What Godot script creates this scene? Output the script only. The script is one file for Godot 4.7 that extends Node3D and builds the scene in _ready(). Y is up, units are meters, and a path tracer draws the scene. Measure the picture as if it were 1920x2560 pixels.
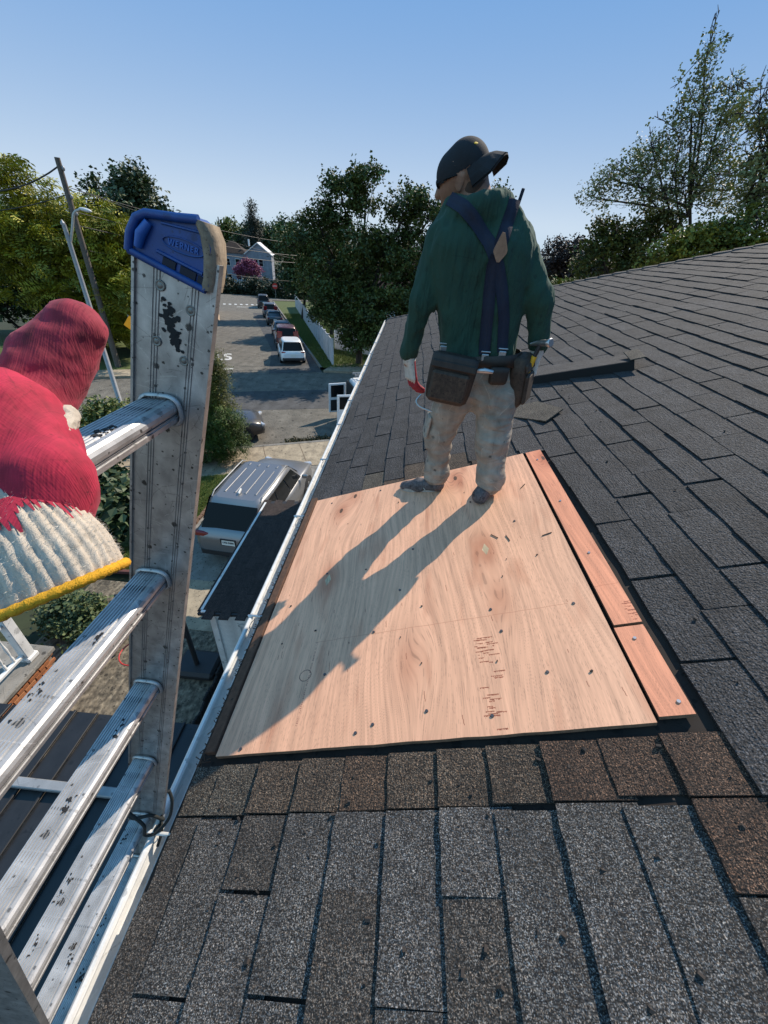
extends Node3D
# A roof repair seen from a ladder head: house roof with a plywood patch, roofer, ladder, street below.

const EYE := Vector3(0, 7.5, 0)
const K := 1.12                      # roof units (shingle module) to metres
const PITCH := 20.7
var rng := RandomNumberGenerator.new()
var names := {}
var M := {}
# roof frame: x up the slope, y off the roof, z towards the camera along the eave
var roof_t := Transform3D()
# street frame
var sq := Vector3(-6.5, 0, -26.6)
var sa := Vector3(0.917, 0, -0.4)
var sb := Vector3(-0.4, 0, -0.917)

class MB:
	var v := PackedVector3Array()
	var t := PackedVector2Array()
	var g := PackedInt32Array()
	var c := PackedColorArray()
	var group := -1
	var tint := Color.WHITE
	var tinted := false
	func tri(a: Vector3, b: Vector3, d: Vector3, ua := Vector2.ZERO, ub := Vector2.ZERO, ud := Vector2.ZERO):
		v.append(a); v.append(d); v.append(b)
		t.append(ua); t.append(ud); t.append(ub)
		for i in 3:
			g.append(group)
			if tinted: c.append(tint)
	func quad(a: Vector3, b: Vector3, d: Vector3, e: Vector3):   # counter-clockwise from outside
		tri(a, b, d); tri(a, d, e)
	func quad_uv(a: Vector3, b: Vector3, d: Vector3, e: Vector3, u0: Vector2, u1: Vector2):
		var p := Vector2(u1.x, u0.y); var q := Vector2(u0.x, u1.y)
		tri(a, b, d, u0, p, u1); tri(a, d, e, u0, u1, q)
	func box(ctr: Vector3, size: Vector3, bs := Basis.IDENTITY, bev := 0.0):
		var h := size * 0.5
		if bev <= 0.0:
			for k in 3:
				for s in [-1.0, 1.0]:
					var n := Vector3.ZERO; n[k] = s
					var u := Vector3.ZERO; u[(k + 1) % 3] = 1.0
					var w := Vector3.ZERO; w[(k + 2) % 3] = s
					var f := [-u - w, u - w, u + w, -u + w]
					var p := []
					for q in f: p.append(ctr + bs * ((n + q) * h))
					quad(p[0], p[1], p[2], p[3])
			return
		bev = min(bev, min(h.x, min(h.y, h.z)) * 0.9)
		var i := h - Vector3(bev, bev, bev)
		var cs := {}
		for x in [-1, 1]:
			for y in [-1, 1]:
				for z in [-1, 1]:
					var s3 := Vector3(x, y, z)
					for k in 3:
						var q := i * s3; q[k] = h[k] * s3[k]
						cs[Vector4i(x, y, z, k)] = ctr + bs * q
					var a0: Vector3 = cs[Vector4i(x, y, z, 0)]; var a1: Vector3 = cs[Vector4i(x, y, z, 1)]; var a2: Vector3 = cs[Vector4i(x, y, z, 2)]
					if x * y * z > 0: tri(a0, a1, a2)
					else: tri(a0, a2, a1)
		for k in 3:
			var k1 := (k + 1) % 3; var k2 := (k + 2) % 3
			for s in [-1, 1]:
				var p := []
				for q in ([[-1, -1], [1, -1], [1, 1], [-1, 1]] if s > 0 else [[-1, -1], [-1, 1], [1, 1], [1, -1]]):
					var e := Vector3i.ZERO; e[k] = s; e[k1] = q[0]; e[k2] = q[1]
					p.append(cs[Vector4i(e.x, e.y, e.z, k)])
				quad(p[0], p[1], p[2], p[3])
			for s1 in [-1, 1]:
				for s2 in [-1, 1]:
					var e0 := Vector3i.ZERO; e0[k] = -1; e0[k1] = s1; e0[k2] = s2
					var e1 := e0; e1[k] = 1
					var p0: Vector3 = cs[Vector4i(e0.x, e0.y, e0.z, k1)]; var p1: Vector3 = cs[Vector4i(e1.x, e1.y, e1.z, k1)]
					var p2: Vector3 = cs[Vector4i(e1.x, e1.y, e1.z, k2)]; var p3: Vector3 = cs[Vector4i(e0.x, e0.y, e0.z, k2)]
					if s1 * s2 > 0: quad(p0, p3, p2, p1)
					else: quad(p0, p1, p2, p3)
	func loft(rings: Array, closed := true, cap0 := false, cap1 := false):
		for r in rings.size() - 1:
			var a: PackedVector3Array = rings[r]; var b: PackedVector3Array = rings[r + 1]
			var n := a.size()
			for i in (n if closed else n - 1):
				var j := (i + 1) % n
				quad(a[i], a[j], b[j], b[i])
		if cap0: fan(rings[0], true)
		if cap1: fan(rings[-1], false)
	func fan(r: PackedVector3Array, flip: bool):
		var m := Vector3.ZERO
		for p in r: m += p
		m /= r.size()
		var keep := group; group = keep + 7 if keep >= 0 else -1
		for i in r.size():
			var j := (i + 1) % r.size()
			if flip: tri(m, r[j], r[i])
			else: tri(m, r[i], r[j])
		group = keep
	func tube(pts: Array, radii: Array, sides := 8, cap := true):
		var rings := []
		var up := Vector3(0.31, 0.87, 0.38).normalized()
		var n := pts.size()
		for i in n:
			var d: Vector3 = (pts[min(i + 1, n - 1)] - pts[max(i - 1, 0)]).normalized()
			if absf(d.dot(up)) > 0.95: up = Vector3(0.9, 0.1, -0.42).normalized()
			var x := up.cross(d).normalized(); var y := d.cross(x); up = y
			var r := PackedVector3Array()
			for k in sides:
				var w := TAU * k / sides
				r.append(pts[i] + (x * cos(w) + y * sin(w)) * radii[i])
			rings.append(r)
		loft(rings, true, cap, cap)
	func lathe(prof: Array, xf: Transform3D, sides := 16):       # prof: Vector2(radius, height) upwards
		var rings := []
		for p in prof:
			var r := PackedVector3Array()
			for k in sides:
				var w := -TAU * k / sides
				r.append(xf * Vector3(cos(w) * p.x, p.y, sin(w) * p.x))
			rings.append(r)
		loft(rings, true, true, true)
	func blob(ctr: Vector3, r3: Vector3, bs := Basis.IDENTITY, n := 10):
		var rings := []
		for i in range(0, n + 1):
			var a := PI * i / n
			var r := PackedVector3Array()
			for k in n + 4:
				var w := -TAU * k / (n + 4)
				r.append(ctr + bs * (Vector3(sin(a) * cos(w), -cos(a), sin(a) * sin(w)) * r3))
			rings.append(r)
		loft(rings)
	func extrude(poly: PackedVector2Array, xf: Transform3D, depth: float, caps := true):
		var p := poly
		if not Geometry2D.is_polygon_clockwise(p): pass
		else:
			p = p.duplicate(); p.reverse()
		var n := p.size()
		for i in n:
			var a := p[i]; var b := p[(i + 1) % n]
			quad(xf * Vector3(a.x, a.y, 0), xf * Vector3(b.x, b.y, 0), xf * Vector3(b.x, b.y, depth), xf * Vector3(a.x, a.y, depth))
		if caps:
			var keep := group; group = -1
			var id := Geometry2D.triangulate_polygon(p)
			for i in range(0, id.size(), 3):
				var q := [p[id[i]], p[id[i + 1]], p[id[i + 2]]]
				if (q[1] - q[0]).cross(q[2] - q[0]) < 0: q.reverse()
				tri(xf * Vector3(q[0].x, q[0].y, depth), xf * Vector3(q[1].x, q[1].y, depth), xf * Vector3(q[2].x, q[2].y, depth))
				tri(xf * Vector3(q[0].x, q[0].y, 0), xf * Vector3(q[2].x, q[2].y, 0), xf * Vector3(q[1].x, q[1].y, 0))
			group = keep
	func mesh() -> ArrayMesh:
		var st := SurfaceTool.new()
		st.begin(Mesh.PRIMITIVE_TRIANGLES)
		for i in v.size():
			st.set_smooth_group(g[i])
			st.set_uv(t[i])
			if tinted: st.set_color(c[i])
			st.add_vertex(v[i])
		st.generate_normals()
		st.index()
		return st.commit()

class SDF:
	var a: Array[Vector3] = []
	var ba: Array[Vector3] = []
	var ra: Array[float] = []
	var rb: Array[float] = []
	var il: Array[float] = []
	var fx: Array[Vector3] = []
	var ff: Array[float] = []
	var k := 0.03
	var nz: FastNoiseLite = null
	var amp := 0.0
	var stretch := Vector3.ONE
	func cap(p: Vector3, q: Vector3, r0: float, r1: float, axis := Vector3.ZERO, fac := 1.0):
		a.append(p); ba.append(q - p); ra.append(r0); rb.append(r1)
		il.append(1.0 / maxf((q - p).length_squared(), 1e-9)); fx.append(axis.normalized()); ff.append(fac - 1.0)
	func d(p: Vector3) -> float:
		var m := 1e9
		for i in a.size():
			var w := p - a[i]
			if ff[i] != 0.0: w += fx[i] * (fx[i].dot(w) * ff[i])
			var h := clampf(w.dot(ba[i]) * il[i], 0.0, 1.0)
			var e := (w - ba[i] * h).length() - lerpf(ra[i], rb[i], h)
			if m > 1e8: m = e
			else:
				var s := maxf(k - absf(m - e), 0.0) / k
				m = minf(m, e) - s * s * k * 0.25
		if nz and absf(m) < 0.06: m -= amp * nz.get_noise_3dv(p * stretch)
		return m
	func bounds() -> AABB:
		var bb := AABB(a[0], Vector3.ZERO)
		for i in a.size():
			var r := maxf(ra[i], rb[i]) + k * 0.5 + amp
			for q in [a[i], a[i] + ba[i]]:
				bb = bb.merge(AABB(q - Vector3.ONE * r, Vector3.ONE * r * 2.0))
		return bb
	func build(mb: MB, cell: float, off := Vector3.ZERO):
		var bb := bounds().grow(cell * 2.0)
		var B := 4
		var nb := Vector3i((bb.size / (cell * B)).ceil())
		var nx := nb.x * B + 1; var ny := nb.y * B + 1; var nzz := nb.z * B + 1
		var val := PackedFloat32Array(); val.resize(nx * ny * nzz); val.fill(9.0)
		var o := bb.position
		var act := []
		for bz in nb.z:
			for by in nb.y:
				for bx in nb.x:
					var ctr := o + (Vector3(bx, by, bz) + Vector3.ONE * 0.5) * (cell * B)
					if absf(d(ctr)) > cell * B * 1.15 + amp: continue
					act.append(Vector3i(bx, by, bz))
					for z in B + 1:
						for y in B + 1:
							for x in B + 1:
								var ix := bx * B + x; var iy := by * B + y; var iz := bz * B + z
								var id := (iz * ny + iy) * nx + ix
								if val[id] > 8.0: val[id] = d(o + Vector3(ix, iy, iz) * cell)
		var vert := {}
		for b in act:
			for z in B:
				for y in B:
					for x in B:
						var ix: int = b.x * B + x; var iy: int = b.y * B + y; var iz: int = b.z * B + z
						var base := (iz * ny + iy) * nx + ix
						var acc := Vector3.ZERO; var cnt := 0
						var cv := [val[base], val[base + 1], val[base + nx], val[base + nx + 1], val[base + nx * ny], val[base + nx * ny + 1], val[base + nx * ny + nx], val[base + nx * ny + nx + 1]]
						var neg := 0
						for q in cv:
							if q < 0.0: neg += 1
						if neg == 0 or neg == 8: continue
						for e in [[0, 1], [2, 3], [4, 5], [6, 7], [0, 2], [1, 3], [4, 6], [5, 7], [0, 4], [1, 5], [2, 6], [3, 7]]:
							var v0: float = cv[e[0]]; var v1: float = cv[e[1]]
							if (v0 < 0.0) == (v1 < 0.0): continue
							var f := v0 / (v0 - v1)
							var p0 := Vector3(e[0] & 1, (e[0] >> 1) & 1, e[0] >> 2); var p1 := Vector3(e[1] & 1, (e[1] >> 1) & 1, e[1] >> 2)
							acc += p0.lerp(p1, f); cnt += 1
						vert[base] = o + (Vector3(ix, iy, iz) + acc / cnt) * cell - off
		var sx := 1; var sy := nx; var sz := nx * ny
		for base in vert:
			for ax in 3:
				var s0: int = [sx, sy, sz][ax]; var s1: int = [sy, sz, sx][ax]; var s2: int = [sz, sx, sy][ax]
				var v0 := val[base]; var v1 := val[base + s0]
				if (v0 < 0.0) == (v1 < 0.0): continue
				if not (vert.has(base - s1) and vert.has(base - s2) and vert.has(base - s1 - s2)): continue
				var p: Vector3 = vert[base]; var q: Vector3 = vert[base - s1]; var r: Vector3 = vert[base - s1 - s2]; var s: Vector3 = vert[base - s2]
				if v0 < 0.0: mb.quad(p, q, r, s)
				else: mb.quad(p, s, r, q)
	func hit(from: Vector3, dir: Vector3) -> Vector3:
		var p := from
		for i in 60:
			var e := d(p)
			if e < 0.0006: break
			p += dir * (e * 0.8)
			if (p - from).length() > 2.0: break
		return p

func S(a: float, b: float, up := 0.0) -> Vector3:      # street frame to world: a to the right along the near street, b up the side street
	return sq + sa * a + sb * b + Vector3(0, up - 0.055 * maxf(b, 0.0), 0)

# ---- scene graph helpers -------------------------------------------------
func numbered(parent: Node, called: String) -> String:
	var key := str(parent.get_instance_id()) + called
	var n: int = names.get(key, 0)
	names[key] = n + 1
	return called if n == 0 else "%s_%03d" % [called, n]
func thing(called: String, label: String, category: String, at := Vector3.ZERO, group := "", bs := Basis.IDENTITY) -> Node3D:
	var o := Node3D.new()
	o.name = numbered(self, called)
	add_child(o, true)
	o.transform = Transform3D(bs, at)
	tag(o, label, category, group)
	return o
func tag(o: Node, label: String, category: String, group := "", kind := ""):
	if label: o.set_meta("label", label)
	if category: o.set_meta("category", category)
	if group: o.set_meta("group", group)
	if kind: o.set_meta("kind", kind)
func put(called: String, mesh: Mesh, m: Material, parent: Node = self, xf := Transform3D.IDENTITY) -> MeshInstance3D:
	var o := MeshInstance3D.new()
	o.mesh = mesh; o.material_override = m
	o.name = numbered(parent, called)
	o.transform = xf
	parent.add_child(o, true)
	return o
func obj(called: String, mb: MB, m: Material, parent: Node = self) -> MeshInstance3D:
	return put(called, mb.mesh(), m, parent)
func dup(o: Node3D, label: String, xf: Transform3D) -> Node3D:
	var base := str(o.name).rstrip("0123456789").trim_suffix("_")
	var r := o.duplicate() as Node3D
	r.name = numbered(self, base)
	add_child(r, true)
	r.transform = xf
	r.set_meta("label", label)
	return r
func multi(called: String, mesh: Mesh, m: Material, xs: Array, cols: Array, parent: Node = self) -> MultiMeshInstance3D:
	var mm := MultiMesh.new()
	mm.transform_format = MultiMesh.TRANSFORM_3D
	mm.use_colors = true
	mm.mesh = mesh
	mm.instance_count = xs.size()
	for i in xs.size():
		mm.set_instance_transform(i, xs[i]); mm.set_instance_color(i, cols[i])
	var o := MultiMeshInstance3D.new()
	o.multimesh = mm; o.material_override = m
	o.name = numbered(parent, called)
	parent.add_child(o, true)
	o.set_meta("kind", "stuff")
	return o

# ---- materials -----------------------------------------------------------
func lin(r: float, g: float, b: float) -> Color: return Color(r, g, b).linear_to_srgb()
func mat(col: Color, rough := 0.8, metal := 0.0, tex: Texture2D = null, scale := 1.0, world := false, bump: Texture2D = null, bs := 1.0) -> StandardMaterial3D:
	var m := StandardMaterial3D.new()
	m.albedo_color = col; m.roughness = rough; m.metallic = metal
	if tex or bump:
		m.albedo_texture = tex
		m.uv1_triplanar = true; m.uv1_world_triplanar = world
		m.uv1_scale = Vector3.ONE * scale
	if bump:
		m.normal_enabled = true; m.normal_texture = bump; m.normal_scale = bs
	return m
func img_tex(n: int, px: PackedByteArray) -> ImageTexture:
	var im := Image.create_from_data(n, n, false, Image.FORMAT_RGB8, px)
	im.generate_mipmaps()
	return ImageTexture.create_from_image(im)
func wrapn(nz: FastNoiseLite, x: float, y: float, n: float) -> float:    # noise that tiles
	var u := TAU * x / n; var w := TAU * y / n; var r := n / TAU
	return nz.get_noise_3d(cos(u) * r + 31.7, sin(u) * r, cos(w) * r) * 0.5 + nz.get_noise_3d(sin(w) * r, cos(u) * r + 71.0, sin(u) * r) * 0.5
func noise(freq: float, sd: int, oct := 3) -> FastNoiseLite:
	var z := FastNoiseLite.new()
	z.seed = sd; z.frequency = freq; z.fractal_octaves = oct
	z.noise_type = FastNoiseLite.TYPE_SIMPLEX_SMOOTH
	return z
# granules: grey speckle with broad mottling; lo..hi multiply the albedo
func granules(n: int, lo: float, hi: float, mottle: float, power: float, sd: int, hue := 0.0) -> ImageTexture:
	var px := PackedByteArray(); px.resize(n * n * 3)
	var z := noise(0.013, sd, 4); var r := RandomNumberGenerator.new(); r.seed = sd
	for y in n:
		for x in n:
			var s := pow(r.randf(), power)
			var f := lerpf(lo, hi, s) * (1.0 + mottle * wrapn(z, x, y, n) * 2.0)
			var w := hue * (r.randf() - 0.5)
			var i := (y * n + x) * 3
			px[i] = int(clampf(f + w, 0, 1) * 255); px[i + 1] = int(clampf(f, 0, 1) * 255); px[i + 2] = int(clampf(f - w, 0, 1) * 255)
	return img_tex(n, px)
# cloudy: smooth mottling, with dark specks and scratches
func cloudy(n: int, lo: float, hi: float, freq: float, specks: int, scratches: int, sd: int, dark := 0.25, longy := 1.0) -> ImageTexture:
	var f := PackedFloat32Array(); f.resize(n * n)
	var z := noise(freq, sd, 4); var r := RandomNumberGenerator.new(); r.seed = sd
	for y in n:
		for x in n:
			f[y * n + x] = clampf(lerpf(lo, hi, 0.5 + 0.9 * wrapn(z, x, y * longy, n)) + (r.randf() - 0.5) * 0.05, 0, 1)
	for i in specks:
		var cx := r.randi() % n; var cy := r.randi() % n; var rad := r.randf_range(0.6, 3.5) * (3.0 if r.randf() < 0.05 else 1.0)
		for dy in range(-int(rad) - 1, int(rad) + 2):
			for dx in range(-int(rad) - 1, int(rad) + 2):
				if Vector2(dx, dy).length() < rad * (0.7 + 0.5 * r.randf()): f[posmod(cy + dy, n) * n + posmod(cx + dx, n)] *= dark
	for i in scratches:
		var p := Vector2(r.randf() * n, r.randf() * n); var d := Vector2.from_angle(r.randf() * TAU); var l := r.randf_range(6, 60); var s := 0.78 if r.randf() < 0.6 else 1.3
		for k in int(l):
			p += d; d = d.rotated(r.randf_range(-0.05, 0.05))
			var id := posmod(int(p.y), n) * n + posmod(int(p.x), n)
			f[id] = clampf(f[id] * s, 0, 1)
	var px := PackedByteArray(); px.resize(n * n * 3)
	for i in n * n:
		var q := int(f[i] * 255)
		px[i * 3] = q; px[i * 3 + 1] = q; px[i * 3 + 2] = q
	return img_tex(n, px)
func bumps(n: int, freq: float, oct: int, strength: float, sd: int, stretch := 1.0) -> ImageTexture:
	var im := Image.create(n, n, false, Image.FORMAT_RGB8)
	var z := noise(freq, sd, oct)
	for y in n:
		for x in n:
			var q := 0.5 + 0.6 * wrapn(z, x * stretch, y, n)
			im.set_pixel(x, y, Color(q, q, q))
	im.bump_map_to_normal_map(strength)
	im.generate_mipmaps()
	return ImageTexture.create_from_image(im)

func materials():
	var gran := granules(640, 0.10, 1.0, 0.26, 2.1, 3, 0.07)
	var gran2 := granules(640, 0.04, 1.0, 0.20, 2.9, 5, 0.12)
	var grit := cloudy(512, 0.7, 1.0, 0.012, 500, 160, 7, 0.6)
	var worn := cloudy(512, 0.70, 1.0, 0.02, 200, 320, 11, 0.45)
	var plain := cloudy(256, 0.82, 1.0, 0.02, 60, 40, 13, 0.8)
	var gb := bumps(512, 0.35, 1, 5.0, 21)
	var cb := bumps(256, 0.05, 3, 2.5, 23)
	var weave := bumps(256, 0.25, 2, 3.0, 25)
	M.gran = gran; M.grit = grit; M.worn = worn; M.plain = plain; M.cb = cb; M.weave = weave; M.gb = gb
	M.shingle = []
	for q in [0.145, 0.160, 0.176, 0.196]:
		M.shingle.append(mat(lin(q, q * 1.0, q * 1.07), 0.92, 0.0, gran, 0.85, true, gb, 0.6))
	M.shingle_near = []
	for q in [[0.52, 0.49, 0.46], [0.58, 0.545, 0.515], [0.42, 0.365, 0.315]]:
		M.shingle_near.append(mat(lin(q[0], q[1], q[2]), 0.9, 0.0, gran2, 1.05, true, gb, 0.3))
	M.shingle_brown = []
	for q in [[0.52, 0.38, 0.27], [0.46, 0.27, 0.175], [0.50, 0.32, 0.21], [0.58, 0.50, 0.39]]:
		M.shingle_brown.append(mat(lin(q[0], q[1], q[2]), 0.95, 0.0, gran2, 1.1, true, gb, 0.5))
	M.tar = mat(lin(0.012, 0.012, 0.013), 0.85)
	M.deck = mat(lin(0.03, 0.022, 0.018), 0.95, 0.0, grit, 1.0)
	M.alu = mat(lin(0.52, 0.51, 0.50), 0.42, 0.75, worn, 3.0)
	M.alu_rung = mat(lin(0.62, 0.615, 0.61), 0.45, 0.55, worn, 2.2)
	M.gutter = mat(lin(0.80, 0.79, 0.76), 0.32, 0.15, plain, 1.5)
	M.white = mat(lin(0.75, 0.75, 0.74), 0.5, 0.0, plain, 0.7)
	M.fence = mat(lin(0.62, 0.64, 0.68), 0.55, 0.0, plain, 0.3)
	M.blue_plastic = mat(lin(0.008, 0.062, 0.27), 0.45, 0.0, plain, 8.0)
	M.blue_light = mat(lin(0.015, 0.095, 0.36), 0.45)
	M.rubber_pad = mat(lin(0.34, 0.27, 0.19), 0.95, 0.0, worn, 9.0, false, cb, 1.5)
	M.black = mat(lin(0.012, 0.012, 0.013), 0.6)
	M.rope = mat(lin(0.018, 0.02, 0.018), 0.85)
	M.steel = mat(lin(0.45, 0.45, 0.46), 0.35, 0.9)
	M.nail = mat(lin(0.10, 0.10, 0.105), 0.5, 0.7)
	M.ply_edge = mat(lin(0.30, 0.17, 0.10), 0.85, 0.0, grit, 6.0)
	M.asphalt = mat(lin(0.185, 0.168, 0.140), 0.95, 0.0, grit, 0.23, true, gb, 0.6)
	M.asphalt_dark = mat(lin(0.085, 0.084, 0.085), 0.95, 0.0, grit, 0.23, true)
	M.concrete = mat(lin(0.40, 0.33, 0.235), 0.92, 0.0, grit, 0.45, true, cb, 0.5)
	M.concrete_grey = mat(lin(0.26, 0.245, 0.22), 0.95, 0.0, grit, 0.4, true, cb, 0.8)
	M.concrete_rough = mat(lin(0.30, 0.25, 0.18), 0.95, 0.0, cloudy(512, 0.35, 1.0, 0.035, 600, 100, 31, 0.6), 0.5, true, cb, 1.6)
	M.paint = mat(lin(0.72, 0.72, 0.70), 0.8, 0.0, grit, 0.8, true)
	M.soil = mat(lin(0.20, 0.14, 0.09), 0.98, 0.0, grit, 0.5, true, cb, 1.5)
	M.lawn = mat(lin(0.085, 0.115, 0.022), 0.95, 0.0, grit, 0.6, true)
	M.glass_dark = mat(lin(0.010, 0.012, 0.014), 0.08, 0.0); M.glass_dark.metallic_specular = 0.25
	M.tyre = mat(lin(0.015, 0.015, 0.016), 0.9)
	M.trim = mat(lin(0.02, 0.02, 0.022), 0.6)
	M.bark = mat(lin(0.055, 0.045, 0.038), 0.95, 0.0, worn, 1.5)
	M.wood_pole = mat(lin(0.16, 0.135, 0.11), 0.95, 0.0, worn, 1.0)
	M.galv = mat(lin(0.34, 0.35, 0.36), 0.5, 0.35, plain, 1.0)
	M.red = mat(lin(0.42, 0.02, 0.015), 0.45)
	M.leaf = leaf_mat()
	M.leaf_sun = leaf_mat(); M.leaf_sun.backlight = lin(0.16, 0.20, 0.03)
func leaf_mat() -> StandardMaterial3D:
	var m := StandardMaterial3D.new()
	m.albedo_color = Color.WHITE; m.vertex_color_use_as_albedo = true
	m.roughness = 0.6
	m.backlight_enabled = true; m.backlight = lin(0.05, 0.09, 0.015)
	m.cull_mode = BaseMaterial3D.CULL_DISABLED
	return m

# ---- view, sky, sun ------------------------------------------------------
func view_and_light():
	var cam := Camera3D.new()
	cam.name = "camera"
	cam.transform = Transform3D(Basis(Vector3(0.99535, 0.06293, -0.07297), Vector3(-0.09306, 0.82418, -0.55863), Vector3(0.02499, 0.56282, 0.8262)).orthonormalized(), EYE)
	cam.fov = 104.84; cam.near = 0.02; cam.far = 900.0
	add_child(cam)
	cam.make_current()
	var env := Environment.new()
	env.background_mode = Environment.BG_SKY
	env.tonemap_mode = Environment.TONE_MAPPER_LINEAR
	env.tonemap_exposure = EXPOSURE
	env.sdfgi_enabled = true; env.ssao_enabled = true; env.ssil_enabled = true
	var n := 256
	var im := Image.create(n * 2, n, false, Image.FORMAT_RGBF)
	var sund := -SUN
	for y in n:
		for x in n * 2:
			var el := PI * 0.5 - PI * (y + 0.5) / n
			var az := TAU * ((x + 0.5) / (n * 2) - 0.5)
			var d := Vector3(cos(el) * sin(az), sin(el), -cos(el) * cos(az))
			var c: Color
			var h := maxf(d.y, 0.0)
			var zen := Color(0.095, 0.315, 0.72); var hor := Color(0.60, 0.75, 0.88)
			var f := pow(1.0 - h, 4.0)
			c = zen.lerp(hor, f)
			var s := maxf(d.dot(sund), 0.0)
			c += Color(0.75, 0.85, 0.9) * (0.16 * pow(s, 6.0)) + Color(0.19, 0.42, 0.40) * (0.95 * pow(s, 2.4))
			var wisp := smoothstep(0.0, 0.05, d.y) * exp(-d.y * 8.0)
			c += Color(0.34, 0.24, 0.14) * wisp * (0.45 + s * 1.2)
			if d.y < 0.0: c = Color(0.20, 0.20, 0.19).lerp(c, exp(d.y * 14.0))
			im.set_pixel(x, y, c)
	var pm := PanoramaSkyMaterial.new()
	pm.panorama = ImageTexture.create_from_image(im)
	var sky := Sky.new(); sky.sky_material = pm
	env.sky = sky
	env.background_energy_multiplier = SKY_ENERGY
	var we := WorldEnvironment.new(); we.name = "world_environment"; we.environment = env
	add_child(we)
	var sun := DirectionalLight3D.new()
	sun.name = "sun"
	sun.light_energy = 1.6; sun.light_color = Color(1.0, 0.945, 0.87); sun.light_angular_distance = 0.5; sun.shadow_enabled = true
	add_child(sun)
	sun.look_at_from_position(Vector3.ZERO, SUN, Vector3.UP)
const EXPOSURE := 1.28
const SKY_ENERGY := 0.76
const SUN := Vector3(-0.45, -0.655, 0.60)

# ---- the house and its roof ----------------------------------------------
func shingle_mesh(l: float, w: float, r: RandomNumberGenerator, torn := 0.0, thick := 1.0) -> ArrayMesh:   # local: x up-slope from butt, z along the eave
	var mb := MB.new()
	var n := 4
	var th := r.randf_range(0.0075, 0.0125) * thick
	var lip := []; var top := []
	for i in n + 1:
		var z := lerpf(-l * 0.5, l * 0.5, float(i) / n)
		var x := r.randf_range(-0.0025, 0.0025)
		lip.append(Vector3(x, th + r.randf_range(-0.001, 0.0015), z))
		top.append(Vector3(w + 0.035 + (r.randf_range(-torn, torn)), 0.002, z))
	for i in n:
		mb.quad(lip[i], lip[i + 1], top[i + 1], top[i])
		mb.quad(Vector3(lip[i].x + 0.001, -0.002, lip[i].z), Vector3(lip[i + 1].x + 0.001, -0.002, lip[i + 1].z), lip[i + 1], lip[i])
	for e in [0, n]:
		var a: Vector3 = lip[e]; var b: Vector3 = top[e]
		if e == 0: mb.quad(Vector3(a.x, -0.002, a.z), a, b, Vector3(b.x, -0.002, b.z))
		else: mb.quad(Vector3(a.x, -0.002, a.z), Vector3(b.x, -0.002, b.z), b, a)
	return mb.mesh()

func hip_v(u: float) -> float: return 7.01 - (u - 1.762) * 0.878       # where the hip cuts the course, in roof units

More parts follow.
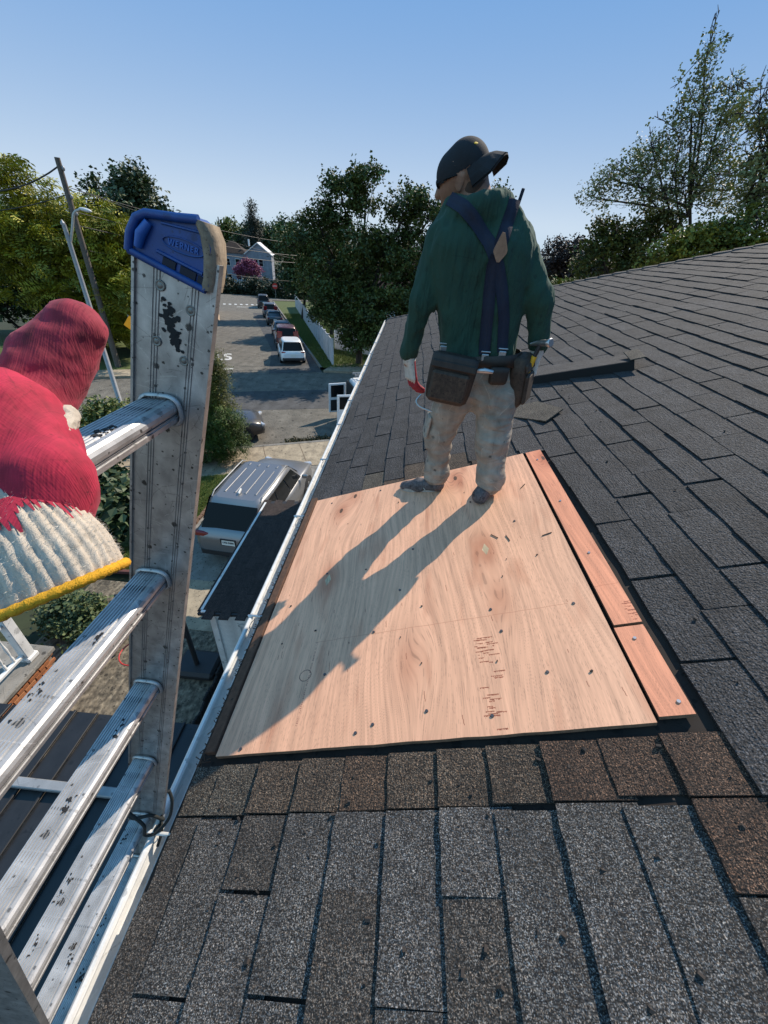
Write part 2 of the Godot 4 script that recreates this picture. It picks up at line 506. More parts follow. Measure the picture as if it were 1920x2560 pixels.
func build_house():
	var house := thing("house", "house whose grey shingle roof is being patched under the roofer", "house", Vector3(0, 0, 0))
	# roof frame
	var th := deg_to_rad(PITCH)
	var s := Vector3(cos(th), sin(th), 0); var n := Vector3(-sin(th), cos(th), 0)
	roof_t = Transform3D(Basis(s, n, Vector3(0, 0, 1)), EYE - n * (1.0956 * K))
	# deck: a solid slab under the shingles
	var mb := MB.new()
	var far := [Vector2(-0.93, hip_v(-0.93)), Vector2(9.0, hip_v(9.0) if hip_v(9.0) > -4.0 else -4.0)]
	var poly := PackedVector2Array([Vector2(-0.988, 5.0), Vector2(9.0, 5.0), Vector2(9.0, -hip_v(9.0)), Vector2(-0.988, -hip_v(-0.93))])
	for i in poly.size(): poly[i] *= K
	mb.extrude(poly, Transform3D(Basis(Vector3(1, 0, 0), Vector3(0, 0, 1), Vector3(0, -1, 0)), Vector3(0, -0.004, 0)), 0.02)
	var roof := obj("roof", mb, M.deck, house)
	roof.transform = roof_t
	# the far slope beyond the hip, falling away from the camera
	var slope := MB.new()
	var p0 := roof_t * (Vector3(-0.955, -0.003, -hip_v(-0.955)) * K); var p1 := roof_t * (Vector3(9.0, -0.003, -hip_v(9.0)) * K)
	slope.quad(p0, Vector3(p1.x, p0.y, p0.z), p1 + Vector3(0, 0, 0.001), p1)
	# walls under it
	var wall := MB.new()
	var eave := p0.y - 0.1
	wall.box(Vector3(4.1, eave * 0.5, -3.3), Vector3(9.2, eave, 13.4))
	obj("far_slope", slope, M.shingle[1], house)
	obj("wall", wall, M.white, house)
	# shingles
	var rs := RandomNumberGenerator.new(); rs.seed = 41
	var L := 0.305; var W := 0.1315
	var meshes := []
	for i in 6: meshes.append(shingle_mesh(L * K - 0.005, W * K, rs))
	var thickm := []
	for i in 6: thickm.append(shingle_mesh(L * K - 0.005, W * K, rs, 0.004, 1.3))
	var half := []
	for i in 4: half.append(shingle_mesh(0.138 * K - 0.004, W * K, rs, 0.012, 1.4))
	var todo := []
	for j in range(-3, 62):
		var u := -0.62 + W * j
		if j == -3: u = -0.968
		var vmax := hip_v(u + W * 0.5)
		var off := 0.1525 if posmod(j, 2) == 1 else 0.0
		var m0 := int(floor((-3.0 - 0.085) / L)); var m1 := int(ceil((vmax - 0.085) / L))
		for m in range(m0, m1 + 1):
			var v0 := 0.085 + off + L * m + rs.randf_range(-0.008, 0.008); var v1 := v0 + L
			if v0 > vmax - 0.03: continue
			var pieces := [[v0, minf(v1, vmax)]]
			if u > -0.99 and u < 0.37:
				pieces = []
				if v0 < 0.39: pieces.append([v0, minf(v1, 0.39)])
				if v1 > 0.39 and v0 < 0.522: pieces.append([maxf(v0, 0.39), minf(v1, 0.522)])
				if v1 > 2.012: pieces.append([maxf(v0, 2.012), minf(v1, vmax)])
			for p in pieces:
				if p[1] - p[0] < 0.025: continue
				todo.append([u, p[0], p[1]])
	var sag := noise(0.55, 83, 2)
	var scored := []
	for q in todo:
		var ctr: Vector3 = roof_t * (Vector3(q[0] + W * 0.5, 0, -(q[1] + q[2]) * 0.5) * K)
		var rel := ctr - EYE
		var cz: float = -rel.dot(Vector3(0.02499, 0.56282, 0.8262))
		var cx := rel.dot(Vector3(0.99535, 0.06293, -0.07297)) / maxf(cz, 0.01); var cy := rel.dot(Vector3(-0.09306, 0.82418, -0.55863)) / maxf(cz, 0.01)
		var vis := cz > 0.05 and absf(cx) < 1.35 and absf(cy) < 2.3
		scored.append([(q[2] - q[1]) / (rel.length_squared() * rel.length()) if vis else 0.0, q])
	scored.sort_custom(func(x, y): return x[0] > y[0])
	var rest := MB.new(); rest.group = -1
	var restmesh: Array = []
	for i in scored.size():
		var q: Array = scored[i][1]
		var len: float = (q[2] - q[1])
		var near: bool = (q[1] + q[2]) * 0.5 < 0.53
		var brown: bool = q[1] > 0.38 and q[2] < 0.56 and q[0] < 0.3 or (q[0] < 0.3 and q[1] > 2.0 and q[1] < 2.06 and rs.randf() < 0.45) or (near and q[0] > 0.3 and q[0] < 0.5 and q[1] > 0.0)
		var m: Material
		if brown: m = M.shingle_brown[([3, 0, 0] if q[0] < -0.55 else ([0, 2, 0, 1] if q[0] < 0.0 else [1, 2, 1]))[rs.randi() % 3]]
		elif near: m = M.shingle_near[rs.randi() % 3]
		else: m = M.shingle[rs.randi() % 4]
		var mesh: ArrayMesh = (thickm if near else meshes)[rs.randi() % 6] if len > 0.2 else half[rs.randi() % 4]
		var nominal := L * K - 0.005 if len > 0.2 else 0.138 * K - 0.004
		var want: float = len * K - rs.randf_range(0.003, 0.008)
		var vm: float = (q[1] + q[2]) * 0.5
		var wob := sag.get_noise_2d(vm, q[0] * 1.6) * (0.022 if q[0] > 0.42 or vm > 2.1 else 0.006)
		var lift := rs.randf_range(-0.4, 0.4) + rad_to_deg((sag.get_noise_2d(vm + 0.15, q[0] * 1.6) - sag.get_noise_2d(vm - 0.15, q[0] * 1.6)) / 0.3 * -(0.030 if q[0] > 0.42 or vm > 2.1 else 0.006)) * 0.35
		var xf := Transform3D(Basis.from_euler(Vector3(rs.randf_range(-0.004, 0.004), deg_to_rad(lift), 0)) * Basis.from_scale(Vector3(1, rs.randf_range(0.8, 1.35), want / nominal)), Vector3(q[0] + wob, 0, -vm) * K + Vector3(rs.randf_range(-0.003, 0.003), 0.0005, 0))
		if i < 300 and scored[i][0] > 0.0: put("shingle", mesh, m, roof, xf)
		else: restmesh.append([mesh, xf])
	var st := SurfaceTool.new()
	st.begin(Mesh.PRIMITIVE_TRIANGLES)
	for q in restmesh: st.append_from(q[0], 0, q[1])
	var more := put("shingles_beyond", st.commit(), M.shingle[1], roof)
	more.set_meta("kind", "stuff")
	# hip caps
	for i in 48:
		var u := -0.96 + i * 0.135
		var a := Vector3(u, 0, -hip_v(u)) * K; var b := Vector3(u + 0.18, 0, -hip_v(u + 0.18)) * K
		var d := (b - a).normalized(); var side := d.cross(Vector3.UP).normalized()
		var c := MB.new()
		var hh := 0.016 + rs.randf_range(0, 0.004)
		for e in [[side * -0.13, Vector3.ZERO], [Vector3.ZERO, side * 0.13 + Vector3(0, -0.07, 0)]]:
			var A0: Vector3 = a + e[0] + Vector3(0, hh + 0.008, 0); var A1: Vector3 = a + e[1] + Vector3(0, hh + 0.008, 0)
			var B0: Vector3 = b + e[0] + Vector3(0, hh - 0.008, 0); var B1: Vector3 = b + e[1] + Vector3(0, hh - 0.008, 0)
			if e[1] == Vector3.ZERO:
				A0.y -= 0.012; B0.y -= 0.012
			c.quad(A0, A1, B1, B0)
			c.quad(A0 - Vector3(0, 0.014, 0), A1 - Vector3(0, 0.014, 0), A1, A0)
			c.quad(B0 - Vector3(0, 0.014, 0), A0 - Vector3(0, 0.014, 0), A0, B0)
		put("ridge_cap", c.mesh(), M.shingle[rs.randi() % 4], roof)
	# drip strip, fascia, gutter: world aligned along the eave
	var lip := roof_t * (Vector3(-1.045, 0, 0) * K); var back := roof_t * (Vector3(-0.975, 0, 0) * K)
	var z0 := 1.6; var z1 := -hip_v(-0.99) * K
	var f := MB.new()
	f.box(Vector3(back.x - 0.006, back.y - 0.115, (z0 + z1) * 0.5), Vector3(0.02, 0.2, z0 - z1))
	obj("fascia", f, M.white, house)
	var pr := PackedVector2Array()
	var lx := lip.x; var ly := lip.y; var bx := back.x - 0.018
	var outer := [Vector2(bx, ly - 0.026), Vector2(bx, ly - 0.052), Vector2(bx - 0.012, ly - 0.062), Vector2(lx + 0.045, ly - 0.062), Vector2(lx + 0.026, ly - 0.054), Vector2(lx + 0.012, ly - 0.038), Vector2(lx + 0.002, ly - 0.020), Vector2(lx - 0.002, ly - 0.004), Vector2(lx, ly + 0.005), Vector2(lx + 0.006, ly + 0.010), Vector2(lx + 0.014, ly + 0.009), Vector2(lx + 0.020, ly + 0.003), Vector2(lx + 0.019, ly - 0.003)]
	var inner := [Vector2(lx + 0.010, ly - 0.008), Vector2(lx + 0.009, ly - 0.020), Vector2(lx + 0.017, ly - 0.036), Vector2(lx + 0.029, ly - 0.050), Vector2(lx + 0.046, ly - 0.058), Vector2(bx - 0.026, ly - 0.058), Vector2(bx - 0.010, ly - 0.050), Vector2(bx - 0.0025, ly - 0.038), Vector2(bx - 0.0025, ly - 0.026)]
	for p in outer: pr.append(p)
	for p in inner: pr.append(p)
	var gm := MB.new(); gm.group = -1
	gm.extrude(pr, Transform3D(Basis.IDENTITY, Vector3(0, 0, z1)), z0 - z1)
	var gut := obj("gutter", gm, M.gutter, house)
	for v in [0.357, 1.13, 1.9, 2.66, 3.37, 4.04, 4.77, 5.5, 6.2, 7.0, 7.8]:
		var h := MB.new()
		h.tube([Vector3(lx - 0.004, ly + 0.012, -v * K), Vector3(bx + 0.07, ly + 0.02, -v * K)], [0.0055, 0.0055], 8)
		h.box(Vector3(lx + 0.008, ly + 0.009, -v * K), Vector3(0.022, 0.012, 0.018), Basis.IDENTITY, 0.003)
		var wire := [Vector3(lx + 0.03, ly + 0.012, -v * K + 0.01)]
		for q in 6: wire.append(Vector3(lx + 0.03 - 0.02 * sin(q * 0.7), ly - 0.012 * q, -v * K + 0.012 + q * 0.008))
		var rad := []
		for q in wire: rad.append(0.0018)
		h.tube(wire, rad, 5)
		obj("gutter_hanger", h, M.gutter if v < 1.0 else M.steel, gut)
	# debris of splinters in the open eave beside the plywood
	var deb := MB.new()
	for i in 520:
		var p := roof_t * (Vector3(rs.randf_range(-0.985, -0.948), 0.002, -rs.randf_range(0.5, 2.05)) * K)
		var d := Vector3(rs.randf_range(-1, 1), rs.randf_range(-0.2, 0.3), rs.randf_range(-1, 1)).normalized()
		deb.box(p, Vector3(rs.randf_range(0.008, 0.04), 0.002, 0.0025), Basis.looking_at(d, Vector3(0.1, 1, 0.2)))
	var dn := obj("splinters", deb, mat(lin(0.075, 0.04, 0.024), 0.9), house)
	dn.set_meta("kind", "stuff")
	var plank := MB.new()
	for q in [[-0.934, 0.55, 2.03, 0.040, 0.014]]:
		plank.box(Vector3(q[0], 0.02, -(q[1] + q[2]) * 0.5) * K, Vector3(q[3], q[4] * 1.6, (q[2] - q[1]) * K), Basis.IDENTITY, 0.002)
	var pb := obj("rotten_sheathing_edge", plank, mat(lin(0.12, 0.06, 0.035), 0.95, 0.0, M.worn, 4.0), roof)
	# lifted strip of shingles with a dark open edge, and a torn flap nearer to the roofer
	var lift := thing("lifted_shingle_strip", "lifted strip of black shingle standing proud behind the roofer's right side", "roofing strip", roof_t.origin, "", roof_t.basis)
	var a := Vector3(0.62, 0, -3.457); var b := Vector3(1.351, 0, -3.176)
	var dir := (b - a).normalized(); var perp := Vector3(dir.z, 0, -dir.x)
	if perp.z > 0: perp = -perp
	var body := MB.new()
	var up := Vector3(0, 0.075, 0)
	var c0 := a + perp * 0.42; var c1 := b + perp * 0.36
	body.quad(a + up, b + up, c1 + Vector3(0, 0.012, 0), c0 + Vector3(0, 0.012, 0))
	body.quad(b, c1, c1 + Vector3(0, 0.012, 0), b + up)
	body.quad(a, a + up, c0 + Vector3(0, 0.012, 0), c0)
	obj("strip_top", body, M.shingle[1], lift)
	var face := MB.new()
	face.box((a + b) * 0.5 + Vector3(0, 0.036, 0) - perp * 0.004, Vector3((b - a).length(), 0.076, 0.012), Basis(dir, Vector3.UP, dir.cross(Vector3.UP)), 0.004)
	obj("tar_edge", face, M.tar, lift)
	var chip := MB.new()
	chip.box(b + perp * 0.10 + Vector3(0.0, 0.085, 0), Vector3(0.10, 0.008, 0.22), Basis(dir, Vector3.UP, dir.cross(Vector3.UP)).rotated(Vector3.UP, 0.2), 0.003)
	obj("brown_tab", chip, M.shingle_brown[3], lift)
	var flap := MB.new()
	var fp := [Vector3(0.40, 0.012, -2.86), Vector3(0.574, 0.03, -2.61), Vector3(0.72, 0.034, -2.73), Vector3(0.62, 0.012, -3.03), Vector3(0.45, 0.010, -3.06)]
	for i in range(1, 4): flap.tri(fp[0], fp[i], fp[i + 1])
	for i in 5:
		var x: Vector3 = fp[i]; var y: Vector3 = fp[(i + 1) % 5]
		flap.quad(x - Vector3(0, 0.009, 0), y - Vector3(0, 0.009, 0), y, x)
	var fl := obj("torn_shingle", flap, M.shingle_brown[3])
	fl.transform = roof_t
	tag(fl, "torn grey brown shingle piece curling up on the roof by the roofer's right calf", "shingle")
	# loose crumbs of shingle scattered over the near courses
	var cr := MB.new()
	for i in 70:
		var p := roof_t * (Vector3(rs.randf_range(-0.85, 0.4), 0.01, -rs.randf_range(0.1, 0.5)) * K)
		cr.box(p, Vector3(1, 0.5, 0.7) * rs.randf_range(0.004, 0.013), Basis.from_euler(Vector3(rs.randf() * 6, rs.randf() * 6, rs.randf() * 6)))
	for i in 60:
		var p := roof_t * (Vector3(rs.randf_range(0.4, 2.2), 0.01, -rs.randf_range(0.5, 4.0)) * K)
		cr.box(p, Vector3(1, 0.5, 0.7) * rs.randf_range(0.003, 0.010), Basis.from_euler(Vector3(rs.randf() * 6, rs.randf() * 6, rs.randf() * 6)))
	var cn := obj("roof_crumbs", cr, mat(lin(0.035, 0.028, 0.024), 0.95))
	tag(cn, "dark crumbs of broken shingle scattered over the roof courses", "debris", "", "stuff")

# ---- plywood -------------------------------------------------------------
func ply_texture() -> ImageTexture:
	var nw := 900; var nh := 1080
	var warp := noise(0.0030, 61, 2); var fine := noise(0.05, 63, 3); var big := noise(0.004, 65, 3); var fib := noise(0.35, 67, 2)
	var knots := [[0.184, 0.509, 1.0], [0.752, 0.499, 1.0], [0.155, 0.123, 0.75], [0.209, 0.034, 0.65], [0.69, 0.07, 0.8], [0.761, 0.684, 0.55], [0.494, 0.831, 0.5], [0.36, 0.40, 0.45]]
	var px := PackedByteArray(); px.resize(nw * nh * 3)
	for y in nh:
		for x in nw:
			var fx := float(x); var fy := float(y)
			var pull := 0.0; var red := 0.0; var core := 0.0
			for q in knots:
				var dx: float = fx - q[0] * nw; var dy: float = (fy - q[1] * nh) * 0.42
				var e := dx * dx + dy * dy
				if e < 40000.0:
					pull += dx * exp(-e / 5200.0) * 0.62
					red += exp(-e / 1000.0) * q[2] * 1.35
					var pd := absf(dx) / 11.0 + absf(dy) / 12.0
					if q[2] > 0.9 and pd < 1.25: core = maxf(core, 1.0 if pd < 0.95 else -1.0)
					elif q[2] > 0.0 and q[2] > 0.6 and q[2] < 0.9 and e < 50.0: core = -1.0
			var wx := fx - pull + warp.get_noise_2d(fx * 0.8, fy * 0.22) * 70.0
			var g := fine.get_noise_2d(wx * 1.3, fy * 0.03)
			var cath := sin((wx + big.get_noise_2d(fx * 0.8, fy * 0.16) * 150.0) * 0.085)
			var fb := fib.get_noise_2d(wx * 1.9, fy * 0.03)
			var l := 0.81 + g * 0.20 + cath * 0.03 + fb * 0.13 + big.get_noise_2d(fx * 0.9, fy * 0.35) * 0.10
			var c := Color(0.80, 0.432, 0.266) * l
			var rr := clampf(red + maxf(big.get_noise_2d(fx * 3.0 + 300.0, fy * 0.6) - 0.30, 0.0) * 1.6, 0, 1)
			c = c.lerp(Color(0.36, 0.115, 0.05), rr * 0.62)
			if core > 0.5: c = Color(0.60, 0.46, 0.28) * (0.8 + fb * 0.4)
			elif core < -0.5: c = Color(0.10, 0.05, 0.025)
			if fb < -0.5: c = c * 0.75
			c = c.linear_to_srgb()
			var i := (y * nw + x) * 3
			px[i] = int(clampf(c.r, 0, 1) * 255); px[i + 1] = int(clampf(c.g, 0, 1) * 255); px[i + 2] = int(clampf(c.b, 0, 1) * 255)
	var im := Image.create_from_data(nw, nh, false, Image.FORMAT_RGB8, px)
	# dark cross tears in one vertical band and short dark dashes
	var r := RandomNumberGenerator.new(); r.seed = 77
	for i in 38:
		var bx := nw * (0.675 + r.randf() * 0.05); var by := nh * (0.79 + r.randf() * 0.20)
		if r.randf() < 0.45: by = nh * ([0.79, 0.82, 0.94][r.randi() % 3] + r.randf() * 0.03)
		var wdt := r.randi_range(4, 26)
		for k in wdt:
			for t in r.randi_range(1, 3): im.set_pixel(clampi(int(bx) + k - wdt / 2, 0, nw - 1), clampi(int(by) + t, 0, nh - 1), Color(0.52, 0.27, 0.17) * r.randf_range(0.75, 1.2))
	for i in 46:
		var bx := r.randi() % (nw - 8); var by := r.randi() % (nh - 30)
		for k in r.randi_range(6, 26): im.set_pixel(bx + (k / 9), by + k, Color(0.42, 0.2, 0.12))
	# pencil line across and the mill print down the left side
	for x in range(int(nw * 0.2), int(nw * 0.93)): im.set_pixel(x, int(nh * (0.742 - 0.012 * x / nw)), Color(0.66, 0.44, 0.33))
	for i in 46:
		var y0 := int(nh * 0.74) + i * 5
		if i % 7 == 5: continue
		for k in 3:
			for t in 4:
				if r.randf() < 0.45: im.set_pixel(int(nw * 0.205) + t, y0 + k, Color(0.50, 0.30, 0.24))
	for k in 80:
		var an := TAU * k / 80.0
		for t in 2: im.set_pixel(int(nw * 0.195 + cos(an) * (15.0 + t)), int(nh * 0.832 + sin(an) * (15.0 + t)), Color(0.33, 0.22, 0.16))
	im.generate_mipmaps()
	return ImageTexture.create_from_image(im)

func sheet(called: String, label: String, u0: float, u1: float, v0: float, v1: float, m: Material, uv0: Vector2, uv1: Vector2, ragged := 0.0) -> Node3D:
	var o := thing(called, label, "plywood", roof_t.origin, "", roof_t.basis)
	var face := MB.new(); var edge := MB.new()
	var y := 0.024; var t := 0.016
	var rs := RandomNumberGenerator.new(); rs.seed = int(u0 * 100 + v0 * 10 + 500)
	var near := []; var farr := []
	var n := 24 if ragged > 0 else 2
	for i in n + 1:
		var f := float(i) / n
		near.append(Vector3(lerpf(u0, u1, f) * K, y, -v0 * K + rs.randf_range(-ragged, ragged)))
		farr.append(Vector3(lerpf(u0, u1, f) * K, y, -v1 * K))
	for i in n:
		var f0 := float(i) / n; var f1 := float(i + 1) / n
		face.quad_uv(near[i], near[i + 1], farr[i + 1], farr[i], Vector2(lerpf(uv0.x, uv1.x, f0), uv1.y), Vector2(lerpf(uv0.x, uv1.x, f1), uv0.y))
		edge.quad(near[i] - Vector3(0, t, 0), near[i + 1] - Vector3(0, t, 0), near[i + 1], near[i])
		edge.quad(farr[i + 1] - Vector3(0, t, 0), farr[i] - Vector3(0, t, 0), farr[i], farr[i + 1])
	edge.quad(farr[0] - Vector3(0, t, 0), near[0] - Vector3(0, t, 0), near[0], farr[0])
	edge.quad(near[-1] - Vector3(0, t, 0), farr[-1] - Vector3(0, t, 0), farr[-1], near[-1])
	obj("veneer_face", face, m, o); obj("ply_edge", edge, M.ply_edge, o)
	return o

func build_plywood():
	var tex := ply_texture()
	var wood := StandardMaterial3D.new()
	wood.albedo_texture = tex; wood.roughness = 0.62; wood.albedo_color = Color(1, 1, 1)
	var pinkish := wood.duplicate() as StandardMaterial3D
	pinkish.albedo_color = Color(1.0, 0.86, 0.81)
	var big := sheet("plywood_sheet", "large new plywood sheet the roofer stands on, filling the hole in the roof", -0.912, 0.308, 0.540, 2.003, wood, Vector2(0, 0), Vector2(1, 1), 0.0015)
	var s1 := sheet("plywood_strip", "long narrow reddish plywood strip right of the sheet, behind the short strip", 0.322, 0.398, 0.828, 2.002, pinkish, Vector2(0.62, 0.0), Vector2(0.70, 0.85))
	var s2 := sheet("plywood_strip", "short plywood strip at the near right corner of the large sheet", 0.318, 0.396, 0.553, 0.818, pinkish, Vector2(0.80, 0.1), Vector2(0.9, 0.45))
	var nail := CylinderMesh.new(); nail.top_radius = 0.005; nail.bottom_radius = 0.006; nail.height = 0.004; nail.radial_segments = 10; nail.rings = 1
	for q in [[-0.83, 0.556], [-0.46, 0.575], [-0.07, 0.59], [-0.41, 0.595 + 0.0], [-0.44, 0.93], [-0.02, 0.955], [0.24, 0.93], [0.0, 0.86], [-0.25, 0.62], [-0.7, 1.3], [-0.3, 1.36], [0.15, 1.42], [-0.8, 1.93], [-0.5, 1.95], [0.2, 1.95], [-0.6, 0.78], [0.1, 0.7], [-0.35, 1.12]]:
		put("nail", nail, M.nail, big, Transform3D(Basis.IDENTITY, Vector3(q[0], 0, -q[1]) * K + Vector3(0, 0.0255, 0)))
	for q in [[0.36, 1.15], [0.36, 1.5], [0.36, 1.9]]: put("nail", nail, M.steel, s1, Transform3D(Basis.IDENTITY, Vector3(q[0], 0, -q[1]) * K + Vector3(0, 0.0255, 0)))
	for q in [[0.356, 0.775], [0.375, 0.585]]: put("nail", nail, M.steel, s2, Transform3D(Basis.IDENTITY, Vector3(q[0], 0, -q[1]) * K + Vector3(0, 0.0255, 0)))
	var rs := RandomNumberGenerator.new(); rs.seed = 91
	var cr := MB.new()
	for i in 20:
		var p := Vector3(rs.randf_range(-0.85, 0.28), 0, -rs.randf_range(0.6, 1.95)) * K + Vector3(0, 0.027, 0)
		cr.box(p, Vector3(1.2, 0.5, 0.7) * rs.randf_range(0.003, 0.008), Basis.from_euler(Vector3(0, rs.randf() * 6, 0)))
	for i in 4:
		var p := Vector3(rs.randf_range(0.0, 0.28), 0, -rs.randf_range(1.2, 1.7)) * K + Vector3(0, 0.027, 0)
		cr.box(p, Vector3(0.045, 0.003, 0.003), Basis.from_euler(Vector3(0, rs.randf() * 6, 0)))
	var c := obj("shingle_crumbs", cr, mat(lin(0.03, 0.024, 0.02), 0.95))
	c.transform = roof_t
	tag(c, "dark crumbs and slivers of old shingle lying on the plywood sheet", "debris", "", "stuff")

# ---- ladder --------------------------------------------------------------
func build_ladder():
	var bs := Basis(Vector3(0.9676, 0.2524, 0.0).normalized(), Vector3(0.2524, 0.9645, -0.0777), Vector3(0.0, 0.0803, 0.9968))
	bs = Basis(Vector3(0.9676, -0.2516, 0.0203), Vector3(0.2524, 0.9645, -0.0777), Vector3(0.0, 0.0803, 0.9968)).orthonormalized()
	var o := thing("extension_ladder", "worn aluminium ladder with blue end caps leaning on the white gutter", "ladder", Vector3(-0.3045, 7.4478, -0.5655), "", bs)
	var RL := 0.43
	for side in 2:
		var flip := -1.0 if side == 0 else 1.0
		var zo := 0.0 if side == 0 else RL
		var pr := PackedVector2Array()
		# web face towards the rungs with fine raised lines, flanges turned away
		var web := [Vector2(-0.052, 0.004), Vector2(-0.0515, 0.0)]
		for gx in [-0.030, -0.026, -0.022, 0.020, 0.024, 0.028]:
			web.append(Vector2(gx - 0.0016, 0.0)); web.append(Vector2(gx - 0.0008, 0.0014)); web.append(Vector2(gx + 0.0008, 0.0014)); web.append(Vector2(gx + 0.0016, 0.0))
		web.append(Vector2(0.0465, 0.0)); web.append(Vector2(0.047, 0.0015)); web.append(Vector2(0.0525, 0.0015))
		web.append(Vector2(0.0530, -0.010)); web.append(Vector2(0.049, -0.011)); web.append(Vector2(0.0475, -0.006)); web.append(Vector2(-0.044, -0.006))
		web.append(Vector2(-0.046, -0.011)); web.append(Vector2(-0.052, -0.011)); web.append(Vector2(-0.056, -0.004)); web.append(Vector2(-0.0555, 0.004))
		for p in web: pr.append(Vector2(p.x, p.y * (-1.0 if flip > 0 else 1.0)))
		var r := MB.new()
		r.extrude(pr, Transform3D(Basis(Vector3(1, 0, 0), Vector3(0, 0, 1), Vector3(0, -1, 0)), Vector3(0, 0.03, zo)), 7.75)
		var rail := obj("rail", r, M.alu, o)
		if side == 0:
			for q in [[-0.020, -0.005], [0.021, -0.022], [-0.022, -0.076], [0.017, -0.090]]:
				var rv := MB.new(); rv.group = 1
				rv.lathe([Vector2(0.0068, 0.0), Vector2(0.0066, 0.0008), Vector2(0.0054, 0.0011), Vector2(0.0046, 0.0004), Vector2(0.0034, 0.0004), Vector2(0.0028, 0.0010), Vector2(0.0010, 0.0012)], Transform3D(Basis(Vector3(1, 0, 0), Vector3(0, 0, 1), Vector3(0, -1, 0)), Vector3(q[0], q[1] - 0.012, 0.001)), 14)
				obj("rivet", rv, mat(lin(0.20, 0.195, 0.18), 0.5, 0.7), rail)
			# tar smear: thin irregular patches stuck to the web
			var rs := RandomNumberGenerator.new(); rs.seed = 5
			var sm := MB.new()
			for i in 60:
				var t := rs.randf()
				var c := Vector2(lerpf(-0.012, 0.008, t) + rs.randfn(0, 0.005), lerpf(-0.038, -0.088, t) + rs.randfn(0, 0.005))
				var n := 7; var rad := rs.randf_range(0.0012, 0.0052)
				var pg := PackedVector2Array()
				for k in n: pg.append(c + Vector2.from_angle(TAU * k / n) * rad * rs.randf_range(0.55, 1.25))
				sm.extrude(pg, Transform3D(Basis.IDENTITY, Vector3(0, 0, 0.0002 + i * 0.00001)), 0.0005)
			obj("tar_smear", sm, M.tar, rail)
	# rungs: ribbed flat top, rounded front
	var prof := PackedVector2Array()
	var x := -0.020
	prof.append(Vector2(-0.021, -0.010))
	while x < 0.0085:
		prof.append(Vector2(x, 0.0115)); prof.append(Vector2(x + 0.0008, 0.0130)); prof.append(Vector2(x + 0.0024, 0.0130)); prof.append(Vector2(x + 0.0032, 0.0115))
		x += 0.0042
	for k in 7:
		var w := PI * 0.5 - k * PI / 6.0 * 0.85
		prof.append(Vector2(0.0125 + cos(w) * 0.009, 0.0045 + sin(w) * 0.009))
	prof.append(Vector2(0.0195, -0.003)); prof.append(Vector2(0.0182, -0.0035)); prof.append(Vector2(0.0182, -0.006)); prof.append(Vector2(0.0195, -0.0065)); prof.append(Vector2(0.0185, -0.012)); prof.append(Vector2(0.010, -0.014)); prof.append(Vector2(-0.016, -0.014))
	for i in prof.size(): prof[i] *= 1.28
	var rb := Basis(Vector3(0, 0, 1), deg_to_rad(14.6))
	var cr := MB.new(); cr.group = 2
	var ring := []
	for k in 24:
		var w := TAU * k / 24.0
		var cx := cos(w); var sx := sin(w)
		var e := Vector3(signf(cx) * pow(absf(cx), 0.6) * 0.0325, signf(sx) * pow(absf(sx), 0.75) * 0.0245, 0)
		ring.append(e)
	var rings := []
	for q in [[0.90, 0.0], [1.0, 0.001], [1.05, 0.004], [1.0, 0.0072], [0.9, 0.008]]:
		var r2 := PackedVector3Array()
		for e in ring: r2.append(Vector3(e.x * q[0], e.y * q[0], q[1]))
		rings.append(r2)
	cr.loft(rings)
	var collar := cr.mesh()
	var rm := MB.new()
	rm.extrude(prof, Transform3D(Basis.IDENTITY, Vector3(0, 0, 0.0)), RL)
	var rung := rm.mesh()
	for i in 24:
		var s := -0.1836 - i * 0.3445
		var ro := put("rung", rung, M.alu_rung, o, Transform3D(Basis(Vector3(1, 0, 0), 0.070) * rb, Vector3(-0.010, s, 0)))
		if i < 8:
			put("rung_collar", collar, M.alu_rung, ro, Transform3D(Basis.IDENTITY, Vector3(0, 0, 0.0)))
			put("rung_collar", collar, M.alu_rung, ro, Transform3D(Basis(Vector3(1, 0, 0), PI), Vector3(0, 0, RL)))
			var rs := RandomNumberGenerator.new(); rs.seed = 100 + i
			var sm := MB.new()
			for k in 3:
				var c := Vector2(rs.randf_range(-0.016, 0.010), rs.randf_range(0.02, RL - 0.02))
				for t in 7:
					var pg := PackedVector2Array(); var rad := rs.randf_range(0.0008, 0.0036)
					var cc := c + Vector2(rs.randfn(0, 0.003), rs.randfn(0, 0.010))
					cc.x = clampf(cc.x, -0.024, 0.012)
					for q in 6: pg.append(cc + Vector2.from_angle(-TAU * q / 6) * rad * rs.randf_range(0.5, 1.3))
					sm.extrude(pg, Transform3D(Basis(Vector3(1, 0, 0), Vector3(0, 0, 1), Vector3(0, -1, 0)), Vector3(0, 0.0172 + t * 0.00003, 0)), 0.0012)
			obj("tar_smear", sm, M.tar, ro)
	# blue plastic end cap with its raised name and worn tan pad
	var cap := PackedVector2Array([Vector2(-0.0615, 0.008), Vector2(-0.0605, 0.030), Vector2(-0.053, 0.050), Vector2(-0.041, 0.0585), Vector2(0.0, 0.067), Vector2(0.020, 0.071), Vector2(0.034, 0.066), Vector2(0.045, 0.045), Vector2(0.047, 0.000), Vector2(0.036, -0.006), Vector2(-0.02, 0.002)])
	var cm := MB.new()
	var inset := PackedVector2Array()
	for p in cap: inset.append(p * 0.93 + Vector2(0, 0.003))
	cm.extrude(cap, Transform3D(Basis.IDENTITY, Vector3(0, 0, -0.026)), 0.029)
	var n := cap.size()
	for i in n:
		var a := cap[i]; var b := cap[(i + 1) % n]; var c := inset[i]; var d := inset[(i + 1) % n]
		cm.quad(Vector3(a.x, a.y, 0.0035), Vector3(c.x, c.y, 0.0075), Vector3(d.x, d.y, 0.0075), Vector3(b.x, b.y, 0.0035))
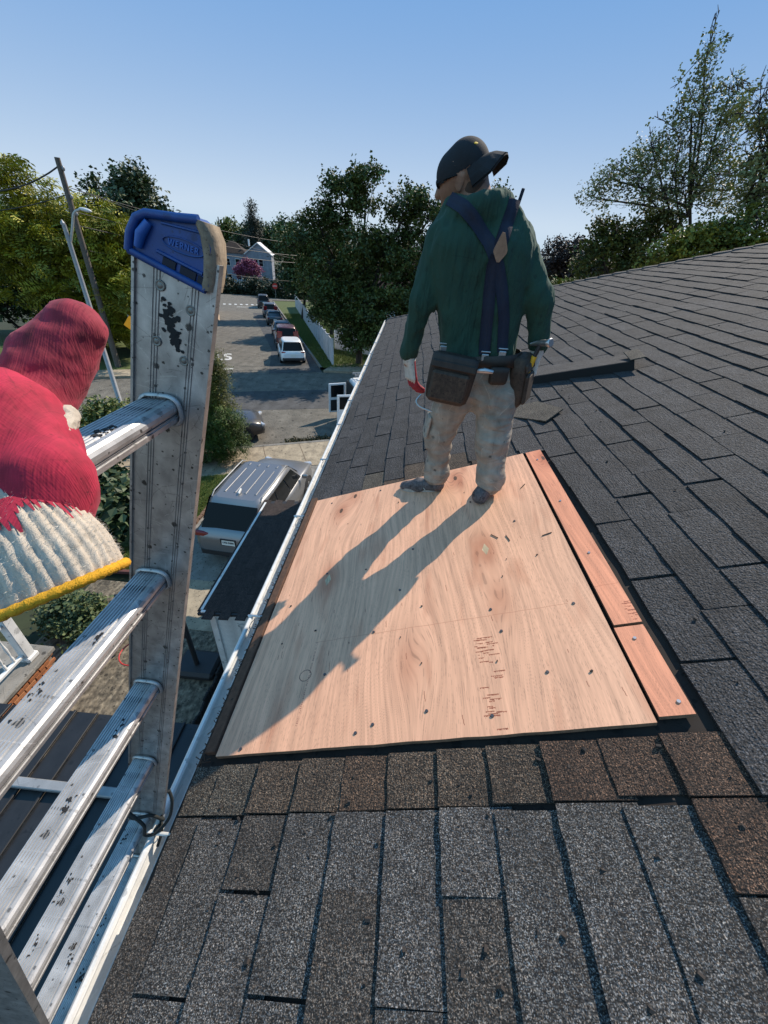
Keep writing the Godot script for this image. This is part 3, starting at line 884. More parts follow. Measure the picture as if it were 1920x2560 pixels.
	var ec := obj("end_cap", cm, M.blue_plastic, o)
	ec.set_meta("label", "scuffed blue plastic end cap on the far rail")
	var rim := MB.new()
	var edge := [Vector2(-0.058, 0.010), Vector2(-0.0565, 0.030), Vector2(-0.049, 0.048), Vector2(-0.038, 0.0555), Vector2(0.0, 0.0635), Vector2(0.024, 0.0695)]
	var pts := []; var rd := []
	for p in edge:
		pts.append(Vector3(p.x, p.y, 0.005)); rd.append(0.0052)
	rim.group = 1
	rim.tube(pts, rd, 8)
	rim.tube([Vector3(-0.058, 0.0105, 0.005), Vector3(-0.02, 0.005, 0.005), Vector3(0.040, -0.003, 0.005)], [0.0045, 0.0045, 0.0045], 8)
	obj("cap_rim", rim, M.blue_plastic, ec)
	var grip := MB.new(); grip.group = 1
	grip.tube([Vector3(-0.046, 0.018, 0.006), Vector3(-0.042, 0.033, 0.008), Vector3(-0.034, 0.048, 0.006)], [0.0048, 0.0062, 0.0048], 10)
	obj("cap_handle", grip, M.blue_light, ec)
	var ridge := MB.new()
	ridge.tube([Vector3(-0.024, 0.021, 0.004), Vector3(0.034, 0.014, 0.004)], [0.0022, 0.0022], 6)
	ridge.tube([Vector3(-0.020, 0.052, 0.004), Vector3(0.026, 0.057, 0.004)], [0.0016, 0.0016], 6)
	var oval := []; var orad := []
	for k in 25:
		var w := TAU * k / 24.0
		oval.append(Vector3(0.008 + cos(w) * 0.026, 0.036 + sin(w) * 0.0078 + cos(w) * 0.0005, 0.0040)); orad.append(0.0009)
	ridge.tube(oval, orad, 5, false)
	obj("cap_rib", ridge, M.blue_plastic, ec)
	var hole := MB.new()
	for q in [[-0.016, 0.0115, 0.016], [0.006, 0.0085, 0.020], [0.0285, 0.0055, 0.011]]:
		hole.box(Vector3(q[0] + q[2] * 0.5, q[1], 0.0040), Vector3(q[2], 0.010, 0.003), Basis(Vector3(0, 0, 1), -0.14))
	obj("cap_slot", hole, mat(lin(0.002, 0.006, 0.02), 0.7), ec)
	var tm := TextMesh.new()
	var fnt := SystemFont.new(); fnt.font_names = PackedStringArray(["Droid Sans"]); fnt.font_weight = 700
	tm.text = "WERNER"; tm.font = fnt; tm.font_size = 32; tm.pixel_size = 0.00029; tm.depth = 0.0012
	put("raised_lettering", tm, M.blue_light, ec, Transform3D(Basis(Vector3(0, 0, 1), 0.02), Vector3(0.008, 0.036, 0.0042)))
	var pad := MB.new(); pad.group = 3
	var ringsp := []
	for q in [[-0.003, 0.034, 0.0485], [0.010, 0.036, 0.050], [0.034, 0.034, 0.050], [0.054, 0.028, 0.046], [0.069, 0.018, 0.036]]:
		var pr2 := PackedVector3Array()
		for e in [Vector2(0, -0.026), Vector2(0, 0.006), Vector2(0.25, 0.0095), Vector2(0.8, 0.006), Vector2(1, 0.0), Vector2(1, -0.026)]:
			pr2.append(Vector3(lerpf(q[1], q[2], e.x), q[0], e.y))
		pr2.reverse()
		ringsp.append(pr2)
	pad.loft(ringsp, true, true, true)
	obj("rubber_pad", pad, M.rubber_pad, o)
	# second cap, on the near rail out of frame
	var c2 := put("end_cap", ec.mesh, M.blue_plastic, o, Transform3D(Basis(Vector3(0, 1, 0), PI), Vector3(0, 0, RL)))
	# rope that ties the ladder to the gutter spike
	var rope := MB.new(); rope.group = 1
	var L := Transform3D(bs, Vector3(-0.3045, 7.4478, -0.5655)).affine_inverse()
	var gl := roof_t * (Vector3(-1.045, 0, -0.365) * K)
	var base := L * gl
	var loops := [[Vector3(-0.05, base.y + 0.10, 0.02), Vector3(-0.02, base.y + 0.085, 0.045), Vector3(0.03, base.y + 0.09, 0.03), Vector3(0.062, base.y + 0.05, 0.02), base + Vector3(0.01, 0.02, -0.03), base + Vector3(0.03, 0.015, 0.0), base + Vector3(0.035, -0.01, 0.03)],
		[Vector3(0.058, base.y + 0.17, -0.01), Vector3(0.075, base.y + 0.13, 0.0), base + Vector3(0.04, 0.06, -0.02), base + Vector3(0.02, 0.025, 0.01), base + Vector3(-0.01, 0.02, 0.02), Vector3(0.02, base.y + 0.07, 0.05), Vector3(-0.03, base.y + 0.10, 0.04)]]
	for l in loops:
		var rr := []
		for p in l: rr.append(0.0048)
		rope.tube(smooth(l, 5), fill(0.0048, (l.size() - 1) * 5 + 1), 7)
	rope.blob(base + Vector3(0.02, 0.02, 0.0), Vector3(0.014, 0.012, 0.014), Basis.IDENTITY, 8)
	var ro := obj("rope", rope, M.rope)
	ro.transform = Transform3D(bs, Vector3(-0.3045, 7.4478, -0.5655))
	tag(ro, "short black rope tying the ladder to the gutter spike", "rope")

func smooth(p: Array, n: int) -> Array:       # Catmull-Rom
	var o := []
	for i in p.size() - 1:
		var a: Vector3 = p[max(i - 1, 0)]; var b: Vector3 = p[i]; var c: Vector3 = p[i + 1]; var d: Vector3 = p[min(i + 2, p.size() - 1)]
		for k in n: o.append(b.cubic_interpolate(c, a, d, float(k) / n))
	o.append(p[-1])
	return o
func fill(x: float, n: int) -> Array:
	var o := []
	for i in n: o.append(x)
	return o

# ---- the roofer ----------------------------------------------------------
func hand(f: SDF, wrist: Vector3, down: Vector3, palm_n: Vector3, out: Vector3, curl: float, sc := 1.0):
	# out: towards the thumb side; palm_n: the way the palm faces
	down = down.normalized(); out = (out - down * out.dot(down)).normalized(); palm_n = (palm_n - down * palm_n.dot(down) - out * palm_n.dot(out)).normalized()
	for k in 4:
		var x := out * ((1.5 - k) * 0.019 * sc)
		f.cap(wrist + x * 0.6, wrist + down * 0.085 * sc + x, 0.017 * sc, 0.0125 * sc)
		var p := wrist + down * 0.085 * sc + x
		var len: float = [0.040, 0.045, 0.042, 0.033][k] * sc
		var d := down
		for j in 3:
			d = (d * cos(curl * (0.6 + 0.25 * j)) + palm_n * sin(curl * (0.6 + 0.25 * j))).normalized()
			var q: Vector3 = p + d * len * [1.0, 0.68, 0.5][j]
			f.cap(p, q, 0.0105 * sc, 0.0095 * sc)
			p = q
	var t0 := wrist + down * 0.025 * sc + out * 0.022 * sc
	var t1 := t0 + (down * 0.7 + out * 0.55 + palm_n * 0.45).normalized() * 0.045 * sc
	f.cap(t0, t1, 0.015 * sc, 0.012 * sc)
	f.cap(t1, t1 + (down * 0.95 + palm_n * 0.5).normalized() * 0.032 * sc, 0.0115 * sc, 0.0095 * sc)

func build_person():
	var P0 := Vector3(0.34, 6.31, -1.96)
	var face := Vector3(-0.86, -0.30, -0.36).normalized()
	var o := thing("person", "roofer in a green hooded sweatshirt, navy suspenders, backwards cap and tool belt standing on plywood", "person", P0)
	var head := Vector3(0.152, 7.738, -2.055)
	var shL := Vector3(0.092, 7.515, -2.0); var elL := Vector3(0.035, 7.295, -1.985); var wrL := Vector3(0.0, 7.065, -2.03)
	var shR := Vector3(0.402, 7.525, -1.97); var elR := Vector3(0.530, 7.345, -1.930); var wrR := Vector3(0.585, 7.160, -1.955)
	var hipL := Vector3(0.245, 6.90, -1.975); var hipR := Vector3(0.445, 6.92, -1.925)
	var knL := Vector3(0.205, 6.655, -2.03); var knR := Vector3(0.462, 6.70, -1.885)
	var anL := Vector3(0.235, 6.375, -2.055); var anR := Vector3(0.492, 6.465, -1.865)
	var fd := Vector3(0.2, 0, 0.98).normalized()       # the way his back faces
	# body: one continuous figure under the clothes
	var b := SDF.new(); b.k = 0.035
	var up := (-face.cross(Vector3(0, 0, 1))).normalized()
	if up.y < 0: up = -up
	b.cap(head + Vector3(0.012, 0.022, 0), head + Vector3(-0.016, 0.012, 0), 0.083, 0.080)
	b.cap(head + face * 0.05 - up * 0.03, head + face * 0.045 - up * 0.085, 0.055, 0.042)
	b.cap(head - up * 0.05 + Vector3(0.01, 0, 0), Vector3(0.235, 7.56, -1.995), 0.058, 0.055)
	for q in [[shL, elL, wrL], [shR, elR, wrR]]:
		b.cap(Vector3(0.24, 7.53, -1.985), q[0], 0.045, 0.043); b.cap(q[0], q[1], 0.043, 0.036); b.cap(q[1], q[2], 0.035, 0.026)
		b.cap(q[2], q[2] + Vector3(0, -0.05, 0), 0.024, 0.02)
	b.cap(Vector3(0.25, 7.48, -1.985), Vector3(0.32, 7.15, -1.965), 0.062, 0.06); b.cap(Vector3(0.32, 7.15, -1.965), Vector3(0.345, 6.98, -1.955), 0.06, 0.07)
	for q in [[hipL, knL, anL], [hipR, knR, anR]]:
		b.cap(q[0], q[1], 0.062, 0.047); b.cap(q[1], q[2], 0.045, 0.033); b.cap(q[2], q[2] + Vector3(0, -0.025, 0), 0.033, 0.03)
	var bm := MB.new(); bm.group = 1
	b.build(bm, 0.012, P0)
	var skin := mat(lin(0.33, 0.175, 0.115), 0.6, 0.0, M.plain, 6.0)
	skin.subsurf_scatter_enabled = true; skin.subsurf_scatter_strength = 0.15
	obj("body", bm, skin, o)
	# head, finer: skull, jaw, nose, ear
	var hd := SDF.new(); hd.k = 0.02
	var side := face.cross(up).normalized()
	if side.z < 0: side = -side
	hd.cap(head + Vector3(0.010, 0.018, 0), head + face * 0.02 + up * 0.010, 0.078, 0.075)
	hd.cap(head + face * 0.052 - up * 0.03, head + face * 0.056 - up * 0.088, 0.048, 0.034)
	hd.cap(head - face * 0.03 - up * 0.03, head - face * 0.025 - up * 0.10 + Vector3(0.02, 0, 0), 0.060, 0.058)
	hd.cap(head + face * 0.100 + up * 0.0, head + face * 0.116 - up * 0.028, 0.010, 0.014)
	hd.cap(head + face * 0.092 - up * 0.058, head + face * 0.094 - up * 0.064, 0.014, 0.012)
	hd.cap(head + side * 0.073 - up * 0.002 - face * 0.004, head + side * 0.072 - up * 0.038 + face * 0.006, 0.018, 0.011, side, 2.2)
	var hm := MB.new(); hm.group = 1
	hd.build(hm, 0.0045, P0)
	obj("head", hm, skin, o)
	var hair := SDF.new(); hair.k = 0.02; hair.nz = noise(160.0, 3, 2); hair.amp = 0.0016
	hair.cap(head + Vector3(0.014, 0.016, 0.0), head - face * 0.026 - up * 0.040, 0.079, 0.065)
	var hrm := MB.new(); hrm.group = 1
	hair.build(hrm, 0.006, P0)
	obj("hair", hrm, mat(lin(0.075, 0.045, 0.032), 0.85), o)
	var gl := MB.new(); gl.group = 1
	for s in [-1.0, 1.0]:
		gl.blob(head + face * 0.096 + side * 0.030 * s + up * 0.004 - P0, Vector3(0.024, 0.017, 0.008), Basis(side, up, face), 8)
	gl.tube([head + face * 0.095 + side * 0.05 + up * 0.005 - P0, head + face * 0.04 + side * 0.086 + up * 0.006 - P0, head + side * 0.088 + up * 0.004 - P0], [0.004, 0.003, 0.003], 6)
	obj("sunglasses", gl, M.glass_dark, o)
	# cap, worn backwards
	var cp := SDF.new(); cp.k = 0.02
	var capb := head + Vector3(-0.004, 0.026, 0)
	cp.cap(capb + Vector3(0.012, 0.004, 0.0), capb + face * 0.022 - Vector3(0, 0.016, 0), 0.087, 0.085)
	var cm := MB.new(); cm.group = 1
	cp.build(cm, 0.006, P0)
	# keep only what lies above the band
	var bandn := (Vector3.UP * 0.88 + Vector3(-0.50, 0, 0.02)).normalized()
	var cut := MB.new(); cut.group = 1
	for i in range(0, cm.v.size(), 3):
		var ctr := (cm.v[i] + cm.v[i + 1] + cm.v[i + 2]) / 3.0
		if (ctr + P0 - head - Vector3(-0.010, 0.012, 0)).dot(bandn) > 0.0: cut.tri(cm.v[i], cm.v[i + 2], cm.v[i + 1])
	var cloth_cap := mat(lin(0.012, 0.015, 0.020), 0.9, 0.0, M.plain, 10.0, false, M.weave, 0.6)
	var capo := obj("cap", cut, cloth_cap, o)
	var bd := Vector3(0.76, 0.22, 0.60).normalized(); var bsd := bd.cross(bandn).normalized()
	var br := MB.new(); br.group = 1
	var top := []; var bot := []
	for i in 9:
		var f := lerpf(-1.0, 1.0, i / 8.0)
		var root := head + Vector3(0.004, 0.042, 0) + bd * (0.080 * sqrt(maxf(1.0 - f * f * 0.72, 0.0))) + bsd * f * 0.084 - bandn * (0.020 * f * f)
		var tip := root + bd * (0.076 * sqrt(maxf(1.0 - pow(absf(f), 2.6), 0.0)) + 0.002) - bandn * (0.018 + 0.038 * f * f)
		top.append([root, tip])
	for i in 8:
		var a: Vector3 = top[i][0] - P0; var b2: Vector3 = top[i + 1][0] - P0; var c: Vector3 = top[i + 1][1] - P0; var d: Vector3 = top[i][1] - P0
		var th := bandn * 0.004
		var am := (a + d) * 0.5 + bandn * 0.006; var bm2 := (b2 + c) * 0.5 + bandn * 0.006
		br.quad(a + th, b2 + th, bm2 + th, am + th); br.quad(am + th, bm2 + th, c + th, d + th)
		br.quad(b2 - th, a - th, am - th, bm2 - th); br.quad(bm2 - th, am - th, d - th, c - th)
		br.quad(d - th, c - th, c + th, d + th)
	obj("brim", br, cloth_cap, capo)
	var badge := MB.new()
	var bc := head + Vector3(0.050, 0.108, 0.068)
	var outn := (bc - capb).normalized()
	var bx := outn.cross(Vector3.UP).normalized() * -1.0; var by := outn.cross(bx).normalized()
	badge.blob(capb + outn * 0.0895 + by * 0.0 - P0, Vector3(0.026, 0.008, 0.004), Basis(bx, by, outn), 8)
	obj("cap_badge", badge, mat(lin(0.70, 0.42, 0.02), 0.7), capo)
	# sweatshirt
	var s := SDF.new(); s.k = 0.032
	s.nz = noise(4.5, 11, 2); s.nz.fractal_type = FastNoiseLite.FRACTAL_RIDGED; s.amp = 0.010; s.stretch = Vector3(2.4, 0.8, 2.4)
	s.cap(Vector3(0.175, 7.50, -1.975), Vector3(0.240, 7.13, -1.965), 0.118, 0.090, fd, 1.15)
	s.cap(Vector3(0.345, 7.49, -1.950), Vector3(0.388, 7.14, -1.940), 0.118, 0.088, fd, 1.15)
	s.cap(Vector3(0.115, 7.535, -1.995), Vector3(0.38, 7.54, -1.965), 0.072, 0.070)
	s.cap(Vector3(0.15, 7.60, -2.0), Vector3(0.33, 7.605, -1.98), 0.070, 0.066)
	s.cap(Vector3(0.235, 7.08, -1.965), Vector3(0.392, 7.10, -1.940), 0.088, 0.086, fd, 1.1)
	for q in [[shL, elL, wrL], [shR, elR, wrR]]:
		s.cap(q[0], q[1], 0.061, 0.049); s.cap(q[1], q[2], 0.048, 0.038)
	# hood bunched round the neck
	var hoodc := Vector3(0.222, 7.632, -2.005)
	for k in 12:
		var w0 := TAU * k / 12.0; var w1 := TAU * (k + 1) / 12.0
		var r0 := Vector3(cos(w0) * 0.098, sin(w0) * 0.012 + 0.022 * sin(w0 * 2.0), sin(w0) * 0.086); var r1 := Vector3(cos(w1) * 0.098, sin(w1) * 0.012 + 0.022 * sin(w1 * 2.0), sin(w1) * 0.086)
		s.cap(hoodc + r0, hoodc + r1, 0.026, 0.026)
	s.cap(hoodc + Vector3(-0.02, 0.0, 0.085), hoodc + Vector3(0.085, -0.015, 0.06), 0.034, 0.032)
	var sm := MB.new(); sm.group = 1
	s.build(sm, 0.0085, P0)
	var knit := mat(lin(0.015, 0.058, 0.040), 0.92, 0.0, M.plain, 1.6, false, bumps(512, 0.016, 4, 9.0, 81, 3.0), 1.0)
	knit.rim_enabled = true; knit.rim = 0.35; knit.rim_tint = 0.7
	var hoodie := obj("hooded_sweatshirt", sm, knit, o)
	for q in [[wrL, elL], [wrR, elR]]:
		var cf := MB.new(); cf.group = 1
		var dn: Vector3 = (q[0] - q[1]).normalized()
		cf.tube([q[0] - dn * 0.03 - P0, q[0] + dn * 0.004 - P0, q[0] + dn * 0.012 - P0], [0.046, 0.046, 0.038], 16)
		obj("cuff", cf, knit, hoodie)
	# work trousers
	var t := SDF.new(); t.k = 0.04
	t.nz = noise(5.0, 17, 2); t.nz.fractal_type = FastNoiseLite.FRACTAL_RIDGED; t.amp = 0.009; t.stretch = Vector3(0.9, 2.0, 0.9)
	t.cap(Vector3(0.255, 7.03, -1.965), Vector3(0.262, 6.93, -1.965), 0.100, 0.102, fd, 1.1); t.cap(Vector3(0.395, 7.04, -1.94), Vector3(0.415, 6.94, -1.935), 0.098, 0.102, fd, 1.1)
	t.cap(hipL + Vector3(0, 0.0, 0), knL, 0.094, 0.073); t.cap(knL, anL + Vector3(0, 0.035, 0), 0.070, 0.056); t.cap(anL + Vector3(-0.01, 0.05, 0), anL + Vector3(-0.015, 0.015, 0), 0.063, 0.057)
	t.cap(hipR, knR, 0.095, 0.075); t.cap(knR, anR + Vector3(0, 0.035, 0), 0.072, 0.060); t.cap(anR + Vector3(0, 0.065, 0), anR + Vector3(0, 0.022, 0), 0.067, 0.060)
	var tm := MB.new(); tm.group = 1
	t.build(tm, 0.008, P0)
	var canvas := mat(lin(0.46, 0.40, 0.33), 0.9, 0.0, cloudy(256, 0.6, 1.0, 0.03, 22, 60, 19, 0.55), 1.7, false, bumps(512, 0.05, 4, 9.0, 83, 0.3), 1.0)
	var tro := obj("work_trousers", tm, canvas, o)
	var pk := MB.new()
	var pc := t.hit(Vector3(-0.3, 6.72, -2.0), Vector3(1, 0, 0))
	pk.box(pc - P0 + Vector3(-0.004, 0, 0.0), Vector3(0.016, 0.12, 0.10), Basis(Vector3(0, 0, 1), -0.12) * Basis(Vector3(0, 1, 0), 0.1), 0.006)
	obj("cargo_pocket", pk, canvas, tro)
	# trainers
	for q in [[Vector3(0.262, 6.287, -2.035), Vector3(0.055, 6.209, -2.150), anL], [Vector3(0.468, 6.365, -1.812), Vector3(0.560, 6.400, -2.035), anR]]:
		var n := Vector3(-sin(deg_to_rad(PITCH)), cos(deg_to_rad(PITCH)), 0)
		var dir: Vector3 = (q[1] - q[0]).normalized()
		var sd := dir.cross(n).normalized()
		var sole := PackedVector2Array()
		var L2: float = (q[1] - q[0]).length()
		for k in 20:
			var w := TAU * k / 20.0
			var x := cos(w); var hw := 0.041 if x > 0 else 0.034
			if x > -0.2 and x < 0.3: hw *= 0.93
			sole.append(Vector2(L2 * 0.5 + x * (L2 * 0.5 + 0.022), sin(w) * hw * (1.0 + 0.1 * x)))
		var base: Vector3 = q[0] + n * 0.020 * K
		var sh := SDF.new(); sh.k = 0.03
		sh.cap(base + n * 0.035, base + dir * L2 * 0.5 + n * 0.036, 0.035, 0.036)
		sh.cap(base + dir * L2 * 0.5 + n * 0.030, base + dir * (L2 - 0.015) + n * 0.022, 0.037, 0.027, sd, 0.85)
		sh.cap(base + n * 0.05, q[2] + n * 0.002, 0.034, 0.038)
		var shm := MB.new(); shm.group = 1
		sh.build(shm, 0.006, P0)
		var shoe := obj("shoe", shm, mat(lin(0.17, 0.15, 0.155), 0.8, 0.0, cloudy(128, 0.5, 1.0, 0.06, 60, 60, 33, 0.5), 7.0), o)
		var slm := MB.new(); slm.group = -1
		slm.extrude(sole, Transform3D(Basis(dir, sd, dir.cross(sd)), base - dir.cross(sd) * 0.0 - P0 + n * 0.022 * (1.0 if dir.cross(sd).dot(n) < 0 else 0.0)), 0.024)
		obj("sole", slm, mat(lin(0.55, 0.50, 0.45), 0.85, 0.0, M.worn, 8.0), shoe)
		var ac := MB.new(); ac.group = 1
		ac.tube([base + sd * 0.036 + n * 0.026 - P0, base - dir * 0.020 + n * 0.028 - P0, base - sd * 0.036 + n * 0.026 - P0], [0.006, 0.009, 0.006], 6)
		obj("heel_counter", ac, mat(lin(0.50, 0.14, 0.04), 0.7), shoe)
		for e in [-1.0, 1.0]:
			var sp := MB.new(); sp.group = 1
			for k in 3:
				sp.tube([base + dir * (L2 * (0.28 + 0.13 * k)) + sd * 0.037 * e + n * 0.022 - P0, base + dir * (L2 * (0.36 + 0.13 * k)) + sd * 0.030 * e + n * 0.052 - P0], [0.004, 0.003], 5)
			obj("shoe_stripe", sp, mat(lin(0.4, 0.36, 0.31), 0.8), shoe)
		var sock := MB.new(); sock.group = 1
		sock.tube([q[2] - Vector3(0, 0.03, 0) - P0, q[2] + Vector3(0, 0.05, 0) - P0], [0.037, 0.036], 12)
		obj("sock", sock, mat(lin(0.012, 0.022, 0.035), 0.9), shoe)
	# knit gloves with red palms
	var white_knit := mat(lin(0.62, 0.58, 0.52), 0.95, 0.0, M.plain, 9.0, false, M.weave, 1.0)
	var red_coat := mat(lin(0.36, 0.018, 0.035), 0.75, 0.0, M.plain, 9.0, false, M.weave, 0.5)
	for q in [[wrL, Vector3(0.20, -1.0, -0.02), Vector3(0.80, 0.1, -0.50), Vector3(-0.5, 0, -0.85), 0.50], [wrR, Vector3(-0.02, -1.0, 0.0), Vector3(-0.9, 0, -0.2), Vector3(0.0, 0, -1.0), 0.7]]:
		var h := SDF.new(); h.k = 0.010
		hand(h, q[0] + q[1].normalized() * 0.018, q[1], q[2], q[3], q[4], 1.15)
		h.cap(q[0] - q[1].normalized() * 0.02, q[0] + q[1].normalized() * 0.03, 0.036, 0.032)
		var m := MB.new(); m.group = 1
		h.build(m, 0.004, P0)
		# coated palm side and bare knit back are two pieces of one glove
		var back := MB.new(); back.group = 1; var palm := MB.new(); palm.group = 1
		var pn: Vector3 = q[2].normalized(); var dw: Vector3 = q[1].normalized()
		for i in range(0, m.v.size(), 3):
			var nn := (m.v[i + 2] - m.v[i]).cross(m.v[i + 1] - m.v[i]).normalized() * -1.0
			var ctr := (m.v[i] + m.v[i + 1] + m.v[i + 2]) / 3.0 + P0
			var along: float = (ctr - q[0]).dot(dw)
			var side2: float = (ctr - q[0]).dot(pn)
			if along > 0.035 and side2 > 0.005: palm.tri(m.v[i], m.v[i + 2], m.v[i + 1])
			else: back.tri(m.v[i], m.v[i + 2], m.v[i + 1])
		var g := obj("glove", back, white_knit, o)
		obj("coated_palm", palm, red_coat, g)
	# suspenders: ribbons laid on the sweatshirt's back
	var navy := mat(lin(0.010, 0.017, 0.040), 0.85, 0.0, M.plain, 12.0, false, M.weave, 0.8)
	for path in [[Vector2(0.100, 7.66), Vector2(0.152, 7.632), Vector2(0.212, 7.585), Vector2(0.272, 7.525), Vector2(0.318, 7.45), Vector2(0.352, 7.37), Vector2(0.385, 7.27), Vector2(0.408, 7.14)],
			[Vector2(0.345, 7.668), Vector2(0.338, 7.63), Vector2(0.325, 7.58), Vector2(0.310, 7.52), Vector2(0.298, 7.45), Vector2(0.305, 7.36), Vector2(0.318, 7.25), Vector2(0.333, 7.12)]]:
		var rb := MB.new(); rb.group = 1
		var L0 := []; var L1 := []
		for i in path.size() * 4 - 3:
			var f: float = float(i) / 4.0; var k: int = int(f); var a: Vector2 = path[k]; var c: Vector2 = path[min(k + 1, path.size() - 1)]
			var p := a.lerp(c, f - k)
			var tg: Vector2 = (c - a).normalized() if c != a else (path[-1] - path[-2]).normalized()
			var nr := Vector2(-tg.y, tg.x) * 0.0235
			var l := s.hit(Vector3(p.x + nr.x, p.y + nr.y, -1.6), Vector3(0, 0, -1)); var r := s.hit(Vector3(p.x - nr.x, p.y - nr.y, -1.6), Vector3(0, 0, -1))
			var m2 := s.hit(Vector3(p.x, p.y, -1.6), Vector3(0, 0, -1))
			var zz := maxf(m2.z, maxf(l.z, r.z) - 0.010) + 0.008
			L0.append([Vector3(l.x, l.y, maxf(l.z + 0.006, zz - 0.010)) - P0, Vector3(m2.x, m2.y, zz) - P0, Vector3(r.x, r.y, maxf(r.z + 0.006, zz - 0.010)) - P0])
		for i in L0.size() - 1:
			for e in 2:
				rb.quad(L0[i][e], L0[i][e + 1], L0[i + 1][e + 1], L0[i + 1][e])
			for e in [0, 2]:
				var dz := Vector3(0, 0, 0.012)
				rb.quad(L0[i][e], L0[i + 1][e], L0[i + 1][e] - dz, L0[i][e] - dz)
		obj("suspender_strap", rb, navy, o)
	var dp := s.hit(Vector3(0.309, 7.50, -1.6), Vector3(0, 0, -1)) + Vector3(0, 0, 0.016)
	var dia := MB.new()
	var dpoly := PackedVector2Array([Vector2(-0.004, 0.062), Vector2(0.007, 0.060), Vector2(0.028, 0.008), Vector2(0.027, -0.004), Vector2(0.006, -0.034), Vector2(-0.004, -0.034), Vector2(-0.024, -0.002), Vector2(-0.024, 0.008)])
	dia.extrude(dpoly, Transform3D(Basis(Vector3(1, 0, 0), 0.12), dp - P0), 0.004)
	obj("leather_patch", dia, mat(lin(0.33, 0.20, 0.13), 0.75, 0.0, M.plain, 9.0), o)
	for q in [[0.338, 7.115], [0.408, 7.135], [0.155, 7.125]]:
		var h := t.hit(Vector3(q[0], q[1], -1.6), Vector3(0, 0, -1)); var h2 := s.hit(Vector3(q[0], q[1], -1.6), Vector3(0, 0, -1))
		var cl := MB.new()
		cl.box(Vector3(q[0], q[1] - 0.006, maxf(h.z, h2.z) + 0.012) - P0, Vector3(0.032, 0.030, 0.008), Basis.IDENTITY, 0.003)
		cl.box(Vector3(q[0], q[1] + 0.018, maxf(h.z, h2.z) + 0.011) - P0, Vector3(0.042, 0.006, 0.006), Basis.IDENTITY, 0.002)
		obj("suspender_clip", cl, M.steel, o)
	var st := MB.new()
	st.box(Vector3(0.378, 7.672, -2.005) - P0, Vector3(0.012, 0.075, 0.010), Basis(Vector3(0, 0, 1), -0.16), 0.002)
	obj("strap_end", st, navy, o)
	# tool belt
	var leather := mat(lin(0.040, 0.026, 0.018), 0.62, 0.0, cloudy(128, 0.55, 1.0, 0.05, 40, 60, 43, 0.6), 6.0)
	var leather2 := mat(lin(0.085, 0.058, 0.040), 0.75, 0.0, cloudy(128, 0.5, 1.0, 0.05, 60, 90, 44, 0.6), 6.0)
	var core := SDF.new(); core.k = 0.04
	core.cap(Vector3(0.235, 7.16, -1.965), Vector3(0.250, 6.95, -1.965), 0.100, 0.108, fd, 1.1); core.cap(Vector3(0.392, 7.17, -1.940), Vector3(0.415, 6.95, -1.935), 0.098, 0.108, fd, 1.1)
	var belt := thing_part("tool_belt", o)
	var bb := MB.new(); bb.group = 1
	var rings := []
	var bc2 := Vector3(0.322, 7.085, -1.955)
	for e in [[-0.028, 0.0], [-0.026, 0.006], [0.026, 0.006], [0.028, 0.0]]:
		var r := PackedVector3Array()
		for k in 32:
			var w := -TAU * k / 32.0
			var dirv := Vector3(cos(w), 0, sin(w))
			var far := bc2 + dirv * 0.4 + Vector3(0, dirv.x * 0.022, 0)
			var y2 := Vector3(0, e[0], 0)
			var q2 := core.hit(far + y2, -dirv)
			var flat := Vector3(q2.x, far.y + e[0], q2.z)
			r.append(flat + dirv * (0.010 + e[1]) - P0)
		rings.append(r)
	bb.loft(rings)
	obj("belt_band", bb, leather, belt)
	var riv := MB.new(); riv.group = 1
	# left rear pouch: gusseted bag with a flap and an outer pocket
	pouch(belt, P0, Vector3(0.195, 7.02, -1.79), Vector3(-0.10, -0.06, 1.0), 0.205, 0.215, 0.075, leather, leather2, -0.10)
	pouch(belt, P0, Vector3(0.525, 7.01, -1.905), Vector3(0.92, 0.05, 0.50), 0.125, 0.235, 0.075, leather2, leather2, 0.12)
	pouch(belt, P0, Vector3(0.405, 7.045, -1.815), Vector3(0.22, 0.0, 1.0), 0.085, 0.075, 0.03, leather, leather, 0.0)
	var hk := MB.new(); hk.group = 1
	hk.tube(smooth([Vector3(0.075, 6.93, -1.83) - P0, Vector3(0.055, 6.905, -1.81) - P0, Vector3(0.075, 6.885, -1.79) - P0, Vector3(0.13, 6.875, -1.77) - P0], 4), fill(0.004, 13), 6)
	obj("belt_hook", hk, M.steel, belt)
	var tool := MB.new(); tool.group = 1
	tool.tube([Vector3(0.295, 7.065, -1.795) - P0, Vector3(0.335, 7.070, -1.790) - P0, Vector3(0.372, 7.066, -1.795) - P0], [0.007, 0.013, 0.009], 10)
	obj("chrome_buckle", tool, M.steel, belt)
	for q in [[0.10, 7.11], [0.135, 7.085], [0.23, 7.075], [0.23, 7.10], [0.28, 7.08]]:
		var h := s.hit(Vector3(q[0], q[1], -1.6), Vector3(0, 0, -1))
		riv.blob(Vector3(q[0], q[1], h.z + 0.014) - P0, Vector3(0.004, 0.004, 0.003), Basis.IDENTITY, 5)
	var rn := obj("belt_rivets", riv, M.steel, belt)
	rn.set_meta("kind", "stuff")
	# hammer in the right pouch
	var hp := Vector3(0.535, 7.02, -1.885)
	var hdir := Vector3(0.20, 1.0, 0.06).normalized()
	var hw := thing("hammer", "steel hammer with a yellow handle tucked in the roofer's right pouch", "hammer", hp)
	var hx := MB.new(); hx.group = 1
	hx.tube([Vector3.ZERO - hdir * 0.12, Vector3.ZERO, hdir * 0.07, hdir * 0.11], [0.014, 0.013, 0.014, 0.012], 10)
	obj("handle", hx, mat(lin(0.62, 0.33, 0.015), 0.5), hw)
	var neck := MB.new(); neck.group = 1
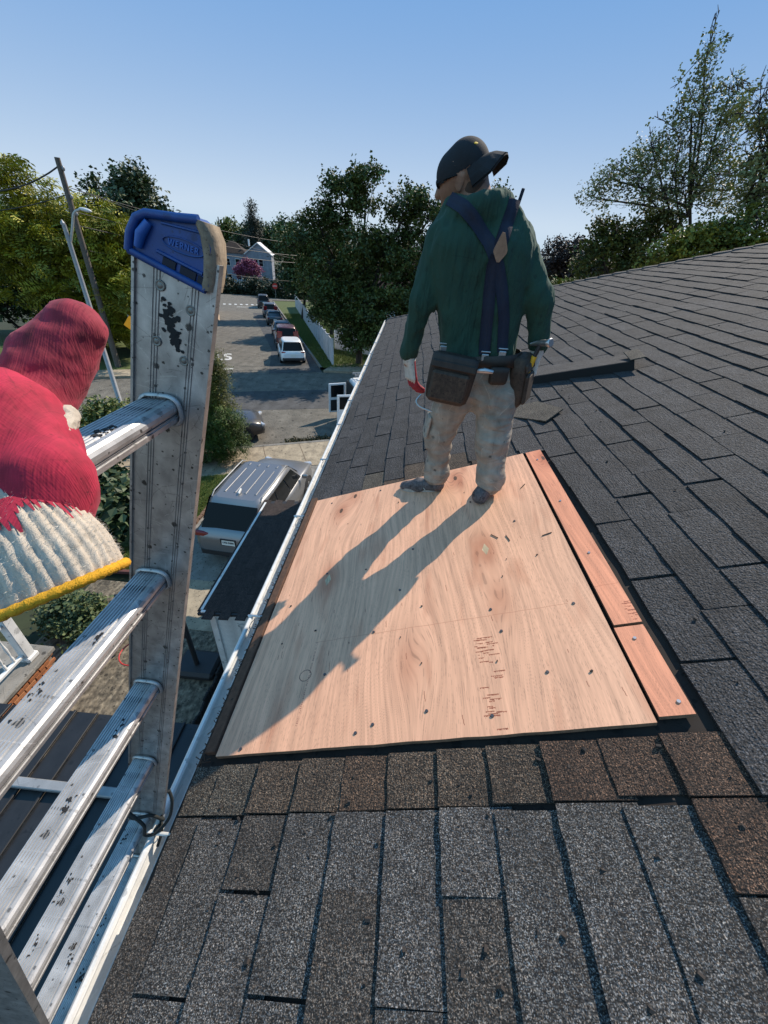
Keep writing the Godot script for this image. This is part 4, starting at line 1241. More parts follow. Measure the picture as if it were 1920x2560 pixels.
	neck.tube([hdir * 0.10, hdir * 0.165], [0.009, 0.010], 8)
	obj("neck", neck, M.trim, hw)
	var hh2 := MB.new(); hh2.group = 1
	var hxd := Vector3(0.55, 0.25, 0.8).normalized()
	hh2.tube([hdir * 0.165 - hxd * 0.055, hdir * 0.168 - hxd * 0.02, hdir * 0.168 + hxd * 0.015, hdir * 0.166 + hxd * 0.03, hdir * 0.166 + hxd * 0.052, hdir * 0.166 + hxd * 0.054], [0.006, 0.012, 0.014, 0.013, 0.019, 0.016], 10)
	obj("hammer_head", hh2, M.steel, hw)

func thing_part(called: String, parent: Node) -> Node3D:
	var o := Node3D.new(); o.name = numbered(parent, called); parent.add_child(o, true); return o

func pouch(belt: Node3D, P0: Vector3, c: Vector3, out: Vector3, w: float, h: float, d: float, m0: Material, m1: Material, roll: float):
	out = out.normalized()
	var x := Vector3.UP.cross(out).normalized(); var y := out.cross(x)
	var bs := Basis(x, y, out) * Basis(Vector3(0, 0, 1), roll)
	var mb := MB.new(); mb.group = 1
	var rings := []
	for q in [[0.5, 0.80, 0.55], [0.46, 0.98, 0.95], [0.2, 1.0, 1.0], [-0.2, 0.98, 1.05], [-0.40, 0.92, 0.95], [-0.485, 0.75, 0.6], [-0.5, 0.4, 0.3]]:
		var r := PackedVector3Array()
		for k in 20:
			var a := TAU * k / 20.0
			var e := Vector3(signf(cos(a)) * pow(absf(cos(a)), 0.45) * w * 0.5 * q[1], q[0] * h, (signf(sin(a)) * pow(absf(sin(a)), 0.45)) * d * 0.5 * q[2])
			r.append(c + bs * e - P0)
		rings.append(r)
	mb.loft(rings, true, true, true)
	var o := MeshInstance3D.new()
	o.mesh = mb.mesh(); o.material_override = m0; o.name = numbered(belt, "pouch"); belt.add_child(o, true)
	if h < 0.1: return
	var p2 := MB.new(); p2.group = -1
	p2.box(c + bs * Vector3(-w * 0.02, -h * 0.10, d * 0.56) - P0, Vector3(w * 0.80, h * 0.60, d * 0.30), bs, 0.012)
	var ob := obj("outer_pocket", p2, m1, belt)
	var fl := MB.new()
	fl.box(c + bs * Vector3(0, h * 0.32, d * 0.52) - P0, Vector3(w * 0.96, h * 0.16, d * 0.20), bs * Basis(Vector3(1, 0, 0), -0.25), 0.006)
	obj("pouch_flap", fl, m0, belt)

# ---- the glove in the foreground ----------------------------------------
func build_glove():
	var P0 := Vector3(-0.19, 7.39, -0.165)
	var o := thing("work_glove", "gloved hand in red coated knit glove with a yellow hem beside the ladder rung", "glove", P0)
	var ex := Vector3(0.99535, 0.06293, -0.07297)      # the hand lies across these directions: side, along the fingers' plane, out
	var f := SDF.new(); f.k = 0.016
	f.nz = noise(55.0, 7, 3); f.amp = 0.0016; f.stretch = Vector3(0.8, 1.6, 1.0)
	var tip := Vector3(-0.1985, 7.4462, -0.2415)
	f.cap(tip, Vector3(-0.2117, 7.4271, -0.2284), 0.0158, 0.0172); f.cap(Vector3(-0.2117, 7.4271, -0.2284), Vector3(-0.2150, 7.4035, -0.2000), 0.0172, 0.0215)
	var vd := Vector3(0.66, 0.10, 0.74)
	var g := SDF.new(); g.k = 0.022
	g.nz = noise(34.0, 9, 3); g.amp = 0.0022; g.stretch = Vector3(1.8, 0.8, 1.0)
	# palm slab, knuckles, four curled fingers out of frame
	var vn := (Vector3(-0.1830, 7.3950, -0.1650) - EYE).normalized()
	g.cap(Vector3(-0.2150, 7.4035, -0.2000), Vector3(-0.1930, 7.3900, -0.1720), 0.020, 0.022, vn, 1.3)
	g.cap(Vector3(-0.2020, 7.4090, -0.1830), Vector3(-0.1800, 7.3950, -0.1630), 0.0175, 0.0170, vn, 1.5)
	g.cap(Vector3(-0.2180, 7.4060, -0.1740), Vector3(-0.1880, 7.3800, -0.1580), 0.024, 0.0215, vn, 1.5)
	g.cap(Vector3(-0.2160, 7.3920, -0.1640), Vector3(-0.1970, 7.3740, -0.1530), 0.024, 0.0245, vn, 1.5)
	g.cap(Vector3(-0.1760, 7.3920, -0.1620), Vector3(-0.1800, 7.3770, -0.1560), 0.0135, 0.0165, vn, 1.4)
	g.cap(Vector3(-0.2350, 7.3850, -0.1640), Vector3(-0.2230, 7.3640, -0.1500), 0.024, 0.022, vn, 1.3)
	g.cap(Vector3(-0.2150, 7.3800, -0.1560), Vector3(-0.2080, 7.3690, -0.1480), 0.022, 0.020, vn, 1.3)
	g.cap(Vector3(-0.2400, 7.4040, -0.1760), Vector3(-0.2300, 7.3800, -0.1600), 0.022, 0.024, vn, 1.5)
	var kn := [Vector3(-0.2397, 7.4225, -0.1820), Vector3(-0.2428, 7.4087, -0.1725), Vector3(-0.2437, 7.3950, -0.1632), Vector3(-0.2421, 7.3814, -0.1540)]
	for k in 4:
		var a: Vector3 = kn[k]
		g.cap(a + Vector3(0.03, -0.004, 0.0), a, 0.014, 0.0115)
		var b := a + Vector3(-0.034, -0.004, -0.010); var c := b + Vector3(-0.004, -0.010, -0.026); var d := c + Vector3(0.016, -0.006, -0.014)
		g.cap(a, b, 0.0108, 0.0098); g.cap(b, c, 0.0098, 0.009); g.cap(c, d, 0.009, 0.0082)
	var red := mat(lin(0.56, 0.018, 0.060), 0.85, 0.0, cloudy(256, 0.62, 1.0, 0.03, 60, 60, 51, 0.7), 12.0, false, bumps(256, 0.045, 2, 3.0, 53, 9.0), 0.5)
	red.rim_enabled = true; red.rim = 0.3
	var red2 := red.duplicate() as StandardMaterial3D; red2.albedo_color = lin(0.42, 0.030, 0.060)
	var tm := MB.new(); tm.group = 1
	f.build(tm, 0.0022, P0)
	var gm := MB.new(); gm.group = 1
	g.build(gm, 0.003, P0)
	obj("coated_palm", gm, red, o)
	obj("coated_thumb", tm, red2, o)
	# cuff: ribbed knit, from the heel of the palm to the hem
	var c0 := Vector3(-0.2109, 7.3855, -0.1558); var c1 := c0 + Vector3(0.4598, -0.8111, 0.3615) * 0.062
	var ax := (c1 - c0).normalized()
	var sx := (ex - ax * ex.dot(ax)).normalized(); var sz := ax.cross(sx).normalized()
	var cuff := MB.new(); cuff.group = 1
	var rings := []
	var n := 220
	var rs := RandomNumberGenerator.new(); rs.seed = 8
	var zz := noise(0.9, 4, 2)
	for i in 26:
		var t := i / 25.0
		var r := PackedVector3Array()
		var rad := lerpf(0.0290, 0.0445, t * t * (3 - 2 * t) * 0.9 + t * 0.1) + 0.004 * sin(t * 3.0)
		for k in n:
			var w := TAU * k / n
			var rib := 0.0017 * (absf(sin(w * 20.0 + zz.get_noise_2d(t * 3.0, w) * 0.6)) - 0.5) + 0.0007 * zz.get_noise_2d(k * 2.7, i * 4.0)
			r.append(c0 + ax * (t * 0.062) + sx * cos(w) * (rad + rib) + sz * sin(w) * (rad * 0.66 + rib) - P0)
		rings.append(r)
	cuff.loft(rings)
	var fzm := MB.new()
	fzm.tri(Vector3(-0.00009, 0, 0), Vector3(0.00009, 0, 0), Vector3(0.0002, 0.0028, 0.0006))
	var fxs := []; var fcs := []
	for k in 5200:
		var ri: PackedVector3Array = rings[rs.randi_range(5, 24)]
		var q := rs.randi() % n
		var nn := (ri[q] - (c0 - P0 + ax * (ax.dot(ri[q] + P0 - c0)))).normalized()
		var dd := (nn + Vector3(rs.randfn(0, 0.7), rs.randfn(0, 0.7), rs.randfn(0, 0.7))).normalized()
		var sd2 := dd.cross(Vector3(0.3, 0.5, 0.8)).normalized()
		fxs.append(Transform3D(Basis(sd2, dd, sd2.cross(dd)) * Basis.from_scale(Vector3.ONE * rs.randf_range(0.5, 1.2)), ri[q])); fcs.append(Color(0.72, 0.66, 0.58))
	var wool := mat(lin(0.60, 0.52, 0.42), 0.97, 0.0, M.plain, 30.0, false, bumps(256, 0.3, 2, 3.0, 57), 1.2)
	wool.rim_enabled = true; wool.rim = 0.4
	var cu := obj("knit_cuff", cuff, wool, o)
	multi("fuzz", fzm.mesh(), M.leaf, fxs, fcs, o)
	var lin2 := MB.new(); lin2.group = 1
	var plug := []
	for q in [[0.058, 0.97], [0.03, 0.9], [0.028, 0.0]]:
		var r := PackedVector3Array()
		for k in 40:
			var w := -TAU * k / 40.0
			r.append(c0 + ax * q[0] + sx * cos(w) * 0.0435 * q[1] + sz * sin(w) * 0.029 * q[1] - P0)
		plug.append(r)
	lin2.loft(plug)
	obj("cuff_lining", lin2, wool, cu)
	var hem := MB.new(); hem.group = 1
	var pts := []; var rd := []
	for k in 141:
		var w := TAU * k / 140.0
		pts.append(c0 + ax * 0.0635 + sx * cos(w) * 0.0455 + sz * sin(w) * 0.0320 - P0); rd.append(0.0026 + 0.0003 * sin(k * 2.2))
	hem.tube(pts, rd, 10, false)
	obj("yellow_hem", hem, mat(lin(0.72, 0.36, 0.012), 0.9, 0.0, M.plain, 40.0, false, bumps(128, 0.3, 2, 3.0, 58), 1.2), o)
	# jagged edge of the red coating over the knit
	var jag := MB.new(); jag.group = 1
	for k in 70:
		var w := TAU * k / 70.0
		var ln := rs.randf_range(0.006, 0.020); var wd := rs.randf_range(0.03, 0.07)
		var prev := []
		for i in 6:
			var t := i / 5.0
			var along := 0.014 + ln * t
			var tt := along / 0.062
			var rad := lerpf(0.0290, 0.0445, tt * tt * (3 - 2 * tt) * 0.9 + tt * 0.1) + 0.004 * sin(tt * 3.0) + 0.0012
			var hw := wd * (1.0 - t * t * 0.75)
			var row := []
			for e in [-1.0, 1.0]:
				var w2: float = w + hw * e
				row.append(c0 + ax * along + sx * cos(w2) * rad + sz * sin(w2) * (rad * 0.66 + 0.0004) - P0)
			if prev.size(): jag.quad(prev[0], prev[1], row[1], row[0])
			prev = row
	var jn := obj("coating_edge", jag, red, o)
	jn.set_meta("kind", "stuff")
	# pale fuzz at the wrist side of the thumb, where the coating stops
	var fz := SDF.new(); fz.k = 0.01; fz.nz = noise(300.0, 12, 2); fz.amp = 0.0016
	fz.cap(Vector3(-0.1900, 7.4075, -0.2020), Vector3(-0.1845, 7.4035, -0.1850), 0.0065, 0.0070)
	var fm := MB.new(); fm.group = 1
	fz.build(fm, 0.0018, P0)
	obj("bare_knit", fm, wool, o)

# ---- ground, roads, yard --------------------------------------------------
func slab(called: String, pts: Array, top: float, thick: float, m: Material, parent: Node = self) -> MeshInstance3D:
	var mb := MB.new()
	var n := pts.size()
	for i in n:
		var a: Vector3 = pts[i]; var b: Vector3 = pts[(i + 1) % n]
		mb.quad(a + Vector3(0, top - thick, 0), b + Vector3(0, top - thick, 0), b + Vector3(0, top, 0), a + Vector3(0, top, 0))
	var c := Vector3.ZERO
	for p in pts: c += p
	c /= n
	for i in n: mb.tri(c + Vector3(0, top, 0), pts[i] + Vector3(0, top, 0), pts[(i + 1) % n] + Vector3(0, top, 0))
	var o := obj(called, mb, m, parent)
	if parent == self: o.set_meta("kind", "structure")
	return o
func strip(called: String, left: Array, right: Array, m: Material) -> MeshInstance3D:
	var mb := MB.new()
	for i in left.size() - 1: mb.quad(left[i], right[i], right[i + 1], left[i + 1])
	var o := obj(called, mb, m)
	o.set_meta("kind", "structure")
	return o
func er(b: float) -> float: return 0.9 + 0.055 * maxf(b, 0.0)      # right kerb of the side street
func el(b: float) -> float: return -9.0 + 0.055 * maxf(b, 0.0)

func build_ground():
	var bl := [-90.0, 0.0, 40.0, 95.0, 150.0]
	var l := []; var r := []
	for b in bl:
		l.append(S(-420, b, -0.06)); r.append(S(420, b, -0.06))
	l.append(S(-420, 700, -0.06) + Vector3(0, 0.055 * 550, 0)); r.append(S(420, 700, -0.06) + Vector3(0, 0.055 * 550, 0))
	strip("ground", l, r, mat(lin(0.035, 0.045, 0.018), 0.95, 0.0, M.grit, 0.1, true))
	strip("main_road", [S(-90, -10.9, 0), S(-90, 0.02, 0)], [S(70, -10.9, 0), S(70, 0.02, 0)], M.asphalt)
	l = []; r = []
	for i in 12:
		var b := 0.03 + i * 6.0
		l.append(S(el(b), b, 0.004)); r.append(S(er(b), b, 0.004))
	strip("side_road", l, r, M.asphalt)
	strip("cross_road", [S(-120, 66, 0.008), S(-120, 92, 0.008)], [S(120, 66, 0.008), S(120, 92, 0.008)], M.asphalt)
	# newer asphalt patches, seams
	strip("road_patch", [S(-6.2, -6.2, 0.006), S(-6.2, -3.2, 0.006)], [S(0.5, -6.8, 0.006), S(0.5, -3.6, 0.006)], M.asphalt_dark)
	strip("gutter_pan", [S(-2.6, 0.2, 0.012), S(-1.5, 9.0, 0.012), S(-1.0, 40.0, 0.012)], [S(0.9, 0.2, 0.012), S(er(9), 9, 0.012), S(er(40), 40, 0.012)], M.asphalt_dark)
	for q in [[-8.0, -4.4, 20.0], [-8.0, 1.2, 21.5], [-4.2, 2.5, 30.0]]:
		var mb := MB.new()
		mb.quad(S(q[0], q[1], 0.014), S(q[0] + 9.0, q[1] + 0.3, 0.014), S(q[0] + 9.0, q[1] + 0.36, 0.014), S(q[0], q[1] + 0.05, 0.014))
		var o := obj("road_seam", mb, M.asphalt_dark)
		o.set_meta("kind", "structure")
	# painted markings
	var mb2 := MB.new()
	mb2.quad(S(-9.3, 1.75, 0.016), S(-4.75, 1.75, 0.016), S(-4.75, 2.15, 0.016), S(-9.3, 2.15, 0.016))
	var sl := obj("stop_line", mb2, M.paint); sl.set_meta("kind", "structure")
	var fnt := SystemFont.new(); fnt.font_names = PackedStringArray(["Droid Sans"]); fnt.font_weight = 700
	var tm := TextMesh.new()
	tm.text = "STOP"; tm.font = fnt; tm.font_size = 64; tm.pixel_size = 0.0185; tm.depth = 0.01
	var wr := put("stop_marking", tm, M.paint, self, Transform3D(Basis(-sa * 1.12, sb * -2.9 + Vector3(0, 0.055 * 2.9, 0), Vector3.UP), S(-6.28, 6.3, 0.012)))
	wr.set_meta("kind", "structure")
	var zb := 54.3
	for i in 9:
		var a := -5.9 + i * 0.93
		var c := MB.new()
		c.quad(S(a, zb - 0.9, 0.016), S(a + 0.42, zb - 0.9 + 0.1, 0.016), S(a + 0.42, zb + 1.1, 0.016), S(a, zb + 1.0, 0.016))
		var o := obj("crosswalk_stripe", c, M.paint); o.set_meta("kind", "structure")
	var c2 := MB.new()
	c2.quad(S(-2.9, 49.0, 0.016), S(2.4, 49.4, 0.016), S(2.4, 50.0, 0.016), S(-2.9, 49.6, 0.016))
	var o2 := obj("crosswalk_stop_line", c2, M.paint); o2.set_meta("kind", "structure")
	# kerbs, verges, pavements
	l = []; r = []
	var kl := []; var kr := []
	for i in 12:
		var b := 1.2 + i * 5.6
		kl.append(S(er(b), b, 0.13)); kr.append(S(er(b) + 0.16, b, 0.13))
		l.append(S(er(b) + 0.16, b, 0.12)); r.append(S(er(b) + 9.0, b, 0.12))
	strip("kerb", kl, kr, M.concrete_grey)
	var kf := MB.new()
	for i in 11: kf.quad(kl[i] - Vector3(0, 0.14, 0), kl[i], kl[i + 1], kl[i + 1] - Vector3(0, 0.14, 0))
	obj("kerb_face", kf, M.concrete_grey).set_meta("kind", "structure")
	strip("verge", l, r, M.lawn)
	slab("corner_pavement", [S(1.0, 0.15), S(2.6, -0.35), S(9.0, -0.3), S(9.0, 1.6), S(3.0, 2.2), S(1.9, 1.7)], 0.135, 0.15, M.concrete)
	slab("far_pavement", [S(-60, 0.2), S(-9.4, 0.2), S(-9.4, 2.0), S(-60, 2.0)], 0.12, 0.15, M.concrete)
	slab("left_verge", [S(-90, 2.02), S(-9.3, 2.02), S(-8.2, 20), S(-90, 20)], 0.11, 0.15, M.lawn)
	slab("near_kerb", [S(-90, -11.06), S(60, -11.06), S(60, -10.9), S(-90, -10.9)], 0.13, 0.2, M.concrete_grey)
	slab("pavement", [S(-90, -13.15), S(60, -13.15), S(60, -11.06), S(-90, -11.06)], 0.12, 0.2, M.concrete)
	for i in 14:
		var c := MB.new(); var a := -10.0 + i * 1.5
		c.quad(S(a, -13.1, 0.123), S(a + 0.025, -13.1, 0.123), S(a + 0.025, -11.1, 0.123), S(a, -11.1, 0.123))
		obj("pavement_joint", c, M.soil).set_meta("kind", "structure")
	# yard behind the pavement
	var yard := slab("yard_soil", [Vector3(-60, 0, 8), Vector3(-0.7, 0, 8), Vector3(-0.7, 0, -13.0), S(60, -13.16), S(60, -40), Vector3(70, 0, 8), Vector3(70, 0, 30), Vector3(-60, 0, 30)], 0.02, 0.1, M.soil)
	slab("driveway", [Vector3(-5.95, 0, -12.7), Vector3(-5.95, 0, -6.7), Vector3(-0.8, 0, -6.7), Vector3(-0.8, 0, -14.7)], 0.10, 0.12, M.concrete_grey)
	slab("concrete_yard", [Vector3(-7.3, 0, -6.7), Vector3(-7.1, 0, 3), Vector3(-0.8, 0, 3), Vector3(-0.8, 0, -6.7)], 0.095, 0.12, M.concrete_rough)
	slab("tan_pad", [Vector3(-5.9, 0, -7.0), Vector3(-5.9, 0, -5.5), Vector3(-2.9, 0, -5.5), Vector3(-2.9, 0, -7.0)], 0.103, 0.1, M.concrete)
	slab("lawn", [S(-22, -13.16), S(1.0, -13.16) * Vector3(0, 1, 1) + Vector3(-5.98, 0, 0), Vector3(-5.98, 0, -7.2), Vector3(-8.6, 0, -6.9), Vector3(-14, 0, -7.2)], 0.11, 0.12, M.lawn)
	# grass blades
	var bl2 := MB.new()
	for k in 5:
		var w := TAU * k / 5.0 + 0.3; var d := Vector3(cos(w), 0, sin(w))
		bl2.tri(d * 0.012 - d.cross(Vector3.UP) * 0.006, d * 0.012 + d.cross(Vector3.UP) * 0.006, d * 0.04 + Vector3(0, 0.06, 0))
	var blade := bl2.mesh()
	var xs := []; var cs := []
	var rs := RandomNumberGenerator.new(); rs.seed = 12
	while xs.size() < 22000:
		var p := Vector3(rs.randf_range(-9.5, -5.98), 0.105, rs.randf_range(-12.6, -7.0))
		if (p - sq).dot(sb) > -13.2: continue
		xs.append(Transform3D(Basis(Vector3.UP, rs.randf() * TAU).scaled(Vector3.ONE * rs.randf_range(0.7, 1.5)), p))
		cs.append(Color(0.11, 0.17, 0.03).lerp(Color(0.24, 0.21, 0.07), rs.randf() * rs.randf()))
	for i in 16000:
		var b := rs.randf_range(0.9, 38.0)
		var p := S(er(b) + rs.randf_range(0.2, 4.5), b, 0.115)
		xs.append(Transform3D(Basis(Vector3.UP, rs.randf() * TAU).scaled(Vector3.ONE * rs.randf_range(1.2, 2.6)), p))
		cs.append(Color(0.06, 0.11, 0.015).lerp(Color(0.12, 0.15, 0.03), rs.randf()))
	var gr := multi("grass", blade, M.leaf, xs, cs)
	tag(gr, "short green grass on the lawn beside the silver car and along the kerb", "grass", "", "stuff")
	# edging bricks of the lawn by the drive
	var eb := thing("lawn_edging", "low row of brown edging bricks between lawn and driveway", "edging", Vector3(-5.97, 0.1, -9.5))
	var ebm := BoxMesh.new(); ebm.size = Vector3(0.09, 0.10, 0.19)
	var em := mat(lin(0.20, 0.12, 0.08), 0.95, 0.0, M.grit, 3.0)
	for i in 22: put("brick", ebm, em, eb, Transform3D(Basis(Vector3.UP, rs.randf_range(-0.12, 0.12)) * Basis(Vector3(0, 0, 1), rs.randf_range(-0.1, 0.1)), Vector3(rs.randf_range(-0.01, 0.01), 0.03, -2.6 + i * 0.21)))
	var eb2 := thing("lawn_edging", "thin dark red edging strip along the near end of the lawn", "edging", Vector3(-7.6, 0.1, -6.95))
	var e2 := MB.new()
	e2.box(Vector3(0.2, 0.05, 0), Vector3(2.9, 0.09, 0.10), Basis(Vector3.UP, 0.06), 0.01)
	obj("strip", e2, mat(lin(0.10, 0.035, 0.03), 0.9), eb2)

func build_shed():
	var o := thing("shed", "white clapboard shed with a brown shingle roof between house and silver car", "shed", Vector3(-1.9, 0.1, -6.0))
	var core := MB.new()
	core.box(Vector3(0.04, 1.05, 0.02), Vector3(2.12, 2.1, 3.26))
	obj("wall", core, M.white, o)
	var wl := o.get_node("wall")
	var bx := MB.new()
	bx.quad(Vector3(-1.06, 0, 0.016), Vector3(1.06, 0, 0.016), Vector3(1.06, 0.135, 0.002), Vector3(-1.06, 0.135, 0.002))
	bx.quad(Vector3(-1.06, 0, 0.0), Vector3(1.06, 0, 0.0), Vector3(1.06, 0, 0.016), Vector3(-1.06, 0, 0.016))
	var sb1 := bx.mesh()
	for i in 15: put("siding_board", sb1, M.white, wl, Transform3D(Basis.IDENTITY, Vector3(0.04, 0.05 + i * 0.134, 1.652)))
	for i in 15: put("siding_board", sb1, M.white, wl, Transform3D(Basis(Vector3.UP, -PI / 2).scaled(Vector3(1, 1, 1.0)) * Basis.from_scale(Vector3(1.53, 1, 1)), Vector3(-1.022, 0.05 + i * 0.134, 0.0)))
	var tr := MB.new()
	tr.box(Vector3(-1.0, 1.05, 1.64), Vector3(0.11, 2.1, 0.11), Basis.IDENTITY, 0.006)
	obj("corner_board", tr, M.white, o)
	var fa := MB.new()
	fa.box(Vector3(0.02, 2.09, 1.70), Vector3(2.36, 0.10, 0.05), Basis.IDENTITY, 0.006)
	fa.box(Vector3(-1.16, 2.09, 0.0), Vector3(0.05, 0.10, 3.35), Basis.IDENTITY, 0.006)
	obj("fascia", fa, M.white, o)
	var dr := MB.new()
	dr.box(Vector3(0.10, 0.95, 1.672), Vector3(1.30, 1.75, 0.012))
	var door := obj("door", dr, M.fence, o)
	var df := MB.new()
	for q in [[-0.56, 0.95, 0.045, 1.80], [0.76, 0.95, 0.045, 1.80], [0.10, 1.84, 1.36, 0.045]]:
		df.box(Vector3(q[0], q[1], 1.684), Vector3(q[2], q[3], 0.022), Basis.IDENTITY, 0.003)
	obj("door_trim", df, M.white, door)
	var slope := 0.10
	var rb := Basis(Vector3(0, 0, 1), slope)
	var rf := MB.new()
	rf.box(Vector3(0.0, 2.21, 0.0), Vector3(2.42, 0.05, 3.50), rb)
	var roof := obj("roof", rf, M.trim, o)
	var sm := MB.new()
	sm.box(Vector3.ZERO, Vector3(0.17, 0.014, 0.32), Basis(Vector3(0, 0, 1), -0.05))
	var shm := sm.mesh()
	var rs := RandomNumberGenerator.new(); rs.seed = 71
	var browns := []
	for q in [0.85, 1.0, 1.12]: browns.append(mat(lin(0.17 * q, 0.115 * q, 0.10 * q), 0.95, 0.0, M.gran, 2.0, true))
	for i in 17:
		for k in 11:
			var z := -1.62 + k * 0.325 + (0.16 if i % 2 else 0.0)
			if z > 1.62: z -= 0.08
			put("shingle", shm, browns[rs.randi() % 3], roof, Transform3D(rb, Vector3(0, 2.243, 0) + rb * Vector3(-1.14 + i * 0.142, rs.randf_range(0, 0.003), z)))

func build_yard_things():
	# dark metal awning below the ladder
	var aw := thing("awning", "dark ribbed metal patio roof with a pale cross beam below the ladder rungs", "awning", Vector3(-2.6, 3.0, -0.6))
	var dark := mat(lin(0.022, 0.023, 0.026), 0.45, 0.2, M.plain, 1.0)
	for i in 10:
		var p := MB.new()
		p.box(Vector3(-1.55 + i * 0.245, 0.0, 0.0), Vector3(0.238, 0.02, 3.05), Basis(Vector3(0, 0, 1), 0.02), 0.006)
		p.box(Vector3(-1.43 + i * 0.245, 0.024, 0.0), Vector3(0.025, 0.03, 3.05), Basis.IDENTITY, 0.006)
		obj("roof_panel", p, dark, aw)
	var bm := MB.new()
	bm.box(Vector3(-0.35, 0.07, -0.80), Vector3(2.5, 0.05, 0.085), Basis.IDENTITY, 0.008)
	obj("cross_beam", bm, M.galv, aw)
	var fl := MB.new()
	fl.box(Vector3(0.93, 0.06, 0.0), Vector3(0.16, 0.09, 3.1), Basis.IDENTITY, 0.02)
	fl.box(Vector3(1.10, 0.03, 0.0), Vector3(0.08, 0.05, 3.1), Basis.IDENTITY, 0.02)
	obj("edge_flashing", fl, mat(lin(0.10, 0.10, 0.105), 0.6), aw)
	var lg := MB.new()
	for z in [-1.4, 1.4]: lg.box(Vector3(-1.6, -1.45, z), Vector3(0.08, 2.9, 0.08))
	lg.box(Vector3(-1.6, -0.06, 0), Vector3(0.06, 0.08, 2.9))
	obj("frame", lg, dark, aw)
	# brick porch with white railing
	var po := thing("porch", "orange brick porch wall with concrete cap below the glove", "porch", Vector3(-6.9, 0.1, -2.5))
	var base := MB.new()
	base.box(Vector3(0.0, 0.50, 0.0), Vector3(2.00, 1.0, 2.94))
	obj("wall", base, mat(lin(0.28, 0.22, 0.17), 0.95, 0.0, M.grit, 2.0), po)
	var wl := po.get_node("wall")
	var brm := []
	for i in 4:
		brm.append(mat(lin([0.46, 0.40, 0.50, 0.36][i], [0.18, 0.145, 0.21, 0.13][i], [0.075, 0.055, 0.09, 0.05][i]), 0.92, 0.0, M.grit, 4.0))
	var bmsh := []
	for i in 3:
		var b := MB.new(); b.box(Vector3.ZERO, Vector3(0.03, 0.062 + i * 0.001, 0.205 + i * 0.002), Basis.IDENTITY, 0.005); bmsh.append(b.mesh())
	var rs := RandomNumberGenerator.new(); rs.seed = 61
	for row in 13:
		for k in 13:
			var z := -1.40 + k * 0.222 + (0.111 if row % 2 else 0.0)
			if z > 1.42: continue
			put("brick", bmsh[rs.randi() % 3], brm[rs.randi() % 4], wl, Transform3D(Basis.IDENTITY, Vector3(1.004 + rs.randf_range(0, 0.004), 0.05 + row * 0.075, z)))
	for row in 13:
		for k in 9:
			var x := -0.92 + k * 0.222 + (0.111 if row % 2 else 0.0)
			if x > 0.95: continue
			put("brick", bmsh[rs.randi() % 3], brm[rs.randi() % 4], wl, Transform3D(Basis(Vector3.UP, PI / 2), Vector3(x, 0.05 + row * 0.075, -1.474)))
	var cp := MB.new()
	cp.box(Vector3(0, 1.045, 0), Vector3(2.16, 0.09, 3.10), Basis.IDENTITY, 0.015)
	obj("concrete_cap", cp, M.concrete_grey, po)
	var ra := thing("porch_railing", "white turned baluster railing standing on the brick porch", "railing", Vector3(-6.9, 1.19, -2.5))
	var rl := MB.new()
	rl.box(Vector3(0.86, 0.16, 0.1), Vector3(0.07, 0.06, 2.6), Basis.IDENTITY, 0.01)
	rl.box(Vector3(0.86, 0.92, 0.1), Vector3(0.08, 0.07, 2.6), Basis.IDENTITY, 0.015)
	obj("rail", rl, M.white, ra)
	var ps := MB.new()
	ps.box(Vector3(0.86, 0.52, -1.28), Vector3(0.15, 1.04, 0.15), Basis.IDENTITY, 0.01)
	ps.box(Vector3(0.86, 0.05, -1.28), Vector3(0.21, 0.10, 0.21), Basis.IDENTITY, 0.02)
	ps.box(Vector3(0.86, 1.06, -1.28), Vector3(0.20, 0.05, 0.20), Basis.IDENTITY, 0.015)
	obj("post", ps, M.white, ra)
	var bs := MB.new(); bs.group = 1
	bs.lathe([Vector2(0.022, 0.0), Vector2(0.022, 0.10), Vector2(0.012, 0.13), Vector2(0.020, 0.20), Vector2(0.026, 0.30), Vector2(0.014, 0.42), Vector2(0.012, 0.52), Vector2(0.022, 0.56), Vector2(0.022, 0.74)], Transform3D.IDENTITY, 10)
	var bsm := bs.mesh()
	for i in 16: put("baluster", bsm, M.white, ra, Transform3D(Basis.IDENTITY, Vector3(0.86, 0.19, -1.07 + i * 0.155)))
	# basketball hoop seen from above
	var bh := thing("basketball_hoop", "basketball hoop with black framed white board and red rim behind the ladder", "basketball hoop", Vector3(-3.62, 0.1, -3.86))
	var yaw := Basis(Vector3.UP, -0.15) * Basis(Vector3(0, 0, 1), 0.0)
	var bd := MB.new(); bd.box(Vector3.ZERO, Vector3(1.02, 0.62, 0.025), Basis.IDENTITY, 0.006)
	var bo := obj("backboard", bd, M.white, bh)
	bo.transform = Transform3D(yaw * Basis(Vector3(1, 0, 0), 0.0), Vector3(-0.03, 2.32, -0.08))
	var fr := MB.new()
	for q in [[0, 0.31, 1.10, 0.06], [0, -0.31, 1.10, 0.06], [-0.52, 0, 0.06, 0.62], [0.52, 0, 0.06, 0.62]]: fr.box(Vector3(q[0], q[1], 0.0), Vector3(q[2], q[3], 0.045), Basis.IDENTITY, 0.012)
	obj("board_frame", fr, M.trim, bo)
	var ln := MB.new()
	for q in [[0, 0.255, 0.95, 0.02], [0, -0.255, 0.95, 0.02], [-0.465, 0, 0.02, 0.52], [0.465, 0, 0.02, 0.52]]: ln.box(Vector3(q[0], q[1], 0.0145), Vector3(q[2], q[3], 0.006))
	obj("board_line", ln, M.red, bo)
	var rm := MB.new(); rm.group = 1
	var pts := []
	for k in 33: pts.append(Vector3(cos(TAU * k / 32.0) * 0.22 + 0.10, -0.18, 0.52 + sin(TAU * k / 32.0) * 0.22))
	rm.tube(pts, fill(0.010, 33), 6, false)
